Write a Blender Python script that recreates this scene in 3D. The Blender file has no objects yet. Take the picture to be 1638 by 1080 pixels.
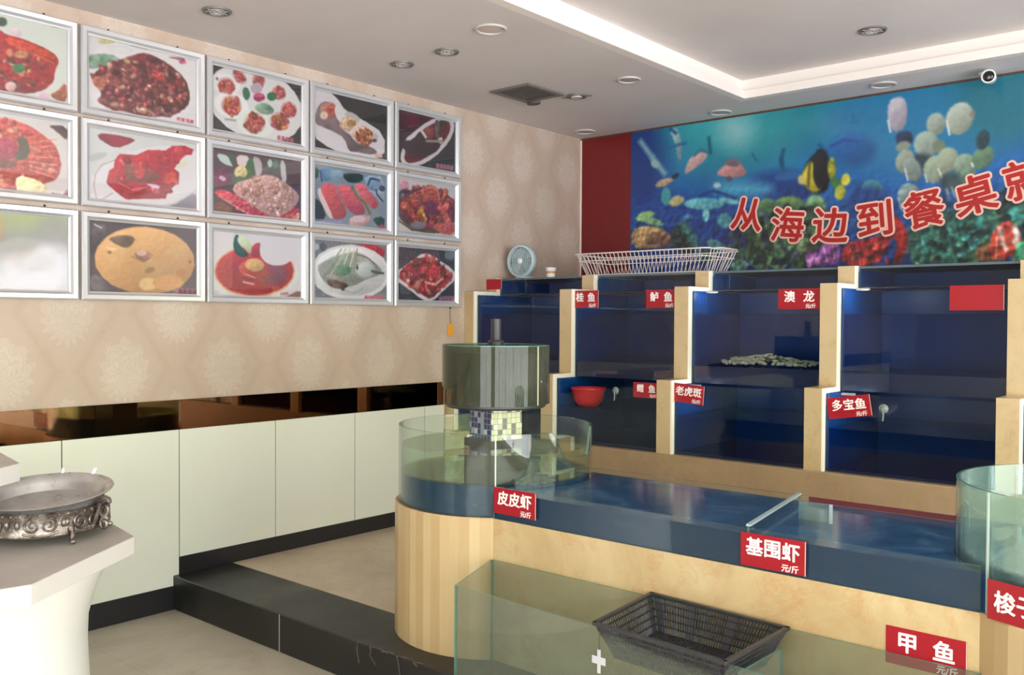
import bpy, bmesh, math, random
import numpy as np
from mathutils import Vector, Matrix
random.seed(7)
C = bpy.context.scene
COL = C.collection
PI = math.pi

# ------------------------------------------------------------------ camera, world, exposure
D, EYE = 4.24, 1.45            # camera stands 4.24 m off the picture wall, 1.45 m above the floor
cam = bpy.data.cameras.new('camera')
cam.sensor_width = 36.0
cam.lens = 1462.15 / 1638 * 36.0
cam.clip_start = 0.02
camo = bpy.data.objects.new('camera', cam); COL.objects.link(camo)
yaw, pitch, roll = math.radians(40.6246), math.radians(-1.0717), math.radians(0.2794)
fw = Vector((-math.sin(yaw)*math.cos(pitch), math.cos(yaw)*math.cos(pitch), math.sin(pitch)))
rt = Vector((math.cos(yaw), math.sin(yaw), 0)); up = rt.cross(fw)
r2 = rt*math.cos(roll) + up*math.sin(roll); u2 = -rt*math.sin(roll) + up*math.cos(roll)
M = Matrix((r2, u2, -fw)).transposed().to_4x4(); M.translation = Vector((D, 0, EYE))
camo.matrix_world = M
C.camera = camo

C.view_settings.view_transform = 'Standard'
C.view_settings.look = 'None'
C.view_settings.gamma = 1.0
C.view_settings.exposure = EXPOSURE = -0.27
C.view_settings.use_curve_mapping = False
C.cycles.use_denoising = True
C.cycles.transparent_max_bounces = 32
C.cycles.max_bounces = 10
C.cycles.diffuse_bounces = 5
C.cycles.glossy_bounces = 5
C.cycles.caustics_reflective = False
C.cycles.sample_clamp_indirect = 8.0

wd = bpy.data.worlds.new('daylight'); C.world = wd; wd.use_nodes = True
wn, wl = wd.node_tree.nodes, wd.node_tree.links
bg = wn['Background']
tc = wn.new('ShaderNodeTexCoord'); sx = wn.new('ShaderNodeSeparateXYZ')
wl.new(tc.outputs['Generated'], sx.inputs[0])
noi = wn.new('ShaderNodeTexNoise'); noi.inputs['Scale'].default_value = 14; noi.inputs['Detail'].default_value = 6
wl.new(tc.outputs['Generated'], noi.inputs['Vector'])
ma = wn.new('ShaderNodeMath'); ma.operation = 'MULTIPLY_ADD'; ma.inputs[1].default_value = .09; wl.new(noi.outputs['Fac'], ma.inputs[0]); wl.new(sx.outputs['Z'], ma.inputs[2])
cr = wn.new('ShaderNodeValToRGB'); wl.new(ma.outputs[0], cr.inputs[0])
e = cr.color_ramp.elements
e[0].position = 0.0; e[0].color = (1.0, .98, 1.02, 1)         # sunlit pavement outside
e[1].position = 1.0; e[1].color = (.80, .90, 1.0, 1)
for p_, c_ in ((.03, (.98, .95, .99, 1)), (.092, (.98, .94, .99, 1)), (.108, (.40, .38, .36, 1)), (.125, (.34, .36, .28, 1)), (.145, (.42, .50, .16, 1)), (.19, (.72, .80, .36, 1)), (.25, (.92, .94, .95, 1)), (.4, (.94, .95, 1, 1))):
    q = e.new(p_); q.color = c_
wl.new(cr.outputs[0], bg.inputs['Color'])
bg.inputs['Strength'].default_value = WORLD = 12.4

def portal(name, loc, rot, sx_, sy_):
    l = bpy.data.lights.new(name, 'AREA'); l.shape = 'RECTANGLE'; l.size = sx_; l.size_y = sy_
    l.cycles.is_portal = True
    o = bpy.data.objects.new(name, l); COL.objects.link(o); o.location = loc; o.rotation_euler = rot
RX = 7.0                                    # right-hand shop front, FY front wall behind the camera
FY = -4.0
portal('portal_right', (RX-.06, .85, 1.4), (0, PI/2, 0), 2.6, 8.7)
portal('portal_front', (4.4, FY+.06, 1.4), (PI/2, 0, 0), 3.4, 2.6)

# ------------------------------------------------------------------ mesh helpers
def lin(c):
    return tuple(((x/255)/12.92 if x/255 <= .04045 else ((x/255+.055)/1.055)**2.4) for x in c[:3])
ORG = {}
class MB:
    def __init__(s): s.v = []; s.f = []; s.m = []; s.mi = 0
    def add(s, vs, fs, mi=None):
        o = len(s.v); s.v += [tuple(p) for p in vs]; s.f += [tuple(i+o for i in f) for f in fs]; s.m += [s.mi if mi is None else mi]*len(fs); return s
    def box(s, x0, x1, y0, y1, z0, z1, mi=None):
        if x0 > x1: x0, x1 = x1, x0
        if y0 > y1: y0, y1 = y1, y0
        if z0 > z1: z0, z1 = z1, z0
        return s.add([(x0,y0,z0),(x1,y0,z0),(x1,y1,z0),(x0,y1,z0),(x0,y0,z1),(x1,y0,z1),(x1,y1,z1),(x0,y1,z1)],
              [(0,3,2,1),(4,5,6,7),(0,1,5,4),(1,2,6,5),(2,3,7,6),(3,0,4,7)], mi)
    def pane(s, x0, x1, y0, y1, z0, z1):
        # glass sheet: thin axis faces get slot 0, cut edges slot 1
        d = [x1-x0, y1-y0, z1-z0]; a = d.index(min(d)); n = len(s.f); s.box(x0,x1,y0,y1,z0,z1)
        ax = [2,2,1,0,1,0]
        for i in range(6): s.m[n+i] = 0 if ax[i] == a else 1
        return s
    def prism(s, poly, z0, z1, mi=None, cap=True):
        n = len(poly)
        if sum(poly[i][0]*poly[(i+1)%n][1]-poly[(i+1)%n][0]*poly[i][1] for i in range(n)) < 0: poly = poly[::-1]
        vs = [(x,y,z0) for x,y in poly]+[(x,y,z1) for x,y in poly]
        fs = [(i,(i+1)%n,(i+1)%n+n,i+n) for i in range(n)]
        if cap: fs += [tuple(range(n))[::-1], tuple(range(n,2*n))]
        return s.add(vs, fs, mi)
    def prof(s, poly, x0, x1, mi=None):
        # polygon in (y,z) swept along x
        n = len(poly)
        if sum(poly[i][0]*poly[(i+1)%n][1]-poly[(i+1)%n][0]*poly[i][1] for i in range(n)) < 0: poly = poly[::-1]
        vs = [(x0,y,z) for y,z in poly]+[(x1,y,z) for y,z in poly]
        fs = [(i,(i+1)%n,(i+1)%n+n,i+n) for i in range(n)] + [tuple(range(n))[::-1], tuple(range(n,2*n))]
        return s.add(vs, fs, mi)
    def lathe(s, prof, n=48, c=(0,0,0), closed=False, sx=1, sy=1, a0=0, a1=2*PI, mi=None):
        full = abs(a1-a0-2*PI) < 1e-6; k = n if full else n+1; m = len(prof); vs = []
        for i in range(k):
            a = a0+(a1-a0)*i/n
            for r, z in prof: vs.append((c[0]+r*sx*math.cos(a), c[1]+r*sy*math.sin(a), c[2]+z))
        fs = []
        for i in range(n):
            j = (i+1) % k
            for t in range(m if closed else m-1):
                u = (t+1) % m; fs.append((i*m+t, j*m+t, j*m+u, i*m+u))
        if not closed and full:
            if prof[0][0] > 1e-6: fs.append(tuple(i*m for i in range(k))[::-1])
            if prof[-1][0] > 1e-6: fs.append(tuple(i*m+m-1 for i in range(k)))
        return s.add(vs, fs, mi)
    def tube(s, pts, r, n=8, closed=False, mi=None):
        P = [Vector(p) for p in pts]; m = len(P); vs = []; prev = None
        for i in range(m):
            t = (P[(i+1)%m]-P[i-1]) if closed else (P[min(i+1,m-1)]-P[max(i-1,0)])
            t.normalize()
            if prev is None:
                a = Vector((0,0,1)) if abs(t.z) < .9 else Vector((1,0,0)); u = t.cross(a).normalized()
            else:
                u = (prev - t*prev.dot(t)).normalized()
            prev = u; w = t.cross(u); rr = r[i] if isinstance(r, (list, tuple)) else r
            for k in range(n):
                b = 2*PI*k/n; vs.append(P[i]+(u*math.cos(b)+w*math.sin(b))*rr)
        fs = []
        for i in range(m if closed else m-1):
            j = (i+1) % m
            for k in range(n): fs.append((i*n+k, i*n+(k+1)%n, j*n+(k+1)%n, j*n+k))
        if not closed: fs += [tuple(range(n))[::-1], tuple(range((m-1)*n, m*n))]
        return s.add(vs, fs, mi)
    def bar(s, a, b, w, h, mi=None):
        # rectangular bar from a to b
        a = Vector(a); b = Vector(b); t = (b-a).normalized(); q = Vector((0,0,1)) if abs(t.z) < .95 else Vector((0,1,0))
        u = t.cross(q).normalized()*w/2; v = u.normalized().cross(t)*h/2
        vs = [p+i*u+j*v for p in (a,b) for i,j in ((-1,-1),(1,-1),(1,1),(-1,1))]
        return s.add(vs, [(0,1,2,3),(7,6,5,4),(0,4,5,1),(1,5,6,2),(2,6,7,3),(3,7,4,0)], mi)
    def ball(s, c, rx, ry, rz, n=12, m=8, mi=None):
        vs = [(c[0],c[1],c[2]-rz)]; fs = []
        for j in range(1, m):
            t = -PI/2+PI*j/m
            for i in range(n): a = 2*PI*i/n; vs.append((c[0]+rx*math.cos(t)*math.cos(a), c[1]+ry*math.cos(t)*math.sin(a), c[2]+rz*math.sin(t)))
        vs.append((c[0],c[1],c[2]+rz)); L = len(vs)-1
        for i in range(n):
            fs.append((0, 1+(i+1)%n, 1+i)); fs.append((L, 1+(m-2)*n+i, 1+(m-2)*n+(i+1)%n))
            for j in range(m-2): fs.append((1+j*n+i, 1+j*n+(i+1)%n, 1+(j+1)*n+(i+1)%n, 1+(j+1)*n+i))
        return s.add(vs, fs, mi)
    def xf(s, mat):
        s.v = [tuple(mat @ Vector(p)) for p in s.v]; return s
    def merge(s, o):
        k = len(s.v); s.v += o.v; s.f += [tuple(i+k for i in f) for f in o.f]; s.m += o.m; return s
    def build(s, name, mat, parent=None, smooth=35, bevel=0, org=None):
        if parent is not None: wo = Vector(ORG[parent.name])
        elif org is not None: wo = Vector(org)
        else:
            a = np.array(s.v); lo, hi = a.min(0), a.max(0); wo = Vector(((lo[0]+hi[0])/2, (lo[1]+hi[1])/2, lo[2]))
        me = bpy.data.meshes.new(name)
        me.from_pydata([tuple(Vector(p)-wo) for p in s.v], [], s.f); me.update()
        if any(s.m): me.polygons.foreach_set('material_index', s.m)
        b_ = bmesh.new(); b_.from_mesh(me); bmesh.ops.recalc_face_normals(b_, faces=b_.faces); b_.to_mesh(me); b_.free()
        for mm in (mat if isinstance(mat, (list, tuple)) else [mat]): me.materials.append(mm)
        if smooth:
            me.polygons.foreach_set('use_smooth', [True]*len(me.polygons)); me.set_sharp_from_angle(angle=math.radians(smooth))
        o = bpy.data.objects.new(name, me); COL.objects.link(o)
        if parent is not None: o.parent = parent; ORG[o.name] = tuple(wo)
        else: o.location = wo; ORG[o.name] = tuple(wo)
        if bevel:
            b = o.modifiers.new('bevel', 'BEVEL'); b.width = bevel; b.segments = 2; b.limit_method = 'ANGLE'; b.angle_limit = math.radians(40)
        return o

def tag(o, label, cat, group=None, kind=None):
    o['label'] = label; o['category'] = cat
    if group: o['group'] = group
    if kind: o['kind'] = kind
    return o
def thing(name, label, cat, loc, group=None):
    o = bpy.data.objects.new(name, None); COL.objects.link(o); o.location = loc; o.empty_display_size = .05
    ORG[o.name] = tuple(loc)
    return tag(o, label, cat, group)
def struct(o): o['kind'] = 'structure'; return o
def copy_tree(o, parent=None):
    c = o.copy(); COL.objects.link(c)
    if parent: c.parent = parent
    ORG[c.name] = ORG[o.name]
    for ch in list(o.children): copy_tree(ch, c)
    return c

def glyphs(text, size, bold=0.0, depth=.0006):
    # flat lettering in the xy plane, centred on the origin -> list of verts, faces
    cu = bpy.data.curves.new('lettering', 'FONT'); cu.body = text; cu.size = size; cu.extrude = depth; cu.offset = 0
    cu.align_x = 'CENTER'; cu.align_y = 'CENTER'; cu.resolution_u = 3
    o = bpy.data.objects.new('lettering', cu); COL.objects.link(o)
    dg = bpy.context.evaluated_depsgraph_get(); dg.update()
    me = o.evaluated_get(dg).to_mesh()
    vs = [tuple(v.co) for v in me.vertices]; fs = [tuple(p.vertices) for p in me.polygons]
    o.evaluated_get(dg).to_mesh_clear(); bpy.data.objects.remove(o); bpy.data.curves.remove(cu)
    if vs:
        a = np.array(vs); mid = (a.max(0)+a.min(0))/2
        vs = [(x-mid[0], y-mid[1], z) for x, y, z in vs]
        if bold:
            b0, g0, k = vs, fs, len(vs); vs, fs = [], []
            for i in range(9 if bold < .01 else 17):                  # heavier weight: copies nudged round the stroke
                r_ = 0 if i == 0 else bold if i < 13 else bold*.5; q = 2*PI*i/(8 if bold < .01 else 12 if i < 13 else 4)
                vs += [(x+r_*math.cos(q), y+r_*math.sin(q), z+i*2e-6) for x, y, z in b0]; fs += [tuple(t+k*i for t in f) for f in g0]
    return vs, fs
# ------------------------------------------------------------------ materials
def mat(name, col=(200,200,200), rough=.5, metal=0.0, spec=.5, coat=0.0):
    m = bpy.data.materials.new(name); m.use_nodes = True; b = m.node_tree.nodes['Principled BSDF']
    b.inputs['Base Color'].default_value = (*lin(col), 1); b.inputs['Roughness'].default_value = rough
    b.inputs['Metallic'].default_value = metal; b.inputs['Specular IOR Level'].default_value = spec; b.inputs['Coat Weight'].default_value = coat
    return m
class NT:
    def __init__(s, m): s.t = m.node_tree; s.b = s.t.nodes['Principled BSDF']
    def n(s, typ, **k):
        x = s.t.nodes.new(typ)
        for a, v in k.items(): setattr(x, a, v)
        return x
    def l(s, a, b): s.t.links.new(a, b)
    def math(s, op, a, b=None, c=None, clamp=False):
        x = s.n('ShaderNodeMath', operation=op, use_clamp=clamp)
        for i, v in enumerate((a, b, c)):
            if v is None: continue
            if hasattr(v, 'is_linked'): s.l(v, x.inputs[i])
            else: x.inputs[i].default_value = v
        return x.outputs[0]
    def obj(s): return s.n('ShaderNodeTexCoord').outputs['Object']
    def world(s): return s.n('ShaderNodeNewGeometry').outputs['Position']
    def noise(s, vec, scale, detail=4, rough=.55, dist=0):
        x = s.n('ShaderNodeTexNoise'); x.inputs['Scale'].default_value = scale; x.inputs['Detail'].default_value = detail; x.inputs['Roughness'].default_value = rough; x.inputs['Distortion'].default_value = dist
        s.l(vec, x.inputs['Vector']); return x.outputs['Fac']
    def ramp(s, fac, stops, interp='LINEAR'):
        x = s.n('ShaderNodeValToRGB'); s.l(fac, x.inputs[0]); e = x.color_ramp.elements; x.color_ramp.interpolation = interp
        e[0].position = stops[0][0]; e[0].color = (*lin(stops[0][1]), 1); e[1].position = stops[-1][0]; e[1].color = (*lin(stops[-1][1]), 1)
        for p, c in stops[1:-1]: q = e.new(p); q.color = (*lin(c), 1)
        return x.outputs[0]
    def mix(s, fac, a, b, mode='MIX'):
        x = s.n('ShaderNodeMix', data_type='RGBA', blend_type=mode)
        for i, v in ((0, fac), (6, a), (7, b)):
            if hasattr(v, 'is_linked'): s.l(v, x.inputs[i])
            elif i == 0: x.inputs[0].default_value = v
            else: x.inputs[i].default_value = (*lin(v), 1)
        return x.outputs[2]
    def color(s, c): s.l(c, s.b.inputs['Base Color'])
    def bump(s, h, strength=.2, dist=.01):
        x = s.n('ShaderNodeBump'); x.inputs['Strength'].default_value = strength; x.inputs['Distance'].default_value = dist
        s.l(h, x.inputs['Height']); s.l(x.outputs[0], s.b.inputs['Normal'])

def mat_glass(name, tint, edge=False, f0=.04, rough=.0, murk=None, murkfac=0.0):
    # thin sheet: straight-through tint plus a facing-angle mirror term
    m = bpy.data.materials.new(name); m.use_nodes = True; t = m.node_tree; t.nodes.clear(); nt = NT.__new__(NT); nt.t = t
    out = nt.n('ShaderNodeOutputMaterial'); tr = nt.n('ShaderNodeBsdfTransparent'); tr.inputs[0].default_value = (*tint, 1)
    gl = nt.n('ShaderNodeBsdfGlossy'); gl.inputs['Roughness'].default_value = rough
    g = nt.n('ShaderNodeNewGeometry'); d = nt.n('ShaderNodeVectorMath', operation='DOT_PRODUCT'); nt.l(g.outputs['Normal'], d.inputs[0]); nt.l(g.outputs['Incoming'], d.inputs[1])
    a = nt.math('ABSOLUTE', d.outputs['Value']); a = nt.math('SUBTRACT', 1.0, a, clamp=True); a = nt.math('POWER', a, 5.0); a = nt.math('MULTIPLY_ADD', a, 1-f0, f0, clamp=True)
    base = tr.outputs[0]
    if murk:
        df = nt.n('ShaderNodeBsdfDiffuse'); df.inputs[0].default_value = (*lin(murk), 1)
        m0 = nt.n('ShaderNodeMixShader'); m0.inputs[0].default_value = murkfac; nt.l(base, m0.inputs[1]); nt.l(df.outputs[0], m0.inputs[2]); base = m0.outputs[0]
        nt.df = df; nt.m0 = m0
    mx = nt.n('ShaderNodeMixShader'); nt.l(a, mx.inputs[0]); nt.l(base, mx.inputs[1]); nt.l(gl.outputs[0], mx.inputs[2]); nt.l(mx.outputs[0], out.inputs[0])
    return m, nt

GLASS, _ = mat_glass('clear_glass', (.965,.985,.975))
GREEN_GLASS, _ = mat_glass('greenish_glass', (.90,.925,.90), murk=(150,158,148), murkfac=.11)
EDGE, _ = mat_glass('glass_cut_edge', (.30,.48,.42), murk=(120,165,155), murkfac=.45)
GL = [GLASS, EDGE]
AQG, _ = mat_glass('aquarium_front_glass', (.975,.985,.985), f0=.016)
AQ = [AQG, EDGE]
BOWLG, _ = mat_glass('thick_bowl_glass', (.93,.965,.95), f0=.032, murk=(170,190,184), murkfac=.015)
BG = [BOWLG, EDGE]
AQUA, _ = mat_glass('aqua_bowl_glass', (.88,.95,.93), f0=.05, murk=(160,196,188), murkfac=.13)
GG = [GREEN_GLASS, EDGE]
PICGLASS, _ = mat_glass('picture_glass', (.98,.98,.98), f0=.05)
WATER, _ = mat_glass('clear_water', (.90,.95,.88), f0=.02, murk=(130,136,90), murkfac=.05)
TWATER, nt_ = mat_glass('trough_water', (.42,.58,.68), f0=.02, rough=.10, murk=(8,58,96), murkfac=.74)
TOPLIT, ntf = mat_glass('toplit_water_paint', (.80,.88,.92), f0=.02, rough=.15, murk=(84,134,172), murkfac=.48)  # paler copy of the trough water: light from above painted into its top
RIP = nt_.n('ShaderNodeBump'); RIP.inputs['Strength'].default_value = .5; RIP.inputs['Distance'].default_value = .01; nt_.l(nt_.noise(nt_.n('ShaderNodeNewGeometry').outputs['Position'], 16, 3, .5, .5), RIP.inputs['Height'])
for n_ in nt_.t.nodes:
    if n_.type == 'BSDF_GLOSSY': nt_.l(RIP.outputs[0], n_.inputs['Normal'])
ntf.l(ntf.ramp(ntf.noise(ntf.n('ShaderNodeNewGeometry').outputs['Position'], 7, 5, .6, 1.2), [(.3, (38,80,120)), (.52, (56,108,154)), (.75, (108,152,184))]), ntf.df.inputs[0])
AWATER, _ = mat_glass('aquarium_water', (.72,.82,.92), f0=.015, murk=(4,34,90), murkfac=.06)

def mat_marble(name, cols, scale=2.2, rough=.22, veins=(196,150,105)):
    m = mat(name, cols[0], rough); t = NT(m); w = t.world()
    n1 = t.noise(w, scale, 6, .6, .8); n2 = t.noise(w, scale*4.3, 5, .65, 1.5)
    c = t.ramp(n1, [(.28, cols[0]), (.5, cols[1]), (.72, cols[2])])
    v = t.math('ABSOLUTE', t.math('SUBTRACT', n2, .5)); v = t.math('SUBTRACT', 1.0, t.math('MULTIPLY', v, 16.0), clamp=True); v = t.math('MULTIPLY', v, t.math('GREATER_THAN', t.noise(w, scale*1.4, 2), .54)); v = t.math('MULTIPLY', v, .22)
    c = t.mix(v, c, veins)
    pk = t.math('MULTIPLY', t.math('SUBTRACT', t.noise(w, scale*1.9, 5, .7, 1.2), .53), 4.0, clamp=True); c = t.mix(t.math('MULTIPLY', pk, .55), c, veins); sp = t.noise(w, 90, 2); c = t.mix(t.math('MULTIPLY', sp, .12), c, (150,120,85)); t.color(c)
    return m
MARBLE = mat_marble('beige_marble', [(186,156,112),(207,181,138),(222,204,166)], veins=(196,126,76))
PIERM = mat_marble('pier_marble', [(196,172,130),(204,180,140),(208,186,148)], 3.0, .25, (176,146,104))
BLUE = mat('blue_tank_lining', (10,60,150), .35); t = NT(BLUE); t.color(t.ramp(t.noise(t.world(), 3, 3), [(.3, (1,52,112)), (.7, (2,66,134))]))
NAVY = mat('navy_tank_panel', (2,24,62), .3)
TLIN = mat('trough_lining', (24,62,100), .5); t = NT(TLIN); t.color(t.ramp(t.noise(t.world(), 5, 5, .6, 1), [(.3, (20,48,70)), (.55, (26,66,106)), (.8, (34,78,112))]))
PLINTHM = mat_marble('plinth_marble', [(158,134,106),(168,144,114),(178,154,124)], 2.5, .3, (150,115,85))

def mat_planks():
    m = mat('marble_staves', (205,178,130), .3); t = NT(m); o = t.obj(); s = t.n('ShaderNodeSeparateXYZ'); t.l(o, s.inputs[0])
    a = t.math('ARCTAN2', s.outputs['Y'], s.outputs['X']); k = t.math('FLOOR', t.math('MULTIPLY', a, 64/(2*PI)))
    wn_ = t.n('ShaderNodeTexWhiteNoise', noise_dimensions='1D'); t.l(k, wn_.inputs['W'])
    c = t.ramp(wn_.outputs['Value'], [(0, (192,164,122)), (.35, (204,177,134)), (.7, (210,186,144)), (1, (198,172,130))])
    fr = t.math('FRACT', t.math('MULTIPLY', a, 64/(2*PI))); ln = t.math('LESS_THAN', fr, .03); c = t.mix(t.math('MULTIPLY', ln, .22), c, (160,128,88))
    mp = t.n('ShaderNodeMapping'); mp.inputs['Scale'].default_value = (9, 9, 1.3); t.l(o, mp.inputs[0]); g = t.noise(mp.outputs[0], 6, 5, .6, .4)
    c = t.mix(t.math('MULTIPLY', g, .28), c, (172,132,84)); t.color(c); return m
STAVES = mat_planks()

def mat_damask():
    m = mat('damask_wallpaper', (190,160,132), .55); t = NT(m); w = t.world(); s = t.n('ShaderNodeSeparateXYZ'); t.l(w, s.inputs[0])
    u = t.math('MULTIPLY_ADD', s.outputs['Y'], 1/.535, -4.78/.535+10); v = t.math('MULTIPLY_ADD', s.outputs['Z'], 1/.55, -1.205/.55+10)
    def cell(off):
        du = t.math('SUBTRACT', t.math('FRACT', t.math('ADD', u, .5+off)), .5); dv = t.math('SUBTRACT', t.math('FRACT', t.math('ADD', v, .5+off)), .5)
        a = t.math('ARCTAN2', t.math('ADD', dv, .12), du)
        dv = t.math('MULTIPLY', dv, .80); d = t.math('SQRT', t.math('ADD', t.math('MULTIPLY', du, du), t.math('MULTIPLY', dv, dv)))
        return d, a
    d1, a1 = cell(0); d2, a2 = cell(.5)
    first = t.math('LESS_THAN', d1, d2); d = t.math('MINIMUM', d1, d2)
    a = t.math('ADD', t.math('MULTIPLY', a1, first), t.math('MULTIPLY', a2, t.math('SUBTRACT', 1.0, first)))
    fine = t.noise(w, 55, 3, .7); big = t.noise(w, 1.2, 3)
    pet = t.math('MULTIPLY', t.math('COSINE', t.math('MULTIPLY', a, 14.0)), .022); dd = t.math('ADD', t.math('ADD', d, pet), t.math('MULTIPLY_ADD', fine, .16, -.08))
    med = t.math('SMOOTHSTEP', dd, .24, .20) if False else t.math('MULTIPLY', t.math('SUBTRACT', .225, dd), 22.0, clamp=True)
    ring = t.math('COSINE', t.math('MULTIPLY', dd, 95.0)); med = t.math('MULTIPLY', med, t.math('MULTIPLY_ADD', ring, .3, .7))
    edge = t.math('ABSOLUTE', t.math('SUBTRACT', d1, d2)); edge = t.math('ADD', edge, t.math('MULTIPLY_ADD', fine, .14, -.07)); edge = t.math('SUBTRACT', 1.0, t.math('MULTIPLY', edge, 9.0), clamp=True)
    spr = t.math('MULTIPLY', t.math('GREATER_THAN', t.noise(w, 30, 4, .7), .56), .35)
    c = t.mix(t.math('MULTIPLY', edge, .30), (188,167,151), (168,143,125)); c = t.mix(t.math('MULTIPLY', med, .66), c, (207,194,182)); c = t.mix(spr, c, (187,171,156))
    dirt = t.math('MULTIPLY', t.math('SUBTRACT', big, .5), 1.2, clamp=True); c = t.mix(dirt, c, (154,134,116))
    t.color(c); t.bump(t.math('ADD', med, spr), .06, .004); return m
DAMASK = mat_damask()

def mat_tile(name, c0, c1, c2, size=.6, y0=0.0):
    m = mat(name, c0, .35); t = NT(m); w = t.world(); s = t.n('ShaderNodeSeparateXYZ'); t.l(w, s.inputs[0])
    n1 = t.noise(w, 2.4, 7, .65, .7); n2 = t.noise(w, 14, 5, .7, .5)
    c = t.ramp(n1, [(.3, c1), (.52, c0), (.7, c2)]); st = t.math('MULTIPLY', t.math('SUBTRACT', n2, .56), 3.2, clamp=True)
    pat = t.math('MULTIPLY', st, t.math('MULTIPLY', t.math('SUBTRACT', t.noise(w, 1.6, 3), .42), 4.0, clamp=True)); c = t.mix(t.math('MULTIPLY', pat, .6), c, (108,94,78))
    g = None
    for ax in ('X', 'Y'):
        f = t.math('FRACT', t.math('MULTIPLY_ADD', s.outputs[ax], 1/size, 10.0-y0)); q = t.math('LESS_THAN', f, .006); g = q if g is None else t.math('MAXIMUM', g, q)
    c = t.mix(t.math('MULTIPLY', g, .35), c, (150,140,125)); t.color(c)
    t.l(t.math('MULTIPLY_ADD', n2, .35, .2), t.b.inputs['Roughness']); return m
FLOORM = mat_tile('grey_floor_tile', (190,182,164), (176,166,148), (198,190,174), .8, .3)
PLATM = mat_tile('beige_platform_tile', (204,188,164), (190,172,148), (212,198,176), .6, .62)
def mat_stone():
    m = mat('black_stone', (40,40,40), .32); t = NT(m); w = t.world(); n = t.noise(w, 3, 6, .65, .6)
    t.color(t.ramp(n, [(.3, (20,20,21)), (.55, (32,32,32)), (.75, (48,46,44))])); t.l(t.math('MULTIPLY_ADD', n, .5, .15), t.b.inputs['Roughness']); return m
STONE = mat_stone()
BBM = mat('black_baseboard', (34,34,38), .3)
CREAM = mat('cream_gloss_panel', (226,226,208), .18)
t = NT(CREAM); t.color(t.ramp(t.noise(t.world(), 1.1, 4), [(.3, (222,224,211)), (.7, (229,230,221))]))
BRONZE = mat('bronze_mirror', (120,84,58), .03, 1.0)
CEIL = mat('ceiling_paint', (206,200,196), .7); t = NT(CEIL); t.color(t.ramp(t.noise(t.world(), 1.3, 4), [(.3, (212,204,202)), (.7, (222,216,214))]))
WHITEP = mat('white_paint', (238,230,224), .5)
REDP = mat('red_gloss_panel', (112,24,26), .22)
ALU = mat('brushed_aluminium', (214,214,216), .28, .55)
DARKR = mat('dark_rail', (60,56,54), .5)
RED = mat('red_sign_plastic', (162,16,34), .3)
WHITEINK = mat('white_lettering', (246,240,240), .45)
DARKINK = mat('dark_marker', (112,20,26), .5)
WHITEL = mat('white_laminate', (236,234,232), .35)
SLAB = mat('pale_grey_laminate', (212,206,204), .4)
TABLETOP = mat('grey_white_tabletop', (206,198,192), .42)
t = NT(TABLETOP); t.color(t.ramp(t.noise(t.world(), 3.5, 6, .7), [(.3, (172,164,158)), (.7, (194,187,181))]))
STEEL = mat('worn_steel', (170,168,168), .26, .62)
t = NT(STEEL); n_ = t.noise(t.world(), 9, 5, .6); t.color(t.ramp(n_, [(.3, (168,162,160)), (.7, (206,205,207))])); t.l(t.math('MULTIPLY_ADD', n_, .3, .14), t.b.inputs['Roughness'])
ORN = mat('tarnished_ornament', (140,120,108), .38, .75)
t = NT(ORN); t.color(t.ramp(t.noise(t.world(), 26, 6, .7), [(.3, (58,48,44)), (.5, (130,118,112)), (.7, (196,188,182))])); t.bump(t.noise(t.world(), 60, 3), .5, .004)
BLACKP = mat('black_plastic', (50,50,55), .38)
WIRE = mat('white_coated_wire', (222,214,212), .4)
GREYL = mat('grey_lamp_metal', (120,116,114), .45, .3)
LAMPGL = mat('frosted_lamp_glass', (205,190,180), .4)
LAMPRING = mat('white_lamp_ring', (196,190,186), .45)
DARKGR = mat('dark_grille', (84,80,78), .5, .2)
TEALP = mat('pale_teal_plastic', (186,204,208), .4)
BROWNT = mat('brown_mosaic', (44,30,22), .5)
def mat_mosaic():
    m = mat('checked_mosaic', (200,200,190), .25); t = NT(m); o = t.obj(); s = t.n('ShaderNodeSeparateXYZ'); t.l(o, s.inputs[0])
    k = 1/.023; fx = t.math('FLOOR', t.math('MULTIPLY', s.outputs['X'], k)); fy = t.math('FLOOR', t.math('MULTIPLY', s.outputs['Y'], k)); fz = t.math('FLOOR', t.math('MULTIPLY', s.outputs['Z'], k))
    cb = t.n('ShaderNodeCombineXYZ'); t.l(fx, cb.inputs[0]); t.l(fy, cb.inputs[1]); t.l(fz, cb.inputs[2]); wn_ = t.n('ShaderNodeTexWhiteNoise', noise_dimensions='3D'); t.l(cb.outputs[0], wn_.inputs['Vector'])
    g = t.n('ShaderNodeTexCoord'); ns = t.n('ShaderNodeSeparateXYZ'); t.l(g.outputs['Normal'], ns.inputs[0]); side = t.math('GREATER_THAN', ns.outputs['X'], .5)
    a = t.ramp(wn_.outputs['Value'], [(0, (34,44,100)), (.42, (60,74,130)), (.43, (150,160,180)), (.7, (196,202,200)), (.71, (50,62,120)), (1, (150,160,175))], 'CONSTANT')
    b = t.ramp(wn_.outputs['Value'], [(0, (120,122,110)), (.14, (70,84,60)), (.2, (214,212,170)), (.55, (226,226,196)), (.8, (200,198,150)), (1, (150,148,120))], 'CONSTANT')
    c = t.mix(side, a, b); f = None
    for q in ('X', 'Y', 'Z'):
        r = t.math('LESS_THAN', t.math('FRACT', t.math('MULTIPLY', s.outputs[q], k)), .1)
        r = t.math('MULTIPLY', r, t.math('LESS_THAN', t.math('ABSOLUTE', ns.outputs[q]), .5)); f = r if f is None else t.math('MAXIMUM', f, r)
    t.color(t.mix(f, c, (150,150,140))); return m
MOSAIC = mat_mosaic()
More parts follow.
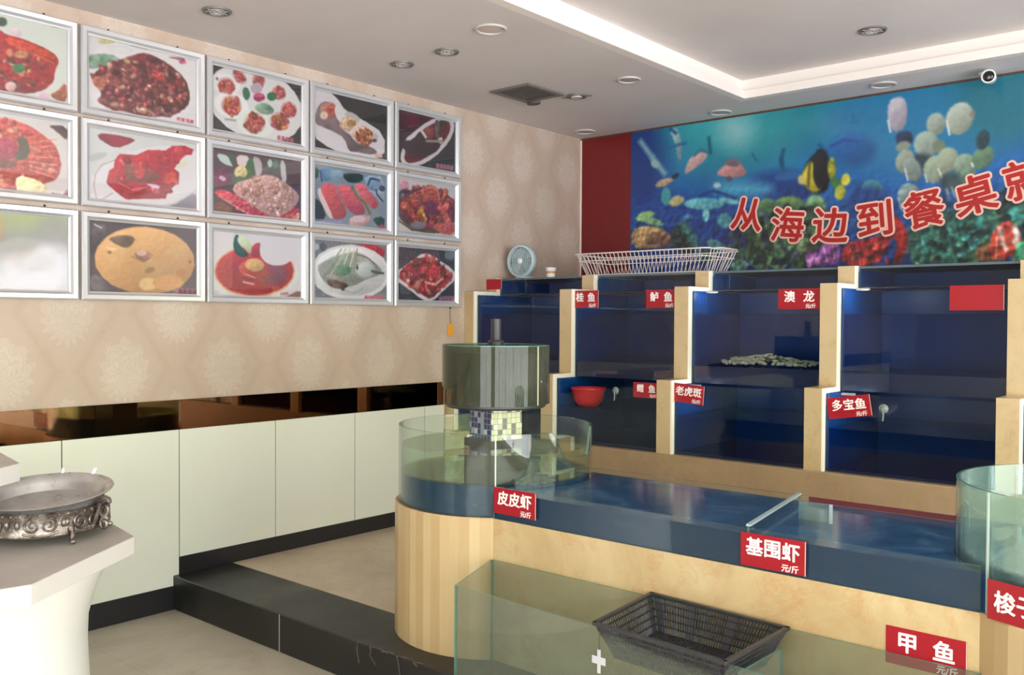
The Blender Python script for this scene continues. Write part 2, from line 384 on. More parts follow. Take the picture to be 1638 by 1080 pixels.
MURKY, nt_ = mat_glass('murky_acrylic', (.62,.66,.56), f0=.022, murk=(118,122,104), murkfac=.34)
w_ = nt_.n('ShaderNodeNewGeometry').outputs['Position']; n_ = nt_.noise(w_, 4, 4, .5, .3)
nt_.l(nt_.ramp(n_, [(.3, (80,82,70)), (.5, (94,97,84)), (.75, (128,126,114))]), nt_.df.inputs[0])
SHELL = mat('pale_shells', (205,188,150), .6)
PAINT = mat('printed_artwork', (200,200,200), .45); t = NT(PAINT); at_ = t.n('ShaderNodeVertexColor'); at_.layer_name = 'art'; t.color(at_.outputs['Color'])
MURALM = mat('printed_mural', (200,200,200), .22); t = NT(MURALM); at_ = t.n('ShaderNodeVertexColor'); at_.layer_name = 'art'; t.color(at_.outputs['Color'])
TXTRED = mat('mural_red_lettering', (172,30,28), .35)
TXTPINK = mat('mural_pink_outline', (236,190,172), .35)
PRINTS={(0,0):((196,200,190),[('s',[(538,80),(536,98),(531,120),(522,135),(511,151),(498,157),(485,160),(474,157),(465,148),(460,132),(458,114),(460,95),(465,74),(474,58),(485,43),(498,37),(511,34),(522,37),(531,46),(536,62)],(70,90,75),(70,90,75),0,9),('s',[(646,203),(641,215),(633,231),(622,237),(609,243),(597,243),(586,237),(577,228),(569,215),(568,200),(568,182),(573,169),(580,157),(591,148),(604,142),(617,142),(628,148),(637,157),(644,169),(646,185)],(205,150,175),(215,200,205),9,9),('s',[(223,166),(484,200),(526,243),(648,255),(781,289),(905,369),(938,446),(903,609),(896,738),(816,892),(710,975),(584,991),(442,1025),(157,1058),(35,637)],(190,50,45),(150,45,55),7,7),('c',[(538,446),(774,406),(889,563),(816,868),(619,982),(482,1012),(285,898)],90,[(180,80,70),(150,60,60),(200,120,90),(120,70,60),(190,60,60),(205,140,130)],29),('s',[(511,274),(690,289),(876,366),(934,446),(876,468),(761,449),(551,391)],(205,70,45),(190,55,50),8,9),('s',[(672,643),(670,662),(662,680),(653,698),(641,711),(626,720),(611,720),(600,717),(589,708),(584,692),(582,674),(584,655),(589,634),(600,618),(613,603),(626,597),(641,594),(653,600),(662,609),(670,625)],(70,150,90),(60,110,70),8,9),('s',[(697,446),(693,465),(686,480),(673,495),(657,508),(641,517),(624,520),(608,520),(595,514),(588,502),(586,489),(588,474),(597,455),(608,440),(624,428),(641,418),(659,415),(673,415),(686,422),(693,434)],(190,130,90),(190,130,90),0,9),('s',[(604,911),(602,932),(597,954),(588,972),(577,985),(564,994),(551,994),(538,988),(531,975),(524,960),(522,938),(524,917),(531,895),(540,880),(551,865),(564,858),(577,855),(588,862),(597,874),(602,892)],(215,185,180),(200,150,150),8,9),('s',[(996,705),(996,988),(932,1006),(859,942),(918,871)],(150,90,60),(190,90,60),8,9),('s',[(859,954),(858,966),(850,978),(841,991),(828,1000),(816,1006),(803,1006),(790,1006),(781,1000),(776,991),(774,982),(776,969),(781,957),(790,945),(803,935),(816,929),(830,926),(841,929),(850,932),(858,942)],(215,160,190),(215,160,190),0,9),('l',[(566,351),(724,425),(898,498)],7,(215,120,80)),('l',[(876,0),(980,-15)],7,(120,130,115))]),
(1,0):((204,198,198),[('s',[(1074,403),(1024,612),(921,806),(775,960),(603,1062),(426,1105),(260,1083),(120,1003),(17,877),(-41,714),(-50,529),(-9,342),(77,160),(207,6),(363,-108),(539,-169),(714,-166),(871,-102),(991,25),(1063,200)],(208,203,203),(208,203,203),0,11),('s',[(234,-12),(231,3),(220,18),(201,34),(181,46),(157,58),(133,65),(111,68),(94,65),(83,58),(79,49),(83,34),(94,18),(111,3),(133,-9),(157,-22),(181,-28),(201,-31),(220,-31),(231,-22)],(165,165,90),(200,190,150),8,11),('s',[(-13,305),(37,246),(207,182),(286,237),(277,311),(122,409),(37,468),(-9,443)],(70,120,85),(150,165,150),10,14),('s',[(20,569),(122,397),(321,197),(465,71),(576,58),(725,135),(889,289),(948,557),(919,732),(753,929),(518,997),(319,982),(181,982),(87,911),(120,760),(54,671)],(125,60,60),(95,45,48),8,12),('c',[(28,582),(129,394),(321,197),(465,71),(576,74),(725,151),(880,308),(930,563),(899,723),(753,914),(518,982),(319,969),(188,963),(103,892),(129,745),(61,668)],260,[(140,70,68),(115,50,55),(160,80,78),(90,45,48),(175,100,90),(130,60,70),(165,60,65),(185,140,115),(150,85,90)],39),('s',[(681,397),(672,409),(657,418),(640,418),(624,412),(607,400),(592,382),(581,360),(576,338),(576,317),(581,298),(590,283),(605,277),(620,274),(638,280),(655,292),(670,311),(681,332),(686,354),(686,378)],(185,65,65),(185,65,65),0,11),('s',[(151,643),(144,668),(131,689),(114,705),(96,714),(77,714),(61,705),(48,689),(41,665),(37,640),(41,612),(48,588),(61,566),(77,551),(94,545),(113,545),(129,554),(142,569),(151,591),(153,615)],(175,95,75),(175,95,75),0,11),('s',[(707,40),(880,-9),(900,58),(803,49)],(150,80,100),(150,80,100),0,11),('s',[(904,62),(902,71),(895,80),(886,86),(875,92),(862,95),(851,95),(839,92),(832,86),(828,77),(827,68),(830,58),(836,49),(845,40),(858,37),(869,34),(880,34),(891,37),(899,43),(904,52)],(195,80,130),(195,80,130),0,11),('l',[(810,926),(841,926)],9,(190,85,105)),('l',[(810,945),(841,945)],9,(190,85,105)),('l',[(810,963),(841,963)],9,(190,85,105)),('l',[(825,920),(825,969)],9,(190,85,105)),('l',[(854,926),(886,926)],9,(190,85,105)),('l',[(854,945),(886,945)],9,(190,85,105)),('l',[(854,963),(886,963)],9,(190,85,105)),('l',[(869,920),(869,972)],9,(190,85,105)),('l',[(899,926),(930,929)],9,(190,85,105)),('l',[(899,945),(930,948)],9,(190,85,105)),('l',[(899,963),(930,966)],9,(190,85,105)),('l',[(913,920),(913,972)],9,(190,85,105)),('l',[(943,929),(974,929)],9,(190,85,105)),('l',[(943,948),(974,948)],9,(190,85,105)),('l',[(943,966),(974,966)],9,(190,85,105)),('l',[(958,920),(958,972)],9,(190,85,105)),('l',[(375,-3),(520,-6)],9,(120,100,105))]),
(0,1):((200,192,188),[('s',[(839,55),(1007,37),(1007,249),(923,148)],(85,60,62),(85,60,62),0,9),('s',[(958,1006),(1005,898),(1005,1046),(858,1074)],(110,60,80),(170,110,130),9,9),('s',[(166,157),(480,65),(560,55),(701,111),(770,175),(832,222),(916,360),(945,514),(943,686),(901,818),(816,858),(677,1031),(478,1092),(162,1148)],(200,85,72),(185,65,62),9,10),('c',[(226,151),(546,71),(748,169),(889,354),(938,514),(931,689),(816,837),(644,1015),(224,1105)],130,[(205,90,75),(215,120,95),(190,70,65),(220,140,110),(205,100,80)],33),('l',[(701,351),(916,237)],9,(215,120,95)),('l',[(699,412),(916,323)],9,(215,120,95)),('l',[(699,474),(916,397)],9,(215,120,95)),('l',[(699,532),(916,495)],9,(215,120,95)),('l',[(699,594),(916,594)],9,(215,120,95)),('l',[(699,652),(916,692)],9,(215,120,95)),('l',[(699,702),(916,778)],9,(215,120,95)),('s',[(226,357),(533,311),(611,375),(626,489),(578,597),(414,634),(224,631)],(165,50,75),(185,65,90),8,9),('s',[(606,292),(659,265),(706,351),(699,520),(624,609),(584,548),(626,431)],(95,90,65),(80,75,60),8,9),('s',[(604,652),(599,671),(584,689),(564,705),(536,714),(509,720),(480,717),(456,711),(436,698),(425,683),(422,665),(427,646),(440,631),(460,615),(485,606),(515,600),(544,600),(568,606),(588,618),(600,634)],(130,70,60),(100,60,55),8,9),('s',[(604,788),(761,822),(858,938),(816,994),(624,1043),(597,975)],(225,205,150),(235,225,175),8,9),('l',[(874,982),(894,988)],8,(165,90,120)),('l',[(874,997),(894,1003)],8,(165,90,120)),('l',[(874,1012),(894,1018)],8,(165,90,120)),('l',[(885,978),(885,1022)],8,(165,90,120)),('l',[(903,988),(923,994)],8,(165,90,120)),('l',[(903,1003),(923,1009)],8,(165,90,120)),('l',[(903,1022),(923,1025)],8,(165,90,120)),('l',[(912,985),(912,1028)],8,(165,90,120)),('l',[(931,994),(953,1000)],8,(165,90,120)),('l',[(931,1012),(953,1015)],8,(165,90,120)),('l',[(931,1028),(953,1034)],8,(165,90,120)),('l',[(942,991),(942,1037)],8,(165,90,120)),('l',[(960,1003),(980,1009)],8,(165,90,120)),('l',[(960,1018),(980,1025)],8,(165,90,120)),('l',[(960,1034),(980,1040)],8,(165,90,120)),('l',[(971,1000),(971,1043)],8,(165,90,120))]),
(1,1):((192,192,190),[('s',[(1122,295),(1113,452),(1042,622),(923,791),(766,938),(590,1046),(415,1111),(256,1126),(127,1092),(39,1015),(-2,898),(6,760),(63,603),(166,446),(306,302),(472,185),(649,105),(819,71),(967,95),(1072,172)],(205,200,202),(205,200,202),0,10),('s',[(1011,702),(1011,1077),(670,1043),(834,920)],(130,125,140),(150,140,155),9,10),('s',[(159,342),(157,360),(146,382),(127,406),(101,431),(74,452),(46,471),(18,480),(-4,483),(-18,477),(-26,465),(-24,449),(-13,425),(6,400),(30,378),(57,354),(87,338),(114,329),(137,326),(151,329)],(170,175,172),(170,175,172),0,10),('s',[(66,68),(229,46),(428,62),(360,148),(244,243),(107,169)],(160,35,60),(120,40,55),8,7),('l',[(227,412),(114,511),(57,655),(46,815),(65,985),(89,1031),(210,892)],8,(165,140,140)),('s',[(277,308),(428,292),(531,194),(699,160),(762,74),(889,43),(974,80),(956,169),(899,185),(843,268),(779,422),(834,468),(825,609),(734,754),(697,886),(325,966),(227,862),(153,757),(179,578),(220,517),(227,406)],(185,30,50),(165,25,50),6,7),('c',[(277,314),(480,268),(699,188),(928,62),(834,255),(815,569),(679,862),(325,938),(170,738)],60,[(200,40,55),(160,25,45),(205,80,85),(185,35,50),(210,60,70)],37),('s',[(310,468),(393,425),(566,495),(653,532),(600,655),(393,695),(327,640)],(110,75,60),(140,60,60),8,10),('s',[(393,449),(461,394),(513,588),(410,665)],(195,60,65),(195,60,65),0,10),('s',[(478,692),(653,698),(618,775)],(210,170,200),(210,170,200),0,10),('l',[(260,735),(393,818),(513,754)],8,(215,120,130)),('s',[(799,486),(804,505),(804,529),(799,560),(788,591),(771,618),(753,640),(734,658),(716,665),(699,665),(688,652),(681,634),(681,609),(688,582),(699,551),(714,523),(732,498),(753,483),(771,474),(788,477)],(205,60,55),(205,60,55),0,10),('s',[(871,120),(869,138),(863,157),(852,175),(839,188),(825,194),(812,194),(799,188),(788,175),(782,160),(780,142),(782,120),(788,102),(799,86),(812,74),(825,68),(839,65),(852,71),(863,83),(869,98)],(200,40,55),(215,90,90),8,10),('s',[(815,329),(926,234),(908,366),(797,446)],(205,200,175),(205,200,175),0,10),('l',[(845,1000),(875,997)],9,(185,110,130)),('l',[(845,1018),(875,1015)],9,(185,110,130)),('l',[(845,1034),(875,1034)],9,(185,110,130)),('l',[(860,991),(860,1043)],9,(185,110,130)),('l',[(886,997),(913,997)],9,(185,110,130)),('l',[(886,1015),(913,1015)],9,(185,110,130)),('l',[(886,1034),(913,1034)],9,(185,110,130)),('l',[(899,991),(899,1040)],9,(185,110,130)),('l',[(924,997),(954,997)],9,(185,110,130)),('l',[(924,1015),(954,1015)],9,(185,110,130)),('l',[(924,1034),(954,1034)],9,(185,110,130)),('l',[(939,988),(939,1040)],9,(185,110,130)),('l',[(965,997),(993,994)],9,(185,110,130)),('l',[(965,1015),(993,1012)],9,(185,110,130)),('l',[(965,1034),(993,1031)],9,(185,110,130)),('l',[(980,988),(978,1040)],9,(185,110,130))]),
(0,2):((120,112,112),[('s',[(-133,113),(476,55),(518,131),(504,418),(493,1055),(-137,1116)],(150,70,75),(120,110,80),8,12),('s',[(964,720),(947,863),(901,991),(828,1095),(741,1162),(644,1186),(549,1168),(465,1107),(401,1015),(359,896),(347,765),(361,631),(403,509),(469,405),(551,332),(646,302),(743,311),(830,366),(901,457),(949,579)],(140,132,130),(140,132,130),0,12),('s',[(912,601),(903,649),(874,695),(830,735),(774,759),(714,771),(653,768),(600,750),(557,720),(531,680),(522,634),(531,588),(558,543),(600,506),(653,479),(714,463),(776,466),(830,482),(874,512),(903,552)],(120,96,84),(130,120,104),8,12),('s',[(1047,997),(1044,1018),(1035,1040),(1020,1055),(1004,1067),(984,1070),(965,1067),(947,1058),(934,1043),(925,1024),(922,1003),(925,982),(934,960),(947,945),(965,933),(984,930),(1004,933),(1020,942),(1035,954),(1044,976)],(110,75,90),(110,75,90),0,12),('l',[(885,997),(907,997)],8,(185,110,130)),('l',[(885,1012),(907,1015)],8,(185,110,130)),('l',[(883,1030),(907,1030)],8,(185,110,130)),('l',[(896,991),(894,1037)],8,(185,110,130)),('l',[(914,997),(936,997)],8,(185,110,130)),('l',[(914,1015),(936,1015)],8,(185,110,130)),('l',[(914,1030),(936,1030)],8,(185,110,130)),('l',[(925,991),(925,1037)],8,(185,110,130)),('l',[(945,997),(967,1000)],8,(185,110,130)),('l',[(945,1015),(967,1015)],8,(185,110,130)),('l',[(945,1030),(967,1030)],8,(185,110,130)),('l',[(956,991),(956,1037)],8,(185,110,130)),('l',[(976,1000),(998,1000)],8,(185,110,130)),('l',[(976,1015),(998,1015)],8,(185,110,130)),('l',[(976,1034),(998,1034)],8,(185,110,130)),('l',[(987,994),(987,1040)],8,(185,110,130))]),
(1,2):((90,78,86),[('s',[(2,76),(179,34),(68,390),(2,561)],(110,98,110),(70,62,70),8,13),('l',[(46,52),(113,98)],13,(200,195,195)),('s',[(2,811),(66,735),(223,982),(22,1009)],(130,125,132),(100,90,98),8,13),('s',[(987,552),(952,710),(873,851),(756,954),(616,1012),(469,1024),(327,985),(205,905),(114,790),(59,652),(46,503),(76,357),(146,223),(249,119),(380,49),(526,24),(672,52),(804,125),(908,241),(972,387)],(212,160,105),(205,150,98),4,8),('s',[(935,418),(908,534),(839,631),(742,707),(622,750),(494,759),(373,735),(266,677),(185,595),(137,494),(124,387),(149,280),(208,183),(297,110),(410,58),(535,43),(661,61),(775,113),(865,198),(921,302)],(214,166,112),(208,155,100),5,42),('s',[(157,238),(293,165),(421,195),(373,323),(315,366),(223,302)],(105,85,75),(130,110,95),9,13),('s',[(113,351),(269,372),(201,415)],(235,205,150),(235,205,150),0,13),('s',[(384,451),(467,360),(592,424),(539,512),(478,555)],(150,105,85),(190,140,120),9,13),('s',[(515,412),(513,427),(506,439),(494,451),(482,460),(467,463),(452,460),(439,457),(428,448),(423,436),(421,421),(423,405),(428,393),(439,381),(452,372),(467,369),(482,369),(494,375),(506,384),(513,396)],(210,170,150),(210,170,150),0,13),('l',[(373,473),(491,555)],10,(165,125,85)),('s',[(590,634),(590,646),(587,662),(577,677),(566,692),(554,701),(539,707),(526,710),(513,710),(504,704),(500,692),(498,680),(502,665),(511,649),(522,637),(535,625),(550,619),(565,616),(576,616),(585,622)],(160,120,75),(160,120,75),0,13),('s',[(611,869),(607,896),(594,924),(576,945),(552,960),(526,966),(500,963),(476,951),(458,930),(446,905),(443,878),(446,848),(458,820),(476,799),(500,784),(526,777),(552,780),(576,793),(594,814),(607,838)],(220,180,125),(220,180,125),0,13),('s',[(899,677),(897,695),(889,710),(878,726),(863,735),(847,738),(832,735),(817,729),(806,716),(799,701),(797,683),(799,665),(806,649),(817,634),(832,625),(847,622),(863,622),(878,631),(889,643),(897,659)],(185,125,75),(185,125,75),0,13),('s',[(954,506),(952,512),(950,518),(946,524),(943,527),(937,530),(932,530),(928,527),(924,521),(923,515),(923,509),(923,500),(924,494),(928,488),(934,485),(937,485),(943,485),(946,488),(950,491),(952,497)],(150,95,60),(150,95,60),0,13),('s',[(194,433),(194,439),(192,445),(188,448),(183,451),(179,454),(173,451),(170,451),(166,448),(164,442),(162,436),(164,430),(166,424),(170,421),(173,418),(179,418),(183,418),(188,418),(192,424),(194,427)],(150,105,70),(150,105,70),0,13),('s',[(873,832),(865,869),(843,902),(810,930),(768,951),(721,957),(675,954),(635,939),(601,915),(581,884),(574,851),(581,814),(601,780),(635,756),(675,735),(721,726),(768,729),(810,744),(843,768),(865,799)],(210,150,95),(210,150,95),0,13),('l',[(788,921),(825,924)],11,(165,95,115)),('l',[(788,945),(825,948)],11,(165,95,115)),('l',[(788,970),(825,970)],11,(165,95,115)),('l',[(806,915),(806,979)],11,(165,95,115)),('l',[(839,924),(878,927)],11,(165,95,115)),('l',[(839,948),(878,948)],11,(165,95,115)),('l',[(839,973),(878,973)],11,(165,95,115)),('l',[(860,915),(860,982)],11,(165,95,115)),('l',[(893,927),(932,927)],11,(165,95,115)),('l',[(893,951),(932,951)],11,(165,95,115)),('l',[(893,973),(932,976)],11,(165,95,115)),('l',[(911,918),(911,985)],11,(165,95,115)),('l',[(946,930),(985,930)],11,(165,95,115)),('l',[(946,951),(985,954)],11,(165,95,115)),('l',[(946,976),(985,979)],11,(165,95,115)),('l',[(965,921),(965,988)],11,(165,95,115))]),
(2,0):((62,58,58),[('s',[(995,692),(907,865),(775,991),(614,1062),(444,1074),(278,1025),(135,923),(26,782),(-42,612),(-62,431),(-35,249),(40,89),(157,-40),(305,-120),(472,-148),(642,-117),(797,-25),(923,117),(1004,298),(1027,498)],(200,198,198),(200,198,198),0,6),('s',[(293,283),(272,329),(239,369),(197,397),(148,409),(97,406),(51,388),(13,357),(-13,314),(-26,268),(-22,215),(-4,169),(29,129),(71,102),(119,89),(170,89),(216,108),(256,138),(283,182),(296,231)],(212,210,208),(212,210,208),0,12),('s',[(386,612),(360,674),(322,726),(271,760),(212,775),(154,772),(101,748),(59,708),(29,652),(16,591),(22,529),(44,468),(82,418),(132,382),(188,363),(247,366),(302,388),(347,431),(377,483),(391,548)],(215,212,210),(215,212,210),0,12),('s',[(676,818),(653,889),(612,948),(558,991),(494,1015),(428,1018),(367,1000),(316,960),(282,908),(263,843),(265,775),(287,708),(325,649),(378,603),(441,578),(506,572),(569,588),(622,628),(660,680),(678,748)],(205,210,200),(205,210,200),0,12),('s',[(898,760),(870,809),(832,849),(788,871),(740,874),(695,858),(656,828),(627,782),(611,726),(609,668),(622,612),(647,563),(684,523),(728,502),(775,495),(823,511),(863,542),(892,588),(909,643),(910,702)],(208,198,195),(208,198,195),0,12),('s',[(958,498),(936,542),(907,575),(872,597),(835,603),(801,594),(771,569),(751,532),(740,489),(740,443),(751,394),(773,351),(803,317),(837,295),(874,289),(909,298),(938,320),(960,357),(971,403),(971,449)],(210,200,200),(210,200,200),0,12),('s',[(839,246),(819,286),(790,314),(757,332),(722,338),(689,329),(660,305),(640,274),(629,234),(627,191),(636,148),(656,108),(684,80),(717,62),(751,55),(784,65),(814,86),(835,120),(846,160),(848,203)],(208,200,198),(208,200,198),0,12),('s',[(598,108),(580,142),(556,169),(527,185),(497,188),(468,178),(442,160),(424,132),(413,98),(413,58),(420,22),(437,-12),(461,-37),(490,-55),(519,-58),(548,-52),(574,-34),(594,-3),(605,31),(605,71)],(205,203,200),(205,203,200),0,12),('s',[(373,126),(356,157),(335,185),(307,200),(278,203),(249,194),(225,175),(207,148),(197,114),(196,77),(205,40),(219,6),(243,-18),(271,-34),(300,-40),(327,-31),(353,-12),(371,15),(380,49),(382,86)],(208,200,200),(208,200,200),0,12),('s',[(221,311),(207,342),(185,369),(161,385),(135,388),(110,382),(90,363),(75,338),(68,305),(68,271),(75,234),(90,203),(112,178),(135,163),(161,157),(185,163),(207,182),(221,206),(229,240),(229,277)],(182,92,84),(165,75,68),8,46),('s',[(287,618),(267,655),(241,686),(212,705),(183,711),(154,702),(130,680),(113,649),(104,609),(106,566),(115,523),(133,483),(159,455),(188,434),(218,428),(247,437),(271,458),(289,489),(298,529),(296,572)],(182,92,84),(165,75,68),8,46),('s',[(550,837),(530,880),(501,914),(468,935),(435,942),(404,932),(378,911),(360,874),(351,831),(353,782),(366,732),(386,689),(413,655),(446,634),(479,625),(512,634),(537,658),(556,692),(565,738),(563,788)],(182,92,84),(165,75,68),8,46),('s',[(837,720),(819,760),(792,791),(761,809),(729,815),(698,806),(673,785),(656,751),(647,711),(647,668),(658,625),(676,588),(704,557),(733,538),(766,532),(797,538),(823,560),(841,594),(850,634),(848,677)],(182,92,84),(165,75,68),8,46),('s',[(934,486),(916,520),(894,548),(867,563),(839,566),(812,560),(790,542),(775,514),(766,480),(768,443),(777,406),(793,372),(815,348),(843,329),(870,323),(896,332),(920,348),(934,375),(943,412),(943,449)],(182,92,84),(165,75,68),8,46),('s',[(797,126),(806,157),(808,188),(803,222),(792,252),(775,277),(755,295),(731,302),(709,298),(691,286),(676,265),(667,237),(665,206),(671,172),(682,142),(698,117),(718,98),(742,89),(762,92),(782,105)],(182,92,84),(165,75,68),8,46),('s',[(561,102),(550,126),(534,145),(514,157),(494,160),(475,154),(459,142),(446,123),(439,98),(439,71),(446,46),(457,22),(473,3),(492,-9),(512,-12),(532,-6),(548,6),(561,25),(567,49),(567,77)],(182,92,84),(165,75,68),8,46),('s',[(346,145),(333,160),(314,169),(294,169),(274,160),(254,142),(239,120),(229,92),(223,65),(225,40),(232,18),(245,3),(261,-6),(282,-6),(302,3),(322,22),(338,43),(349,71),(355,98),(353,123)],(182,92,84),(165,75,68),8,46),('c',[(218,311),(203,342),(183,363),(159,378),(135,385),(112,375),(91,360),(77,335),(69,305),(69,271),(77,237),(91,206),(112,182),(135,166),(161,163),(183,169),(203,185),(219,209),(227,240),(227,277)],22,[(185,75,75),(200,110,90),(150,70,60),(190,90,95)],34),('c',[(285,615),(267,655),(241,686),(212,705),(183,708),(154,702),(132,680),(115,649),(106,609),(108,566),(117,523),(135,486),(159,455),(188,437),(218,431),(247,437),(271,458),(287,489),(296,529),(294,572)],34,[(195,110,60),(185,75,70),(210,130,70),(170,70,60),(200,90,90)],36),('c',[(550,837),(528,880),(501,914),(468,935),(435,942),(404,932),(378,908),(360,874),(353,831),(355,782),(366,732),(388,689),(415,655),(446,634),(479,628),(510,637),(537,658),(556,692),(563,738),(561,788)],36,[(190,85,75),(175,70,65),(205,110,100),(160,80,65)],36),('c',[(835,720),(815,757),(790,788),(761,806),(729,812),(700,803),(675,782),(658,751),(649,711),(651,668),(660,628),(680,588),(706,560),(735,542),(766,535),(795,542),(821,563),(837,594),(846,634),(846,677)],32,[(185,120,60),(160,80,65),(205,140,80),(150,70,75)],34),('c',[(929,483),(914,517),(890,542),(865,557),(839,563),(814,557),(793,538),(779,514),(770,480),(771,443),(781,409),(795,375),(817,351),(843,335),(870,329),(894,335),(916,354),(932,378),(940,412),(938,449)],24,[(185,75,75),(160,70,60),(200,100,100)],32),('c',[(797,129),(804,157),(806,188),(803,222),(790,252),(773,277),(753,292),(731,302),(711,298),(691,286),(676,265),(669,237),(667,206),(673,172),(684,142),(700,117),(720,102),(742,92),(762,95),(782,108)],20,[(170,70,85),(150,80,70),(195,90,110)],30),('c',[(561,102),(548,126),(534,145),(514,154),(494,157),(475,154),(459,142),(446,120),(441,98),(441,71),(446,46),(457,22),(473,3),(492,-6),(512,-9),(532,-6),(548,6),(559,25),(567,49),(567,77)],18,[(170,80,85),(150,100,80),(195,110,120)],28),('c',[(344,145),(331,160),(314,166),(296,163),(276,154),(258,138),(241,117),(230,92),(225,65),(227,40),(232,18),(245,6),(261,-3),(282,0),(302,9),(320,25),(335,46),(346,74),(351,98),(351,123)],18,[(190,70,80),(200,100,100),(165,70,75)],28),('s',[(402,308),(404,342),(402,375),(395,403),(386,422),(375,434),(362,437),(349,428),(338,409),(329,385),(324,354),(322,320),(324,289),(329,262),(338,240),(349,228),(362,228),(375,234),(386,252),(395,277)],(55,105,80),(55,105,80),0,12),('s',[(709,265),(707,289),(698,311),(686,332),(671,348),(653,357),(634,360),(620,354),(607,342),(598,323),(596,302),(598,277),(607,255),(620,234),(634,218),(653,209),(671,206),(686,212),(698,225),(707,243)],(50,110,70),(50,110,70),0,12),('s',[(680,526),(669,554),(649,578),(622,594),(589,606),(554,606),(521,600),(494,585),(472,563),(461,535),(461,508),(472,480),(492,455),(519,437),(550,428),(585,425),(618,434),(647,449),(669,471),(680,498)],(70,115,95),(150,170,150),9,12),('s',[(548,185),(545,212),(536,240),(519,265),(499,283),(477,295),(455,298),(437,292),(420,277),(411,255),(408,231),(411,203),(420,175),(437,151),(455,129),(477,120),(499,117),(519,123),(536,135),(545,157)],(170,150,165),(170,150,165),0,12),('s',[(574,323),(572,348),(561,369),(547,391),(528,406),(508,418),(488,418),(470,415),(455,403),(446,385),(442,363),(446,342),(455,317),(470,295),(488,280),(508,271),(528,268),(547,271),(561,283),(572,302)],(185,70,110),(160,60,95),8,12),('s',[(60,194),(60,203),(59,209),(55,215),(51,218),(48,222),(44,222),(40,222),(37,215),(35,212),(35,203),(35,197),(37,191),(40,185),(44,178),(48,178),(51,175),(55,178),(59,182),(60,188)],(110,95,95),(110,95,95),0,12),('l',[(133,812),(249,800)],18,(150,148,155)),('l',[(720,929),(755,926)],13,(180,80,110)),('l',[(720,951),(755,951)],13,(180,80,110)),('l',[(720,975),(755,975)],13,(180,80,110)),('l',[(737,917),(737,985)],13,(180,80,110)),('l',[(770,926),(806,926)],13,(180,80,110)),('l',[(770,951),(806,951)],13,(180,80,110)),('l',[(770,975),(806,975)],13,(180,80,110)),('l',[(788,917),(788,985)],13,(180,80,110)),('l',[(821,926),(857,926)],13,(180,80,110)),('l',[(821,951),(857,951)],13,(180,80,110)),('l',[(821,975),(857,975)],13,(180,80,110)),('l',[(839,917),(839,985)],13,(180,80,110)),('l',[(872,926),(909,926)],13,(180,80,110)),('l',[(872,951),(909,951)],13,(180,80,110)),('l',[(872,975),(909,975)],13,(180,80,110)),('l',[(890,917),(890,985)],13,(180,80,110))]),
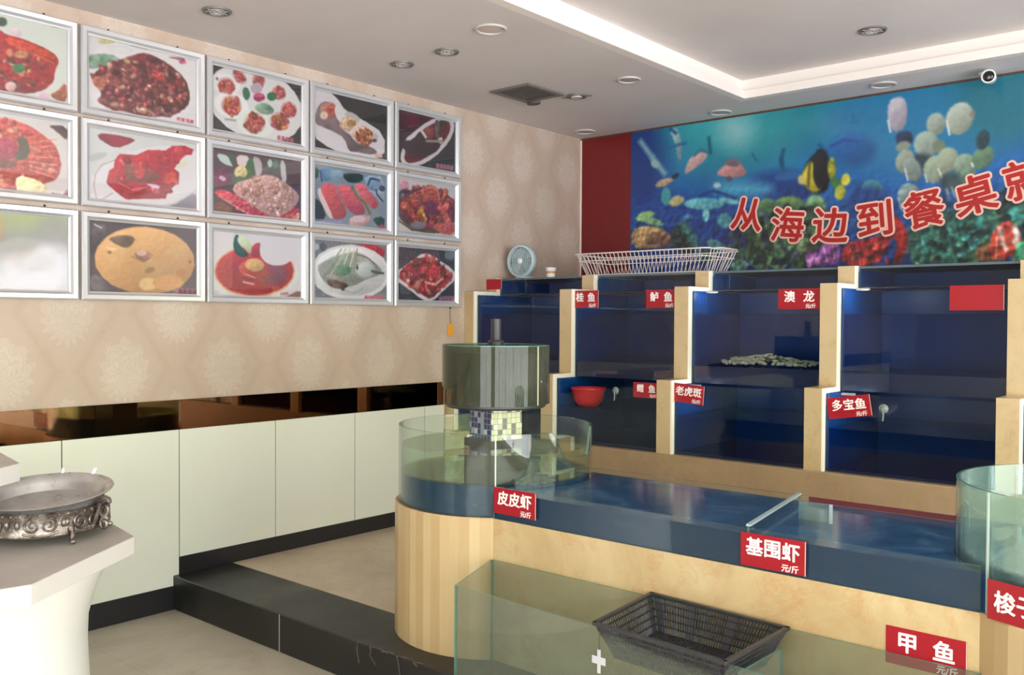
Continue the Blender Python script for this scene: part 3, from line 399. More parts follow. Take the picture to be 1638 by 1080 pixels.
(2,1):((85,62,72),[('s',[(24,80),(179,95),(239,265),(101,231)],(175,190,185),(175,190,185),0,11),('s',[(154,37),(258,65),(223,255),(179,172)],(60,85,70),(60,85,70),0,11),('s',[(249,52),(410,43),(366,237),(267,246)],(205,185,190),(205,185,190),0,11),('s',[(464,234),(459,289),(448,338),(433,378),(417,403),(400,412),(384,406),(369,382),(360,345),(355,298),(356,246),(362,191),(373,142),(386,102),(402,77),(420,68),(437,74),(450,95),(461,132),(464,182)],(60,105,60),(40,80,50),8,11),('s',[(428,37),(528,55),(548,289),(473,400),(455,215)],(170,160,162),(170,160,162),0,11),('s',[(364,369),(349,397),(331,418),(309,431),(287,434),(267,428),(249,409),(238,385),(232,354),(232,323),(241,289),(254,262),(272,240),(294,228),(316,222),(338,231),(355,246),(367,271),(373,302),(373,335)],(205,190,135),(185,160,100),8,11),('s',[(366,434),(360,452),(349,468),(331,483),(309,495),(283,502),(260,505),(238,502),(219,492),(208,480),(205,468),(208,449),(219,434),(238,418),(260,406),(283,397),(309,394),(331,397),(349,406),(360,418)],(60,95,55),(60,95,55),0,11),('s',[(548,49),(793,18),(804,265),(567,314)],(95,98,95),(60,62,62),8,11),('s',[(660,105),(658,126),(654,145),(649,163),(640,172),(633,178),(623,175),(616,169),(609,157),(605,138),(603,117),(605,95),(609,77),(616,62),(623,49),(633,43),(640,46),(649,52),(654,65),(658,83)],(180,185,180),(180,185,180),0,11),('s',[(731,102),(729,120),(724,135),(717,151),(706,160),(693,166),(682,166),(671,160),(662,148),(658,135),(656,120),(658,102),(662,86),(671,71),(682,62),(693,55),(706,55),(717,62),(724,71),(729,86)],(80,125,100),(80,125,100),0,11),('s',[(746,31),(814,28),(834,394),(766,382)],(175,172,172),(175,172,172),0,11),('s',[(834,52),(985,46),(985,529),(881,440),(814,262)],(75,50,62),(75,50,62),0,11),('s',[(196,455),(192,508),(177,557),(157,600),(130,628),(101,643),(71,640),(46,622),(24,588),(11,545),(7,492),(11,440),(26,391),(46,351),(71,323),(101,308),(130,308),(157,326),(177,360),(192,403)],(105,35,75),(80,30,60),6,11),('s',[(141,480),(137,489),(130,498),(119,505),(108,508),(97,505),(86,498),(77,489),(71,480),(68,468),(69,455),(73,443),(80,434),(91,428),(102,428),(113,428),(124,434),(133,443),(139,455),(143,468)],(205,150,190),(205,150,190),0,11),('s',[(-11,791),(419,1046),(-11,1108)],(120,75,62),(95,60,55),8,11),('s',[(7,991),(179,1055),(5,1080)],(150,120,95),(150,120,95),0,11),('s',[(7,723),(49,652),(179,652),(382,812),(567,929),(985,726),(985,1031),(642,1052),(419,1031),(179,862)],(205,75,75),(190,55,80),8,11),('c',[(24,708),(179,680),(419,818),(585,954),(793,963),(941,760),(971,991),(660,1022),(419,1018)],60,[(205,70,70),(215,110,90),(185,50,75),(215,100,120)],32),('s',[(239,511),(419,409),(548,317),(678,302),(843,418),(982,560),(971,698),(852,883),(678,1018),(528,923),(347,778),(205,662)],(195,150,142),(180,132,125),9,14),('c',[(258,532),(548,329),(698,326),(941,566),(843,858),(678,978),(382,772)],120,[(200,158,150),(188,140,132),(205,165,160),(182,128,115),(200,140,115)],32),('l',[(91,772),(419,1018)],13,(225,130,115)),('s',[(748,840),(748,846),(744,852),(739,855),(733,862),(728,862),(720,862),(715,862),(709,855),(707,852),(706,846),(707,840),(709,834),(715,831),(720,825),(728,825),(733,825),(739,825),(744,828),(748,834)],(120,70,75),(120,70,75),0,11),('s',[(883,1003),(985,837),(985,1031)],(190,140,110),(190,140,110),0,11)]),
(2,2):((204,196,202),[('s',[(971,604),(945,750),(867,884),(746,994),(598,1064),(437,1091),(280,1073),(143,1015),(37,924),(-31,808),(-53,677),(-31,543),(37,415),(144,311),(282,232),(437,195),(598,198),(746,250),(865,338),(943,463)],(206,204,206),(206,204,206),0,11),('s',[(775,1040),(1002,866),(1002,1046)],(140,100,95),(140,100,95),0,11),('s',[(932,567),(907,704),(837,829),(731,930),(598,997),(455,1024),(314,1009),(192,954),(95,869),(35,759),(15,634),(35,506),(95,387),(192,287),(316,216),(455,180),(598,186),(731,232),(837,317),(907,433)],(215,150,100),(215,150,100),0,23),('s',[(912,561),(888,689),(823,808),(720,902),(592,966),(455,991),(320,979),(201,927),(110,848),(51,744),(31,625),(51,506),(110,393),(203,302),(322,232),(455,198),(592,204),(718,247),(823,329),(888,436)],(190,45,45),(180,40,48),5,20),('s',[(473,588),(463,671),(431,744),(384,805),(324,848),(256,863),(192,854),(133,820),(88,765),(59,695),(48,619),(59,540),(88,466),(133,405),(192,363),(258,345),(324,351),(384,381),(431,436),(463,506)],(165,45,55),(185,45,48),5,54),('s',[(843,613),(834,671),(810,720),(771,762),(722,790),(669,802),(618,796),(570,774),(532,738),(510,692),(501,637),(510,585),(534,534),(570,494),(618,463),(669,451),(722,454),(771,476),(810,512),(834,561)],(125,70,85),(150,60,70),6,54),('s',[(510,27),(991,-30),(991,314),(883,393),(795,470),(678,491),(594,457),(528,372),(510,253)],(204,196,202),(204,196,202),0,7),('s',[(-11,27),(221,24),(230,229),(143,290),(40,402),(-11,573)],(203,197,201),(203,197,201),0,9),('s',[(616,643),(600,689),(567,723),(523,747),(472,753),(417,744),(367,720),(325,683),(296,637),(280,588),(280,537),(296,494),(327,457),(371,433),(420,427),(475,433),(525,457),(569,494),(600,540),(616,591)],(190,80,62),(170,55,50),7,13),('s',[(565,500),(558,534),(541,561),(514,585),(483,598),(448,601),(415,595),(386,579),(364,555),(349,524),(347,491),(355,460),(371,430),(397,409),(428,393),(461,390),(495,396),(525,412),(548,436),(563,466)],(205,150,85),(210,165,100),6,11),('s',[(258,46),(311,27),(419,143),(428,287),(400,341),(311,195)],(170,185,140),(195,205,165),6,11),('s',[(239,34),(283,30),(258,122),(311,223),(400,357),(311,390),(239,332),(214,207)],(35,90,65),(25,75,55),6,11),('s',[(428,195),(473,137),(528,131),(510,226),(519,372),(410,357)],(175,50,62),(155,40,55),6,11),('l',[(346,649),(464,707)],14,(215,130,110)),('l',[(327,780),(446,814)],18,(220,150,150)),('l',[(311,704),(437,747)],13,(130,30,35)),('l',[(757,942),(775,939)],8,(190,110,110)),('l',[(757,957),(775,954)],8,(190,110,110)),('l',[(757,973),(775,970)],8,(190,110,110)),('l',[(766,936),(766,976)],8,(190,110,110)),('l',[(782,939),(799,936)],8,(190,110,110)),('l',[(782,954),(799,951)],8,(190,110,110)),('l',[(782,970),(799,966)],8,(190,110,110)),('l',[(790,933),(790,973)],8,(190,110,110)),('l',[(806,936),(824,933)],8,(190,110,110)),('l',[(806,948),(824,945)],8,(190,110,110)),('l',[(806,963),(824,960)],8,(190,110,110)),('l',[(815,927),(815,970)],8,(190,110,110)),('l',[(830,930),(848,927)],8,(190,110,110)),('l',[(830,945),(848,942)],8,(190,110,110)),('l',[(830,960),(848,957)],8,(190,110,110)),('l',[(839,924),(839,963)],8,(190,110,110))]),
(3,0):((52,50,52),[('s',[(-52,-22),(179,-25),(297,49),(417,258),(631,329),(972,520),(972,988),(474,1028),(232,1000),(-41,800)],(198,190,195),(198,190,195),0,9),('s',[(-11,594),(20,363),(94,185),(221,145),(339,382),(352,582),(631,772),(865,849),(830,948),(563,951),(452,963),(406,742),(221,646)],(125,105,110),(100,85,88),7,11),('s',[(308,277),(303,326),(284,375),(258,418),(225,449),(190,468),(153,471),(120,458),(94,431),(77,394),(72,348),(77,295),(94,249),(120,206),(153,175),(188,157),(225,151),(258,163),(284,191),(303,231)],(150,100,85),(175,120,105),8,13),('s',[(297,265),(293,295),(282,326),(266,351),(244,369),(221,382),(197,385),(177,375),(161,360),(149,338),(146,311),(149,280),(161,252),(177,228),(197,206),(221,197),(244,194),(266,200),(282,215),(293,237)],(165,70,60),(185,90,80),7,13),('s',[(179,400),(175,425),(168,446),(157,465),(142,480),(125,486),(109,489),(94,483),(83,471),(76,452),(72,431),(76,409),(83,388),(94,366),(109,354),(125,345),(142,345),(157,351),(168,363),(175,378)],(205,175,155),(205,175,155),0,13),('s',[(402,277),(413,326),(417,375),(413,418),(402,452),(386,474),(363,483),(341,474),(317,452),(295,415),(279,372),(268,323),(264,277),(268,234),(279,197),(295,175),(317,169),(339,175),(363,200),(386,234)],(200,195,192),(200,195,192),0,13),('s',[(605,382),(590,400),(568,415),(541,418),(509,415),(478,406),(450,388),(428,366),(411,342),(406,314),(410,289),(423,271),(445,258),(472,252),(504,252),(535,265),(563,280),(587,305),(601,329),(609,357)],(175,165,160),(175,165,160),0,13),('s',[(572,477),(561,517),(539,557),(507,588),(472,606),(434,615),(397,609),(367,594),(343,563),(332,529),(332,486),(343,446),(363,409),(395,378),(430,357),(469,348),(506,354),(537,369),(559,397),(572,434)],(200,170,145),(170,110,85),8,13),('s',[(563,437),(559,458),(550,480),(535,498),(517,511),(496,520),(474,523),(456,520),(441,508),(432,492),(428,474),(432,452),(441,431),(456,412),(474,400),(494,391),(517,388),(535,391),(550,400),(559,415)],(165,125,75),(165,125,75),0,13),('s',[(828,655),(806,708),(768,754),(718,785),(662,800),(607,797),(557,775),(517,742),(489,692),(478,640),(483,582),(506,529),(542,486),(590,452),(646,437),(701,437),(753,458),(795,492),(823,542),(836,597)],(205,185,175),(180,150,135),8,13),('c',[(775,720),(749,754),(718,775),(681,785),(644,778),(611,760),(585,729),(568,689),(561,646),(565,603),(581,563),(605,529),(638,508),(673,498),(710,502),(744,520),(771,551),(790,591),(797,637),(792,680)],36,[(165,90,60),(150,70,50),(180,110,70),(130,70,55)],40),('s',[(876,618),(875,643),(867,668),(856,686),(843,698),(828,708),(814,708),(801,698),(792,686),(784,668),(782,643),(784,622),(792,597),(801,578),(814,566),(828,557),(843,557),(856,563),(867,578),(875,597)],(175,165,172),(175,165,172),0,13),('s',[(851,671),(849,680),(843,689),(836,695),(827,702),(817,708),(806,708),(797,708),(792,702),(786,695),(784,689),(786,680),(790,671),(797,662),(806,655),(817,652),(827,652),(836,652),(843,658),(849,665)],(75,60,65),(75,60,65),0,13),('s',[(6,366),(4,369),(0,375),(-6,382),(-13,385),(-20,388),(-30,391),(-37,391),(-42,388),(-46,385),(-48,382),(-46,378),(-42,372),(-37,366),(-30,363),(-20,360),(-13,357),(-6,357),(0,360),(4,363)],(80,72,74),(80,72,74),0,13),('l',[(832,923),(851,923)],13,(205,150,140)),('l',[(832,945),(851,945)],13,(205,150,140)),('l',[(832,966),(851,966)],13,(205,150,140)),('l',[(841,914),(841,975)],13,(205,150,140)),('l',[(858,923),(876,920)],13,(205,150,140)),('l',[(858,945),(876,942)],13,(205,150,140)),('l',[(858,966),(878,963)],13,(205,150,140)),('l',[(867,914),(867,972)],13,(205,150,140)),('l',[(886,920),(904,917)],13,(205,150,140)),('l',[(886,942),(904,938)],13,(205,150,140)),('l',[(886,963),(904,960)],13,(205,150,140)),('l',[(895,911),(895,969)],13,(205,150,140)),('l',[(911,917),(932,914)],13,(205,150,140)),('l',[(911,938),(932,935)],13,(205,150,140)),('l',[(911,960),(932,960)],13,(205,150,140)),('l',[(921,908),(921,969)],13,(205,150,140))]),
(3,1):((120,130,142),[('s',[(-37,46),(68,62),(50,249),(-28,265)],(45,75,65),(45,75,65),0,12),('s',[(288,123),(280,160),(264,197),(238,228),(205,252),(168,265),(131,268),(98,255),(72,237),(55,206),(50,172),(55,132),(72,95),(98,65),(131,40),(168,28),(205,25),(238,34),(264,55),(280,86)],(110,150,175),(80,110,150),8,12),('l',[(79,98),(98,280)],18,(45,65,120)),('s',[(399,111),(395,142),(382,172),(362,197),(336,215),(308,225),(279,225),(255,218),(234,200),(221,178),(218,151),(221,120),(234,92),(255,68),(279,49),(306,37),(336,37),(362,43),(382,62),(395,83)],(115,145,165),(140,165,180),8,12),('s',[(378,77),(661,31),(649,185),(470,246),(389,169)],(35,58,52),(30,45,48),8,12),('s',[(672,55),(967,25),(967,557),(845,452),(703,255)],(165,178,190),(120,140,165),8,12),('s',[(926,225),(910,262),(884,292),(852,314),(815,320),(779,317),(745,302),(720,277),(701,243),(696,203),(699,163),(716,126),(740,95),(773,77),(808,68),(845,71),(878,83),(906,111),(924,145),(932,185)],(120,150,170),(90,115,150),8,12),('l',[(725,225),(768,92),(900,108)],20,(40,45,60)),('l',[(845,286),(856,366),(945,492)],18,(35,40,65)),('s',[(978,246),(976,265),(970,280),(959,295),(946,305),(934,311),(921,311),(908,305),(899,295),(891,280),(889,262),(891,246),(897,228),(908,215),(919,203),(934,197),(946,197),(959,203),(969,215),(976,228)],(45,50,85),(45,50,85),0,12),('s',[(-28,578),(89,637),(168,942),(-28,957)],(48,54,56),(40,44,46),8,12),('s',[(-28,997),(472,923),(472,1058),(-28,1126)],(130,125,165),(160,150,175),9,12),('s',[(30,462),(89,372),(258,902),(197,923),(98,686)],(210,180,178),(210,180,178),0,12),('s',[(59,366),(197,286),(268,314),(297,440),(430,742),(410,880),(258,929),(197,738)],(195,80,80),(185,70,88),6,12),('s',[(277,323),(430,268),(513,360),(683,646),(694,769),(524,822),(389,612),(308,440)],(200,85,90),(185,65,95),6,12),('s',[(513,252),(661,197),(769,354),(889,542),(856,646),(769,646),(640,489)],(198,85,98),(188,75,95),6,12),('l',[(109,462),(297,412)],7,(165,75,75)),('l',[(148,572),(349,526)],7,(165,75,75)),('l',[(197,698),(430,646)],7,(165,75,75)),('l',[(328,422),(524,385)],7,(165,75,75)),('l',[(410,529),(609,508)],7,(165,75,75)),('l',[(461,655),(672,622)],7,(165,75,75)),('l',[(598,345),(736,305)],7,(165,75,75)),('l',[(672,483),(834,440)],7,(165,75,75)),('l',[(502,295),(576,471),(683,563),(758,745)],34,(110,95,75)),('l',[(308,357),(430,714)],16,(150,105,80)),('s',[(472,843),(747,775),(769,868),(620,1028),(472,1018)],(195,180,150),(180,130,130),9,12),('s',[(792,822),(969,769),(969,994),(836,929)],(35,65,58),(35,65,58),0,12),('s',[(705,865),(699,880),(685,898),(661,914),(631,926),(598,932),(565,935),(537,932),(513,923),(498,911),(493,895),(498,877),(513,858),(535,843),(565,831),(598,825),(631,822),(661,825),(685,834),(699,846)],(195,165,180),(195,165,180),0,12),('l',[(913,972),(958,982)],61,(175,60,70))]),
(3,2):((112,118,128),[('s',[(537,3),(969,21),(969,259),(792,131)],(170,35,60),(185,30,45),6,12),('s',[(68,119),(66,137),(57,155),(46,171),(31,180),(13,186),(-4,183),(-18,177),(-31,165),(-39,149),(-41,128),(-39,110),(-31,91),(-18,76),(-4,67),(13,61),(30,64),(46,70),(57,82),(66,98)],(160,180,170),(160,180,170),0,12),('s',[(162,107),(159,131),(153,152),(142,171),(129,183),(114,186),(101,186),(89,177),(77,162),(70,140),(68,119),(70,95),(77,73),(87,55),(100,43),(114,40),(129,40),(142,49),(153,64),(159,85)],(75,85,95),(75,85,95),0,12),('s',[(1054,530),(1018,692),(928,835),(795,945),(633,1012),(459,1030),(293,1003),(148,927),(37,817),(-30,683),(-50,537),(-18,387),(59,250),(179,140),(328,67),(498,34),(670,52),(827,119),(952,229),(1031,372)],(206,206,208),(206,206,208),0,10),('s',[(1000,518),(969,659),(887,784),(766,878),(620,939),(461,954),(310,930),(177,866),(76,771),(15,652),(-4,521),(24,393),(96,274),(205,177),(341,113),(496,85),(653,101),(795,159),(908,256),(980,378)],(200,202,204),(208,205,208),6,19),('s',[(31,466),(114,372),(266,259),(400,210),(539,146),(659,186),(843,338),(959,500),(843,585),(699,646),(598,732),(480,790),(382,832),(199,802),(96,671)],(150,155,150),(120,125,122),8,17),('s',[(50,439),(227,314),(323,369),(295,546),(172,655),(96,634)],(125,128,124),(150,150,146),8,15),('s',[(153,668),(343,695),(480,762),(382,845),(199,817)],(105,78,70),(85,65,55),8,12),('s',[(312,640),(306,652),(293,659),(273,665),(249,668),(223,665),(197,659),(175,649),(157,637),(148,625),(144,613),(149,601),(164,595),(183,588),(207,585),(232,588),(258,595),(282,604),(299,616),(310,628)],(165,150,155),(165,150,155),0,12),('s',[(823,457),(815,506),(797,552),(768,588),(731,613),(690,622),(649,616),(613,598),(583,564),(565,524),(559,476),(565,430),(583,384),(613,348),(648,323),(688,311),(731,314),(768,335),(797,366),(815,409)],(185,192,190),(170,178,175),7,38),('l',[(362,125),(227,387),(96,610)],17,(150,165,135)),('l',[(421,119),(314,381),(208,604)],17,(165,190,145)),('l',[(478,113),(400,375),(323,595)],17,(190,205,165)),('l',[(539,107),(489,366),(439,588)],17,(205,205,170)),('l',[(577,104),(548,363),(518,582)],17,(140,140,105)),('s',[(247,451),(400,387),(489,430),(480,558),(382,616),(286,585)],(75,125,100),(100,150,120),8,12),('l',[(577,204),(720,244),(863,387)],13,(105,100,105)),('l',[(780,485),(843,506),(959,518)],25,(75,75,82)),('l',[(480,610),(598,704)],23,(130,130,95)),('s',[(594,436),(594,451),(590,466),(589,479),(583,485),(577,488),(574,485),(568,479),(565,466),(563,454),(563,439),(563,421),(565,409),(568,396),(574,387),(577,384),(583,387),(587,393),(590,405),(594,421)],(55,80,70),(55,80,70),0,12),('l',[(400,845),(489,909),(600,872),(670,793)],10,(150,145,152)),('s',[(406,845),(404,851),(400,857),(395,863),(389,866),(382,866),(375,866),(367,863),(363,860),(360,854),(358,845),(360,838),(363,832),(367,826),(375,823),(382,823),(389,823),(395,826),(400,829),(404,835)],(70,55,70),(70,55,70),0,12),('l',[(685,957),(723,954)],14,(205,90,115)),('l',[(685,979),(723,979)],14,(205,90,115)),('l',[(685,1003),(723,1003)],14,(205,90,115)),('l',[(703,945),(705,1012)],14,(205,90,115)),('l',[(740,954),(779,954)],14,(205,90,115)),('l',[(740,979),(779,979)],14,(205,90,115)),('l',[(740,1003),(779,1003)],14,(205,90,115)),('l',[(758,945),(760,1012)],14,(205,90,115)),('l',[(795,954),(836,954)],14,(205,90,115)),('l',[(795,979),(836,979)],14,(205,90,115)),('l',[(795,1000),(836,1000)],14,(205,90,115)),('l',[(815,945),(815,1009)],14,(205,90,115)),('l',[(851,954),(891,954)],14,(205,90,115)),('l',[(851,979),(891,976)],14,(205,90,115)),('l',[(851,1000),(891,1000)],14,(205,90,115)),('l',[(871,945),(871,1009)],14,(205,90,115)),('l',[(908,954),(948,951)],14,(205,90,115)),('l',[(908,976),(948,976)],14,(205,90,115)),('l',[(908,1000),(948,1000)],14,(205,90,115)),('l',[(928,942),(928,1009)],14,(205,90,115))]),
(4,0):((62,58,62),[('s',[(-66,-12),(448,-43),(641,-22),(299,265),(56,588),(-64,763)],(85,45,58),(60,45,52),6,15),('s',[(361,123),(355,163),(339,203),(315,237),(283,262),(249,277),(215,280),(183,268),(159,246),(143,215),(139,178),(143,138),(159,102),(183,68),(215,40),(249,25),(283,22),(315,34),(339,52),(355,83)],(100,40,60),(100,40,60),0,15),('s',[(948,-55),(988,31),(980,163),(924,332),(825,514),(695,689),(550,846),(402,963),(265,1037),(155,1055),(78,1018),(42,935),(50,809),(100,652),(189,480),(311,308),(452,148),(602,22),(743,-58),(863,-86)],(190,180,184),(190,180,184),0,10),('s',[(892,12),(920,80),(904,188),(849,329),(757,483),(643,637),(518,775),(390,886),(277,954),(187,978),(127,957),(104,892),(118,788),(169,655),(253,508),(361,357),(484,215),(612,102),(731,25),(829,-6)],(108,48,52),(95,40,46),6,18),('s',[(68,708),(44,603),(263,468),(361,317),(424,317),(526,505),(761,492),(629,708),(351,840),(165,782)],(62,52,58),(75,55,60),7,15),('s',[(92,563),(323,298),(398,252),(375,302),(237,529)],(200,188,194),(200,188,194),0,15),('s',[(629,295),(624,332),(610,366),(586,397),(558,422),(526,434),(494,437),(466,425),(444,406),(428,378),(424,345),(428,308),(444,274),(466,243),(494,222),(526,206),(558,203),(586,212),(610,234),(624,262)],(140,70,70),(110,65,65),7,15),('l',[(398,308),(476,418)],44,(185,180,178)),('s',[(627,52),(707,3),(733,298),(655,431)],(72,72,72),(120,120,118),8,15),('s',[(779,403),(777,422),(771,443),(761,458),(747,471),(735,477),(721,477),(707,471),(697,458),(691,443),(689,425),(691,403),(697,385),(707,369),(719,357),(733,351),(747,351),(761,357),(771,366),(777,385)],(200,180,182),(200,180,182),0,15),('l',[(476,489),(761,422)],31,(130,130,120)),('s',[(707,18),(825,0),(839,98),(733,126)],(55,65,50),(55,65,50),0,15),('l',[(661,902),(707,902)],22,(165,95,115)),('l',[(661,932),(707,929)],22,(165,95,115)),('l',[(661,960),(707,960)],22,(165,95,115)),('l',[(685,889),(685,972)],22,(165,95,115)),('l',[(725,902),(771,898)],22,(165,95,115)),('l',[(725,929),(771,926)],22,(165,95,115)),('l',[(725,957),(771,957)],22,(165,95,115)),('l',[(747,889),(747,969)],22,(165,95,115)),('l',[(789,898),(835,895)],22,(165,95,115)),('l',[(789,926),(835,923)],22,(165,95,115)),('l',[(789,957),(835,954)],22,(165,95,115)),('l',[(811,886),(811,966)],22,(165,95,115)),('l',[(853,895),(898,892)],22,(165,95,115)),('l',[(853,923),(898,923)],22,(165,95,115)),('l',[(853,954),(898,951)],22,(165,95,115)),('l',[(875,883),(875,963)],22,(165,95,115)),('l',[(916,892),(962,889)],22,(165,95,115)),('l',[(916,920),(962,920)],22,(165,95,115)),('l',[(916,951),(962,948)],22,(165,95,115)),('l',[(940,880),(940,960)],22,(165,95,115))]),
(4,1):((185,178,178),[('s',[(-30,37),(187,22),(167,249),(-8,280)],(200,120,140),(185,160,165),8,30),('s',[(-62,289),(100,237),(-8,575),(-62,486)],(75,90,85),(75,90,85),0,30),('s',[(1060,557),(1014,702),(916,828),(781,926),(620,985),(450,1000),(291,972),(153,905),(52,803),(-4,680),(-12,545),(28,409),(114,289),(239,188),(392,123),(560,98),(725,117),(873,182),(984,283),(1050,412)],(85,75,68),(85,75,68),0,20),('s',[(1036,529),(992,662),(900,778),(771,868),(616,923),(454,935),(301,911),(169,849),(74,757),(18,643),(8,520),(46,397),(129,286),(249,194),(394,135),(556,111),(713,129),(855,188),(962,280),(1026,397)],(125,62,52),(95,50,55),7,35),('c',[(1010,477),(970,603),(882,717),(757,803),(612,858),(456,874),(309,849),(183,788),(92,702),(38,591),(30,471),(66,351),(145,243),(259,154),(400,95),(554,74),(705,89),(839,145),(942,234),(1002,348)],150,[(165,70,55),(140,60,50),(185,95,70),(110,50,55),(175,110,70),(150,55,70),(190,85,80),(100,50,70)],74),('s',[(719,209),(711,268),(691,323),(659,369),(618,400),(574,418),(530,415),(490,394),(458,360),(438,311),(430,255),(438,197),(458,145),(488,98),(528,65),(574,46),(618,49),(657,68),(691,105),(711,151)],(180,85,72),(165,70,65),7,30),('s',[(667,203),(663,243),(651,283),(633,314),(610,335),(586,345),(560,345),(538,329),(520,305),(508,271),(504,231),(508,191),(520,154),(538,123),(560,98),(584,89),(610,92),(633,105),(651,132),(663,166)],(170,75,65),(170,75,65),0,30),('l',[(480,120),(574,52),(689,135),(713,286)],35,(200,110,95)),('l',[(390,542),(482,732)],49,(195,135,60)),('l',[(715,338),(811,557),(835,711)],49,(185,85,70)),('s',[(201,231),(197,246),(187,265),(169,277),(147,289),(124,295),(98,295),(76,292),(60,286),(48,274),(44,258),(48,243),(60,228),(76,212),(98,200),(122,194),(147,194),(169,197),(187,203),(197,215)],(70,45,60),(70,45,60),0,30),('l',[(167,274),(390,135)],30,(90,55,60)),('s',[(667,474),(663,523),(649,569),(629,606),(604,631),(574,643),(546,640),(520,622),(500,591),(486,551),(482,502),(486,455),(498,409),(520,372),(546,348),(574,335),(602,338),(627,357),(649,388),(663,428)],(110,45,75),(110,45,75),0,30),('s',[(482,834),(476,858),(456,883),(426,905),(388,920),(347,929),(305,929),(267,923),(237,911),(219,892),(211,868),(219,846),(237,822),(267,800),(305,785),(347,775),(388,775),(426,782),(456,794),(476,812)],(120,110,125),(120,110,125),0,30),('s',[(552,825),(1004,689),(1006,978),(739,985)],(190,90,75),(175,80,85),7,30),('l',[(16,818),(235,966),(715,960)],20,(75,70,50))]),
(4,2):((52,60,75),[('s',[(1020,73),(1014,104),(1000,128),(978,152),(952,168),(922,174),(892,171),(865,162),(843,143),(829,119),(825,91),(829,61),(843,37),(865,15),(890,-3),(920,-9),(950,-6),(978,3),(1000,21),(1014,46)],(105,118,128),(105,118,128),0,30),('l',[(-26,104),(371,119)],99,(62,66,78)),('s',[(-58,497),(191,284),(438,61),(624,122),(1032,402),(1034,558),(839,750),(604,1018),(440,1009),(171,780),(-58,622)],(205,195,200),(205,195,200),0,15),('s',[(-36,534),(237,293),(438,137),(624,174),(996,482),(791,701),(580,994),(394,872),(171,707)],(160,45,55),(130,40,50),6,20),('c',[(-26,534),(237,293),(438,137),(624,174),(984,482),(791,677),(580,966),(394,848),(171,683)],140,[(175,50,58),(150,40,50),(195,90,85),(130,50,55),(190,60,70),(110,60,55),(200,120,110)],69),('s',[(731,421),(725,454),(711,482),(687,506),(657,524),(625,530),(592,527),(564,515),(540,494),(526,466),(520,436),(524,402),(540,375),(562,351),(592,332),(624,326),(657,329),(685,341),(709,363),(725,390)],(195,50,65),(195,50,65),0,30),('l',[(462,640),(649,683),(791,546)],30,(215,150,140)),('s',[(201,631),(199,643),(195,659),(189,668),(179,674),(171,677),(161,677),(153,671),(145,662),(141,649),(139,634),(141,619),(145,607),(151,598),(161,591),(171,588),(179,588),(189,595),(195,604),(199,616)],(220,170,150),(220,170,150),0,30),('l',[(725,930),(777,930)],25,(150,95,130)),('l',[(725,963),(777,960)],25,(150,95,130)),('l',[(725,994),(777,994)],25,(150,95,130)),('l',[(751,918),(751,1006)],25,(150,95,130)),('l',[(797,930),(849,927)],25,(150,95,130)),('l',[(797,960),(849,960)],25,(150,95,130)),('l',[(797,991),(849,991)],25,(150,95,130)),('l',[(823,915),(823,1003)],25,(150,95,130)),('l',[(869,927),(922,924)],25,(150,95,130)),('l',[(871,957),(922,957)],25,(150,95,130)),('l',[(871,991),(922,988)],25,(150,95,130)),('l',[(896,915),(896,1003)],25,(150,95,130)),('l',[(942,924),(996,921)],25,(150,95,130)),('l',[(942,957),(996,954)],25,(150,95,130)),('l',[(942,988),(996,988)],25,(150,95,130)),('l',[(968,912),(968,1000)],25,(150,95,130))])}
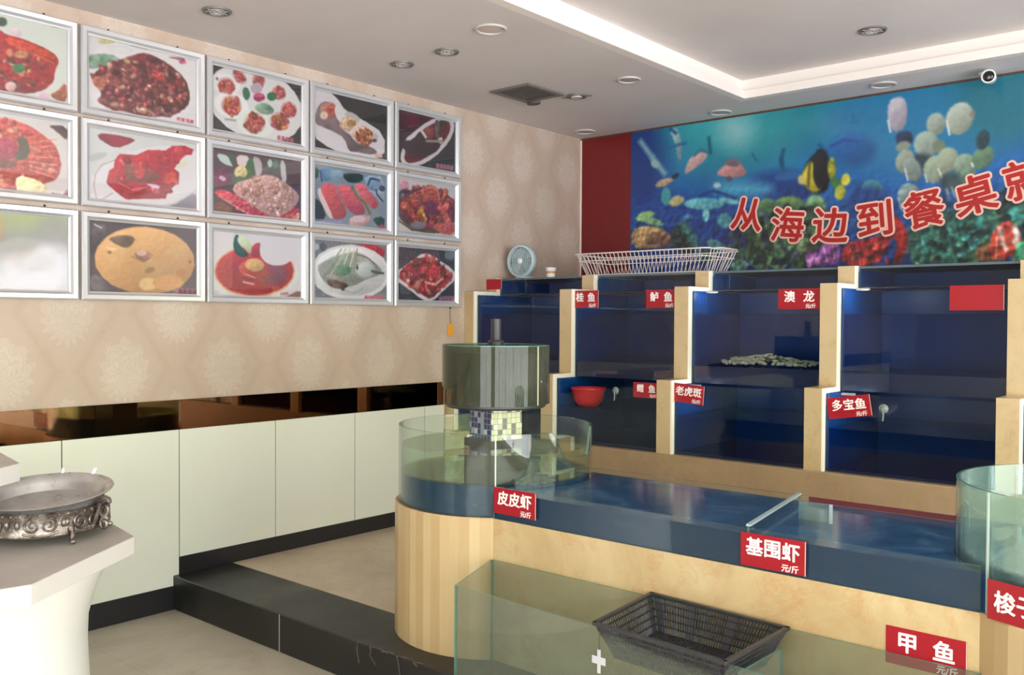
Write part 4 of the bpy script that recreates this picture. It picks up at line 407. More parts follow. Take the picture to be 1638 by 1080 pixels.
MURAL=[('s',[(1772,2701),(1752,2629),(1694,2568),(1600,2525),(1479,2503),(1341,2505),(1199,2533),(1067,2584),(959,2654),(888,2735),(863,2820),(887,2898),(956,2962),(1063,3003),(1194,3019),(1336,3009),(1474,2975),(1596,2922),(1690,2854),(1751,2778)],(55,155,165),(60,150,160),2,367),('s',[(1434,2745),(1428,2711),(1412,2682),(1385,2660),(1351,2648),(1312,2647),(1274,2658),(1239,2678),(1210,2707),(1192,2741),(1185,2778),(1191,2812),(1209,2842),(1237,2863),(1272,2875),(1310,2875),(1348,2864),(1383,2843),(1410,2814),(1428,2780)],(130,185,190),(130,185,190),0,183),('s',[(759,2527),(749,2354),(715,2199),(660,2077),(590,2000),(511,1976),(430,2008),(355,2095),(294,2228),(254,2396),(239,2579),(251,2760),(288,2919),(347,3040),(420,3112),(501,3127),(580,3087),(652,2996),(709,2863),(745,2702)],(30,60,125),(30,60,125),0,226),('s',[(1534,2102),(1507,2046),(1426,1998),(1296,1963),(1126,1944),(932,1943),(729,1962),(538,2000),(382,2054),(279,2118),(243,2185),(278,2248),(380,2299),(536,2332),(725,2346),(928,2338),(1123,2313),(1292,2271),(1423,2219),(1506,2161)],(28,55,125),(32,75,135),3,155),('s',[(1588,1951),(1579,1890),(1549,1836),(1503,1794),(1444,1767),(1377,1759),(1308,1771),(1246,1802),(1195,1849),(1163,1908),(1151,1972),(1161,2035),(1193,2091),(1243,2133),(1304,2157),(1372,2163),(1440,2148),(1500,2116),(1547,2069),(1577,2012)],(30,48,110),(30,48,110),0,113),('s',[(1899,2316),(1888,2284),(1853,2257),(1799,2238),(1729,2228),(1650,2229),(1570,2240),(1496,2262),(1436,2292),(1398,2327),(1384,2363),(1397,2396),(1435,2424),(1494,2443),(1567,2451),(1648,2449),(1727,2435),(1797,2413),(1852,2383),(1887,2350)],(35,65,130),(30,60,115),3,70),('s',[(1584,2332),(1574,2318),(1544,2307),(1498,2300),(1438,2298),(1371,2301),(1303,2309),(1241,2322),(1191,2337),(1158,2355),(1147,2371),(1158,2386),(1190,2398),(1240,2404),(1302,2406),(1370,2402),(1437,2393),(1497,2380),(1544,2365),(1574,2348)],(70,150,185),(70,150,185),0,85),('l',[(544,2780),(649,2646),(759,2513)],37,(120,165,180)),('s',[(702,2568),(694,2564),(683,2564),(672,2566),(661,2571),(651,2579),(643,2589),(638,2599),(636,2609),(638,2617),(644,2624),(652,2628),(662,2628),(674,2626),(685,2620),(695,2613),(703,2603),(708,2593),(709,2583),(707,2575)],(140,175,180),(140,175,180),0,17),('s',[(787,2830),(848,2835),(879,2778),(895,2684),(888,2593),(868,2595),(841,2730)],(165,185,190),(120,150,165),6,17),('l',[(781,2704),(932,2716)],20,(45,100,140)),('l',[(795,2836),(848,2795)],23,(40,80,120)),('s',[(912,2485),(940,2587),(1014,2644),(1101,2634),(1087,2584),(1000,2528)],(200,165,160),(170,140,145),7,17),('l',[(992,2620),(1043,2654),(1108,2630)],20,(60,110,130)),('l',[(1107,2736),(1123,2618)],23,(30,90,120)),('s',[(666,2428),(713,2477),(836,2486),(821,2454),(745,2421)],(205,175,155),(150,130,90),7,17),('s',[(875,2504),(876,2499),(874,2493),(869,2487),(862,2481),(853,2477),(843,2474),(833,2472),(824,2472),(816,2475),(812,2479),(811,2484),(813,2490),(818,2496),(825,2501),(834,2506),(845,2509),(855,2511),(864,2510),(871,2508)],(40,50,60),(40,50,60),0,17),('s',[(1160,2473),(1230,2530),(1313,2559),(1383,2488),(1397,2449),(1328,2431),(1231,2447)],(200,145,140),(180,125,130),7,17),('s',[(1340,2522),(1336,2515),(1327,2510),(1314,2508),(1299,2509),(1281,2512),(1265,2518),(1250,2525),(1239,2534),(1232,2543),(1231,2551),(1235,2558),(1244,2563),(1257,2565),(1273,2564),(1290,2561),(1307,2555),(1322,2548),(1333,2539),(1339,2530)],(110,95,110),(110,95,110),0,17),('l',[(1237,2548),(1313,2564),(1369,2515)],14,(110,110,120)),('s',[(1288,2428),(1287,2423),(1284,2418),(1279,2415),(1273,2413),(1266,2413),(1259,2414),(1253,2417),(1248,2422),(1245,2427),(1244,2433),(1245,2438),(1248,2443),(1253,2446),(1259,2448),(1266,2448),(1273,2447),(1279,2444),(1284,2439),(1287,2434)],(90,80,90),(90,80,90),0,17),('s',[(808,2349),(807,2328),(801,2310),(792,2296),(781,2287),(769,2285),(757,2289),(745,2300),(736,2315),(730,2334),(728,2355),(730,2376),(735,2394),(744,2408),(755,2417),(768,2419),(780,2414),(791,2404),(800,2388),(806,2369)],(70,150,160),(70,150,160),0,17),('s',[(777,2304),(852,2358),(928,2325),(898,2288),(838,2266)],(170,175,115),(190,160,130),7,17),('s',[(1233,2262),(1225,2250),(1203,2240),(1169,2233),(1125,2231),(1076,2233),(1027,2238),(981,2248),(945,2260),(922,2273),(913,2287),(921,2299),(945,2309),(981,2316),(1026,2318),(1075,2316),(1124,2310),(1168,2300),(1203,2288),(1225,2275)],(110,180,185),(80,150,170),6,17),('s',[(1356,2258),(1351,2253),(1339,2250),(1320,2250),(1297,2253),(1271,2258),(1246,2265),(1223,2273),(1205,2282),(1194,2290),(1191,2298),(1197,2303),(1210,2305),(1229,2305),(1253,2302),(1278,2297),(1304,2290),(1326,2282),(1343,2273),(1354,2265)],(105,170,180),(105,170,180),0,17),('l',[(1031,2330),(1147,2359),(1316,2293)],20,(35,65,120)),('s',[(1117,2193),(1116,2179),(1112,2166),(1107,2156),(1099,2150),(1091,2149),(1083,2151),(1076,2158),(1070,2169),(1066,2183),(1065,2197),(1066,2211),(1070,2224),(1075,2234),(1082,2240),(1091,2242),(1099,2239),(1106,2232),(1112,2221),(1116,2208)],(120,190,195),(120,190,195),0,17),('s',[(1203,2392),(1202,2387),(1198,2382),(1192,2379),(1184,2377),(1175,2377),(1166,2378),(1158,2382),(1152,2386),(1148,2392),(1147,2397),(1148,2403),(1152,2407),(1158,2411),(1166,2413),(1175,2413),(1184,2411),(1192,2408),(1198,2403),(1202,2398)],(170,190,195),(170,190,195),0,17),('l',[(1659,2588),(1642,2535),(1647,2485),(1658,2448)],23,(25,80,115)),('s',[(1657,2509),(1657,2497),(1655,2487),(1652,2480),(1649,2475),(1645,2473),(1641,2476),(1637,2481),(1634,2490),(1632,2500),(1631,2511),(1632,2523),(1634,2533),(1636,2540),(1640,2545),(1644,2547),(1648,2544),(1652,2539),(1655,2530),(1656,2520)],(25,75,110),(25,75,110),0,17),('l',[(1436,2583),(1470,2529)],14,(30,100,125)),('l',[(1504,2414),(1544,2428)],17,(30,80,125)),('s',[(1799,2410),(1795,2402),(1782,2394),(1761,2387),(1734,2383),(1703,2380),(1672,2380),(1643,2383),(1620,2388),(1604,2395),(1597,2403),(1601,2412),(1614,2420),(1636,2427),(1664,2431),(1695,2434),(1726,2434),(1755,2431),(1778,2425),(1793,2419)],(45,95,150),(45,95,150),0,17),('s',[(989,2189),(987,2185),(980,2181),(971,2178),(958,2177),(944,2177),(931,2178),(918,2182),(908,2186),(902,2191),(899,2196),(901,2200),(908,2204),(918,2207),(930,2208),(944,2208),(958,2207),(970,2203),(980,2199),(987,2194)],(70,120,165),(70,120,165),0,17),('s',[(501,2196),(541,2248),(636,2261),(684,2231),(589,2176)],(130,175,110),(160,190,120),7,17),('s',[(744,2152),(737,2146),(722,2142),(700,2143),(674,2146),(645,2153),(617,2163),(592,2174),(573,2186),(563,2197),(560,2206),(567,2213),(583,2216),(605,2216),(632,2212),(661,2205),(689,2195),(713,2184),(731,2172),(742,2161)],(120,165,120),(120,165,120),0,17),('s',[(474,2129),(606,2155),(732,2127),(809,2069),(794,2029),(671,1982),(475,1991)],(180,160,110),(150,115,80),7,17),('s',[(825,2028),(820,2012),(805,1997),(781,1987),(751,1981),(718,1980),(684,1984),(653,1993),(628,2006),(612,2022),(607,2039),(612,2056),(628,2070),(652,2081),(683,2087),(717,2087),(750,2083),(780,2073),(804,2060),(820,2045)],(110,80,70),(110,80,70),0,56),('s',[(809,2122),(930,2154),(1005,2018),(1035,1925),(826,1948)],(35,45,50),(50,70,60),7,17),('l',[(900,2156),(990,2032),(1035,1951)],48,(60,110,105)),('s',[(1277,2177),(1286,2162),(1290,2147),(1288,2131),(1282,2117),(1270,2105),(1256,2098),(1238,2095),(1221,2098),(1205,2105),(1191,2117),(1182,2131),(1178,2147),(1179,2163),(1186,2177),(1197,2188),(1212,2196),(1230,2198),(1247,2195),(1263,2188)],(70,130,140),(70,130,140),0,17),('s',[(1253,1929),(1243,1921),(1227,1918),(1206,1920),(1182,1927),(1158,1938),(1136,1953),(1118,1969),(1106,1986),(1102,2001),(1104,2013),(1115,2021),(1131,2024),(1153,2022),(1176,2014),(1200,2003),(1222,1988),(1240,1972),(1251,1956),(1256,1941)],(70,120,125),(70,120,125),0,17),('s',[(1180,1906),(1177,1890),(1167,1877),(1151,1866),(1131,1859),(1109,1857),(1086,1861),(1066,1869),(1050,1881),(1039,1896),(1036,1912),(1039,1928),(1049,1942),(1065,1953),(1085,1960),(1108,1961),(1130,1957),(1150,1949),(1166,1937),(1176,1922)],(45,75,70),(45,75,70),0,17),('s',[(1611,2207),(1609,2188),(1599,2172),(1585,2159),(1567,2152),(1547,2150),(1526,2155),(1508,2165),(1493,2180),(1483,2198),(1480,2217),(1483,2236),(1492,2253),(1507,2265),(1525,2273),(1545,2274),(1566,2269),(1584,2259),(1599,2244),(1608,2226)],(90,125,75),(70,110,80),7,17),('s',[(1802,2217),(1797,2202),(1783,2190),(1761,2181),(1733,2176),(1702,2176),(1670,2181),(1641,2190),(1618,2202),(1603,2217),(1598,2233),(1603,2248),(1618,2260),(1641,2269),(1669,2274),(1701,2273),(1732,2268),(1760,2259),(1783,2247),(1797,2232)],(110,135,70),(80,120,85),7,17),('s',[(1950,2170),(1946,2141),(1936,2115),(1921,2095),(1900,2083),(1878,2080),(1855,2086),(1834,2101),(1817,2123),(1806,2151),(1802,2181),(1806,2210),(1816,2236),(1832,2256),(1853,2268),(1876,2270),(1898,2264),(1919,2249),(1935,2226),(1946,2199)],(95,150,120),(120,140,90),7,17),('s',[(1427,2159),(1585,2246),(1790,2206),(1937,2218),(1942,1815),(1718,1823),(1510,1905)],(45,75,60),(70,95,75),6,42),('s',[(1574,2050),(1572,2023),(1565,2000),(1553,1981),(1539,1970),(1522,1966),(1506,1971),(1491,1984),(1479,2004),(1471,2029),(1468,2056),(1470,2083),(1478,2107),(1489,2125),(1504,2137),(1520,2140),(1537,2134),(1552,2121),(1564,2101),(1571,2077)],(100,120,60),(60,85,60),6,28),('s',[(1263,2068),(1400,2085),(1430,1833),(1237,1840)],(35,45,110),(35,45,110),0,42),('s',[(1602,1876),(1598,1850),(1585,1826),(1565,1808),(1540,1796),(1511,1793),(1482,1798),(1456,1811),(1435,1831),(1421,1856),(1416,1884),(1420,1911),(1434,1934),(1454,1953),(1480,1964),(1509,1967),(1538,1961),(1564,1948),(1584,1928),(1597,1903)],(95,135,110),(60,100,90),8,17),('s',[(1693,1848),(1690,1829),(1681,1813),(1667,1800),(1649,1791),(1629,1789),(1609,1793),(1591,1802),(1576,1816),(1567,1834),(1563,1853),(1566,1872),(1575,1889),(1590,1902),(1608,1910),(1628,1912),(1648,1908),(1666,1898),(1680,1884),(1689,1867)],(115,155,110),(80,130,95),8,17),('s',[(1417,1833),(1413,1818),(1401,1804),(1383,1794),(1361,1787),(1335,1786),(1309,1789),(1286,1797),(1268,1809),(1255,1823),(1251,1839),(1255,1855),(1267,1869),(1285,1879),(1309,1886),(1334,1887),(1360,1884),(1383,1875),(1401,1864),(1412,1849)],(120,170,165),(80,130,130),8,17),('s',[(1793,1916),(1842,1962),(1946,1969),(1948,1809),(1819,1813)],(110,80,130),(160,95,160),9,17),('s',[(1806,1892),(1803,1870),(1797,1850),(1786,1834),(1772,1824),(1756,1821),(1741,1825),(1726,1836),(1715,1853),(1708,1874),(1705,1896),(1707,1919),(1714,1939),(1725,1954),(1739,1964),(1755,1967),(1770,1962),(1784,1951),(1796,1935),(1803,1914)],(80,85,50),(80,85,50),0,42),('c',[(1263,2043),(1454,2157),(1663,2215),(1937,2170),(1948,1809),(1265,1832)],170,[(40,60,50),(65,95,65),(90,125,85),(28,42,60),(60,80,95),(35,50,40),(105,130,95)],48),('c',[(1818,1891),(1946,1933),(1948,1809),(1819,1813)],40,[(150,85,150),(110,70,130),(180,120,180),(70,50,100)],28),('s',[(1775,2387),(1805,2468),(1848,2524),(1909,2552),(1969,2545),(1972,2309),(1912,2267),(1851,2285),(1788,2350)],(40,45,50),(30,35,40),4,14),('s',[(1775,2387),(1818,2467),(1848,2488),(1898,2435),(1912,2315),(1876,2270),(1801,2337)],(205,190,60),(180,165,60),5,23),('s',[(1806,2372),(1805,2363),(1802,2354),(1797,2348),(1790,2344),(1782,2343),(1774,2346),(1767,2351),(1761,2358),(1758,2367),(1756,2377),(1758,2387),(1761,2395),(1767,2402),(1773,2405),(1781,2406),(1789,2404),(1796,2399),(1802,2391),(1805,2382)],(190,180,110),(190,180,110),0,17),('l',[(1836,2477),(1826,2323)],20,(90,85,40)),('l',[(1891,2495),(1906,2315)],23,(60,60,40)),('l',[(1896,2589),(1933,2549)],23,(35,70,110)),('s',[(2271,2748),(2261,2697),(2230,2654),(2180,2622),(2116,2606),(2044,2606),(1970,2624),(1902,2658),(1848,2705),(1812,2759),(1799,2817),(1811,2870),(1845,2915),(1899,2946),(1966,2960),(2040,2957),(2112,2936),(2176,2901),(2227,2855),(2260,2803)],(40,130,150),(40,130,150),0,170),('s',[(2991,2571),(2969,2494),(2902,2429),(2795,2382),(2655,2358),(2494,2362),(2326,2393),(2169,2450),(2039,2529),(1954,2621),(1923,2716),(1952,2803),(2035,2872),(2163,2916),(2320,2931),(2487,2916),(2649,2876),(2789,2815),(2898,2739),(2967,2655)],(40,115,160),(40,115,160),0,212),('s',[(3174,2648),(3164,2587),(3132,2534),(3082,2495),(3018,2474),(2945,2473),(2871,2492),(2802,2531),(2747,2586),(2710,2651),(2697,2719),(2708,2784),(2743,2839),(2798,2877),(2865,2895),(2940,2893),(3013,2870),(3078,2829),(3129,2775),(3162,2713)],(40,110,130),(40,110,130),0,170),('s',[(2252,2512),(2245,2481),(2225,2455),(2192,2435),(2151,2425),(2104,2425),(2057,2435),(2014,2455),(1980,2482),(1957,2514),(1949,2547),(1956,2579),(1978,2606),(2012,2625),(2055,2635),(2102,2634),(2148,2623),(2190,2603),(2223,2576),(2244,2545)],(40,85,150),(35,95,150),4,64),('l',[(1973,2568),(2056,2599),(2149,2576)],15,(35,75,130)),('l',[(2112,2748),(2118,2701)],17,(35,105,140)),('l',[(2084,2700),(2147,2703)],13,(35,105,140)),('s',[(1864,2557),(1925,2562),(1956,2511),(1951,2358),(1904,2292),(1854,2368)],(45,40,40),(30,40,45),5,11),('s',[(2007,2423),(2006,2402),(2002,2383),(1997,2368),(1989,2358),(1981,2356),(1973,2360),(1966,2371),(1960,2387),(1956,2407),(1954,2429),(1955,2451),(1959,2470),(1964,2485),(1972,2494),(1980,2497),(1988,2493),(1995,2482),(2001,2465),(2005,2445)],(180,175,50),(90,100,50),6,13),('s',[(2047,2326),(2045,2315),(2040,2306),(2033,2299),(2023,2295),(2012,2294),(2001,2297),(1991,2303),(1983,2311),(1977,2321),(1976,2333),(1977,2343),(1982,2353),(1990,2360),(2000,2364),(2011,2364),(2022,2362),(2032,2356),(2040,2347),(2045,2337)],(60,110,60),(60,110,60),0,13),('s',[(2098,2340),(2095,2328),(2089,2318),(2081,2312),(2073,2308),(2064,2309),(2055,2313),(2049,2320),(2044,2330),(2042,2342),(2042,2355),(2046,2366),(2052,2376),(2059,2383),(2068,2386),(2077,2385),(2085,2381),(2092,2374),(2096,2363),(2099,2352)],(200,190,70),(200,190,70),0,13),('s',[(2071,2259),(2067,2246),(2060,2234),(2050,2226),(2039,2222),(2028,2223),(2018,2228),(2009,2237),(2003,2249),(2000,2263),(2001,2278),(2005,2291),(2012,2303),(2021,2311),(2032,2314),(2044,2314),(2054,2309),(2063,2300),(2069,2288),(2071,2274)],(190,180,60),(150,160,70),6,13),('s',[(2300,2268),(2297,2251),(2287,2236),(2273,2225),(2254,2218),(2233,2217),(2212,2222),(2193,2231),(2177,2245),(2167,2262),(2164,2280),(2167,2298),(2177,2313),(2192,2324),(2211,2331),(2232,2332),(2252,2327),(2271,2317),(2286,2303),(2296,2286)],(75,135,135),(60,120,135),6,13),('l',[(2181,2302),(2182,2233)],8,(150,185,190)),('s',[(2082,2323),(2311,2279),(2389,2137),(2369,1980),(2086,1996)],(35,65,120),(35,65,120),0,74),('s',[(2321,2764),(2348,2816),(2413,2817),(2441,2757),(2432,2625),(2362,2600),(2328,2673)],(175,170,178),(160,150,165),6,13),('l',[(2326,2684),(2342,2609)],11,(215,215,215)),('s',[(2367,2600),(2459,2610),(2481,2541),(2439,2512),(2385,2519)],(45,60,90),(40,50,75),6,13),('s',[(2458,2525),(2459,2516),(2456,2507),(2449,2498),(2439,2491),(2427,2487),(2414,2485),(2401,2486),(2390,2490),(2382,2496),(2376,2505),(2375,2514),(2378,2523),(2385,2532),(2395,2539),(2407,2544),(2420,2545),(2433,2544),(2444,2540),(2453,2534)],(130,140,130),(130,140,130),0,13),('s',[(2798,2597),(2784,2573),(2764,2555),(2741,2546),(2717,2545),(2695,2554),(2676,2571),(2663,2595),(2657,2623),(2658,2653),(2667,2681),(2682,2705),(2702,2722),(2725,2732),(2749,2732),(2771,2723),(2789,2705),(2802,2682),(2808,2654),(2807,2625)],(150,160,145),(165,172,160),5,13),('l',[(2662,2638),(2679,2549)],10,(220,220,220)),('s',[(2815,2649),(2813,2644),(2810,2640),(2805,2638),(2801,2637),(2797,2638),(2793,2641),(2790,2646),(2788,2651),(2788,2657),(2789,2663),(2792,2668),(2795,2671),(2799,2674),(2804,2674),(2808,2673),(2812,2670),(2815,2665),(2816,2660),(2817,2654)],(130,120,120),(130,120,120),0,13),('s',[(2657,2607),(2651,2588),(2641,2572),(2627,2561),(2611,2556),(2594,2558),(2578,2567),(2564,2581),(2555,2599),(2550,2620),(2551,2641),(2556,2660),(2567,2676),(2581,2687),(2597,2691),(2614,2689),(2630,2680),(2643,2666),(2653,2648),(2657,2628)],(135,148,138),(150,160,150),5,13),('s',[(2620,2489),(2613,2466),(2600,2448),(2582,2436),(2561,2431),(2538,2433),(2517,2444),(2499,2461),(2486,2482),(2479,2507),(2479,2532),(2487,2555),(2500,2573),(2519,2585),(2540,2590),(2562,2587),(2583,2576),(2601,2559),(2614,2537),(2620,2513)],(150,165,155),(135,150,140),5,13),('s',[(2660,2486),(2659,2474),(2653,2464),(2645,2456),(2635,2452),(2624,2451),(2612,2454),(2602,2461),(2593,2471),(2588,2482),(2586,2495),(2588,2507),(2593,2517),(2601,2525),(2611,2529),(2623,2530),(2634,2526),(2645,2520),(2653,2510),(2658,2498)],(110,125,105),(110,125,105),0,13),('s',[(2599,2395),(2595,2378),(2585,2364),(2569,2354),(2549,2348),(2526,2347),(2503,2352),(2482,2362),(2466,2376),(2455,2393),(2451,2411),(2454,2428),(2465,2442),(2481,2452),(2502,2458),(2525,2458),(2548,2453),(2568,2443),(2584,2429),(2595,2412)],(45,65,75),(45,65,75),0,32),('s',[(2480,2400),(2470,2380),(2456,2365),(2440,2356),(2423,2353),(2406,2357),(2391,2368),(2380,2385),(2374,2405),(2373,2427),(2378,2449),(2388,2469),(2402,2484),(2418,2493),(2436,2495),(2453,2491),(2467,2480),(2478,2464),(2484,2443),(2485,2421)],(140,150,135),(125,138,125),5,13),('s',[(2520,2383),(2526,2359),(2526,2337),(2522,2318),(2512,2304),(2498,2296),(2482,2295),(2465,2302),(2449,2315),(2435,2334),(2424,2356),(2419,2380),(2418,2402),(2423,2422),(2433,2436),(2447,2443),(2463,2444),(2480,2437),(2496,2423),(2510,2405)],(130,145,138),(115,130,125),5,13),('l',[(2430,2380),(2447,2305)],8,(205,210,210)),('s',[(2660,2339),(2653,2315),(2641,2296),(2625,2282),(2606,2275),(2587,2277),(2568,2286),(2553,2302),(2542,2324),(2536,2349),(2537,2374),(2544,2398),(2557,2418),(2573,2431),(2592,2438),(2612,2436),(2630,2426),(2645,2410),(2656,2389),(2661,2364)],(130,145,125),(145,158,140),5,13),('s',[(2719,2366),(2707,2345),(2690,2329),(2671,2320),(2651,2319),(2633,2325),(2617,2339),(2607,2358),(2602,2382),(2604,2407),(2611,2431),(2624,2452),(2641,2468),(2660,2477),(2680,2478),(2698,2471),(2713,2458),(2723,2438),(2728,2415),(2726,2390)],(140,150,132),(150,160,140),5,13),('l',[(2618,2360),(2641,2303)],8,(215,220,215)),('l',[(2545,2334),(2558,2284)],8,(200,205,205)),('s',[(2813,2320),(2798,2308),(2781,2301),(2762,2301),(2744,2307),(2727,2319),(2715,2336),(2707,2355),(2706,2376),(2710,2396),(2720,2413),(2734,2425),(2752,2431),(2771,2431),(2789,2425),(2805,2413),(2818,2396),(2825,2376),(2827,2356),(2822,2337)],(115,135,120),(130,148,130),5,13),('s',[(2899,2359),(2883,2344),(2865,2335),(2847,2332),(2830,2335),(2815,2345),(2805,2360),(2800,2378),(2801,2399),(2808,2420),(2820,2438),(2836,2453),(2854,2462),(2872,2465),(2889,2461),(2904,2452),(2914,2437),(2918,2418),(2917,2398),(2910,2377)],(85,115,95),(100,130,105),5,13),('l',[(2801,2373),(2809,2351)],10,(215,220,215)),('s',[(2892,2485),(2886,2469),(2878,2456),(2868,2447),(2856,2443),(2845,2445),(2835,2452),(2828,2463),(2823,2479),(2822,2496),(2824,2513),(2830,2530),(2838,2543),(2849,2552),(2860,2556),(2871,2554),(2881,2547),(2889,2535),(2893,2520),(2894,2503)],(50,75,80),(40,60,70),5,13),('s',[(2827,2310),(2830,2293),(2826,2275),(2816,2259),(2800,2246),(2781,2237),(2760,2234),(2739,2236),(2720,2243),(2706,2256),(2697,2272),(2694,2290),(2698,2308),(2709,2324),(2725,2337),(2744,2346),(2765,2349),(2786,2346),(2804,2339),(2819,2326)],(100,130,110),(85,110,95),5,13),('s',[(2753,2271),(2750,2254),(2742,2240),(2729,2229),(2712,2223),(2693,2222),(2674,2226),(2657,2236),(2643,2249),(2634,2265),(2631,2282),(2634,2299),(2642,2313),(2656,2324),(2673,2330),(2692,2331),(2711,2326),(2728,2317),(2741,2303),(2750,2288)],(55,75,80),(55,75,80),0,32),('l',[(2668,2235),(2684,2136)],15,(150,165,170)),('l',[(2693,2244),(2719,2177)],13,(140,155,165)),('s',[(2517,2216),(2514,2195),(2506,2176),(2492,2162),(2474,2154),(2454,2152),(2434,2157),(2416,2168),(2401,2185),(2392,2205),(2388,2227),(2391,2248),(2400,2266),(2414,2280),(2432,2289),(2452,2290),(2472,2285),(2490,2274),(2505,2257),(2514,2237)],(130,150,150),(110,130,135),5,13),('l',[(2394,2204),(2417,2134)],15,(140,165,175)),('s',[(2715,2134),(2710,2114),(2698,2097),(2678,2084),(2652,2076),(2623,2075),(2595,2080),(2568,2092),(2547,2108),(2534,2127),(2529,2148),(2533,2168),(2546,2186),(2567,2199),(2593,2206),(2622,2207),(2650,2201),(2676,2189),(2697,2173),(2710,2154)],(35,60,95),(35,60,95),0,53),('s',[(2445,2054),(2654,2117),(2903,2077),(3071,2209),(3077,1774),(2448,1797)],(40,75,70),(60,105,90),5,42),('s',[(2480,1818),(2521,1938),(2603,2044),(2645,1986),(2563,1903),(2501,1795)],(85,120,90),(65,100,80),7,13),('s',[(2738,1905),(2735,1879),(2725,1855),(2709,1836),(2690,1825),(2668,1822),(2646,1827),(2625,1840),(2609,1860),(2598,1885),(2594,1912),(2598,1939),(2608,1963),(2623,1982),(2643,1993),(2666,1996),(2688,1990),(2708,1977),(2723,1957),(2734,1932)],(45,100,95),(60,120,105),7,13),('s',[(2904,1950),(2901,1930),(2892,1913),(2877,1900),(2858,1892),(2837,1890),(2816,1894),(2796,1904),(2781,1919),(2771,1937),(2767,1958),(2770,1977),(2780,1995),(2795,2008),(2814,2016),(2835,2018),(2857,2013),(2876,2003),(2891,1988),(2901,1970)],(50,125,120),(40,100,100),7,13),('s',[(2857,1889),(2854,1872),(2848,1858),(2837,1846),(2823,1839),(2808,1837),(2793,1841),(2779,1849),(2768,1861),(2760,1877),(2758,1893),(2760,1910),(2767,1925),(2778,1936),(2792,1943),(2807,1945),(2822,1941),(2836,1933),(2847,1920),(2854,1905)],(45,130,125),(45,130,125),0,13),('s',[(2798,1849),(2796,1832),(2789,1817),(2778,1806),(2764,1799),(2749,1797),(2734,1800),(2719,1808),(2708,1821),(2701,1836),(2698,1853),(2700,1870),(2707,1884),(2718,1896),(2732,1903),(2748,1905),(2763,1901),(2777,1893),(2788,1881),(2796,1865)],(35,60,60),(35,60,60),0,42),('s',[(2939,2211),(3070,2230),(3072,2106),(2959,2125)],(25,40,50),(35,60,65),6,21),('s',[(2969,2135),(2967,2122),(2960,2111),(2950,2102),(2936,2097),(2922,2097),(2907,2100),(2893,2107),(2882,2117),(2875,2129),(2873,2143),(2875,2156),(2882,2167),(2892,2175),(2906,2180),(2920,2181),(2935,2178),(2949,2171),(2959,2160),(2966,2148)],(40,50,110),(40,50,110),0,42),('s',[(3082,2043),(3080,2027),(3075,2013),(3067,2002),(3057,1996),(3046,1994),(3034,1997),(3024,2005),(3015,2017),(3010,2032),(3008,2048),(3009,2064),(3014,2078),(3023,2089),(3033,2096),(3044,2098),(3056,2094),(3066,2086),(3075,2074),(3080,2059)],(60,170,165),(50,140,140),7,13),('c',[(2469,1796),(2520,1994),(2705,2091),(2902,2098),(3071,2168),(3077,1769)],190,[(35,70,65),(55,110,95),(30,50,50),(45,90,90),(80,120,90),(25,40,45),(60,140,130)],38),('s',[(2063,1951),(2225,1965),(2336,2005),(2324,2119),(2368,2116),(2445,2021),(2457,1919),(2404,1798),(2361,1800),(2392,1911),(2369,1980),(2315,1892),(2283,1803),(2041,1811)],(165,45,45),(140,40,45),7,11),('c',[(2075,1927),(2314,1961),(2338,1812),(2053,1811)],50,[(185,60,60),(150,40,45),(205,110,100),(120,50,60),(90,45,55)],28),('s',[(1907,1959),(2039,1964),(2041,1811),(1909,1816)],(150,80,145),(100,70,130),9,13),('l',[(1932,1934),(1957,1838)],6,(215,170,205)),('l',[(1992,1943),(2005,1848)],6,(205,150,195)),('s',[(2944,1842),(2942,1826),(2934,1812),(2921,1800),(2905,1794),(2887,1792),(2869,1795),(2853,1803),(2839,1815),(2831,1831),(2828,1847),(2830,1864),(2839,1878),(2851,1889),(2868,1896),(2886,1898),(2904,1894),(2920,1886),(2933,1874),(2941,1859)],(140,80,60),(110,90,60),7,13),('s',[(2904,1950),(2961,2020),(3008,2027),(3055,1962),(3066,1889),(3001,1808),(2896,1812)],(190,75,55),(175,60,50),6,11),('l',[(2956,1989),(2967,1904),(2991,1861)],19,(215,200,195)),('l',[(3022,1995),(3042,1942),(3028,1896)],23,(220,210,205)),('l',[(2942,2000),(2935,1811)],6,(205,160,140)),('s',[(3108,1845),(3106,1826),(3101,1809),(3093,1796),(3083,1787),(3072,1785),(3060,1788),(3050,1798),(3041,1812),(3036,1829),(3034,1849),(3035,1868),(3040,1885),(3048,1899),(3059,1907),(3070,1909),(3082,1906),(3092,1896),(3100,1882),(3106,1865)],(60,150,110),(80,170,130),7,13)]
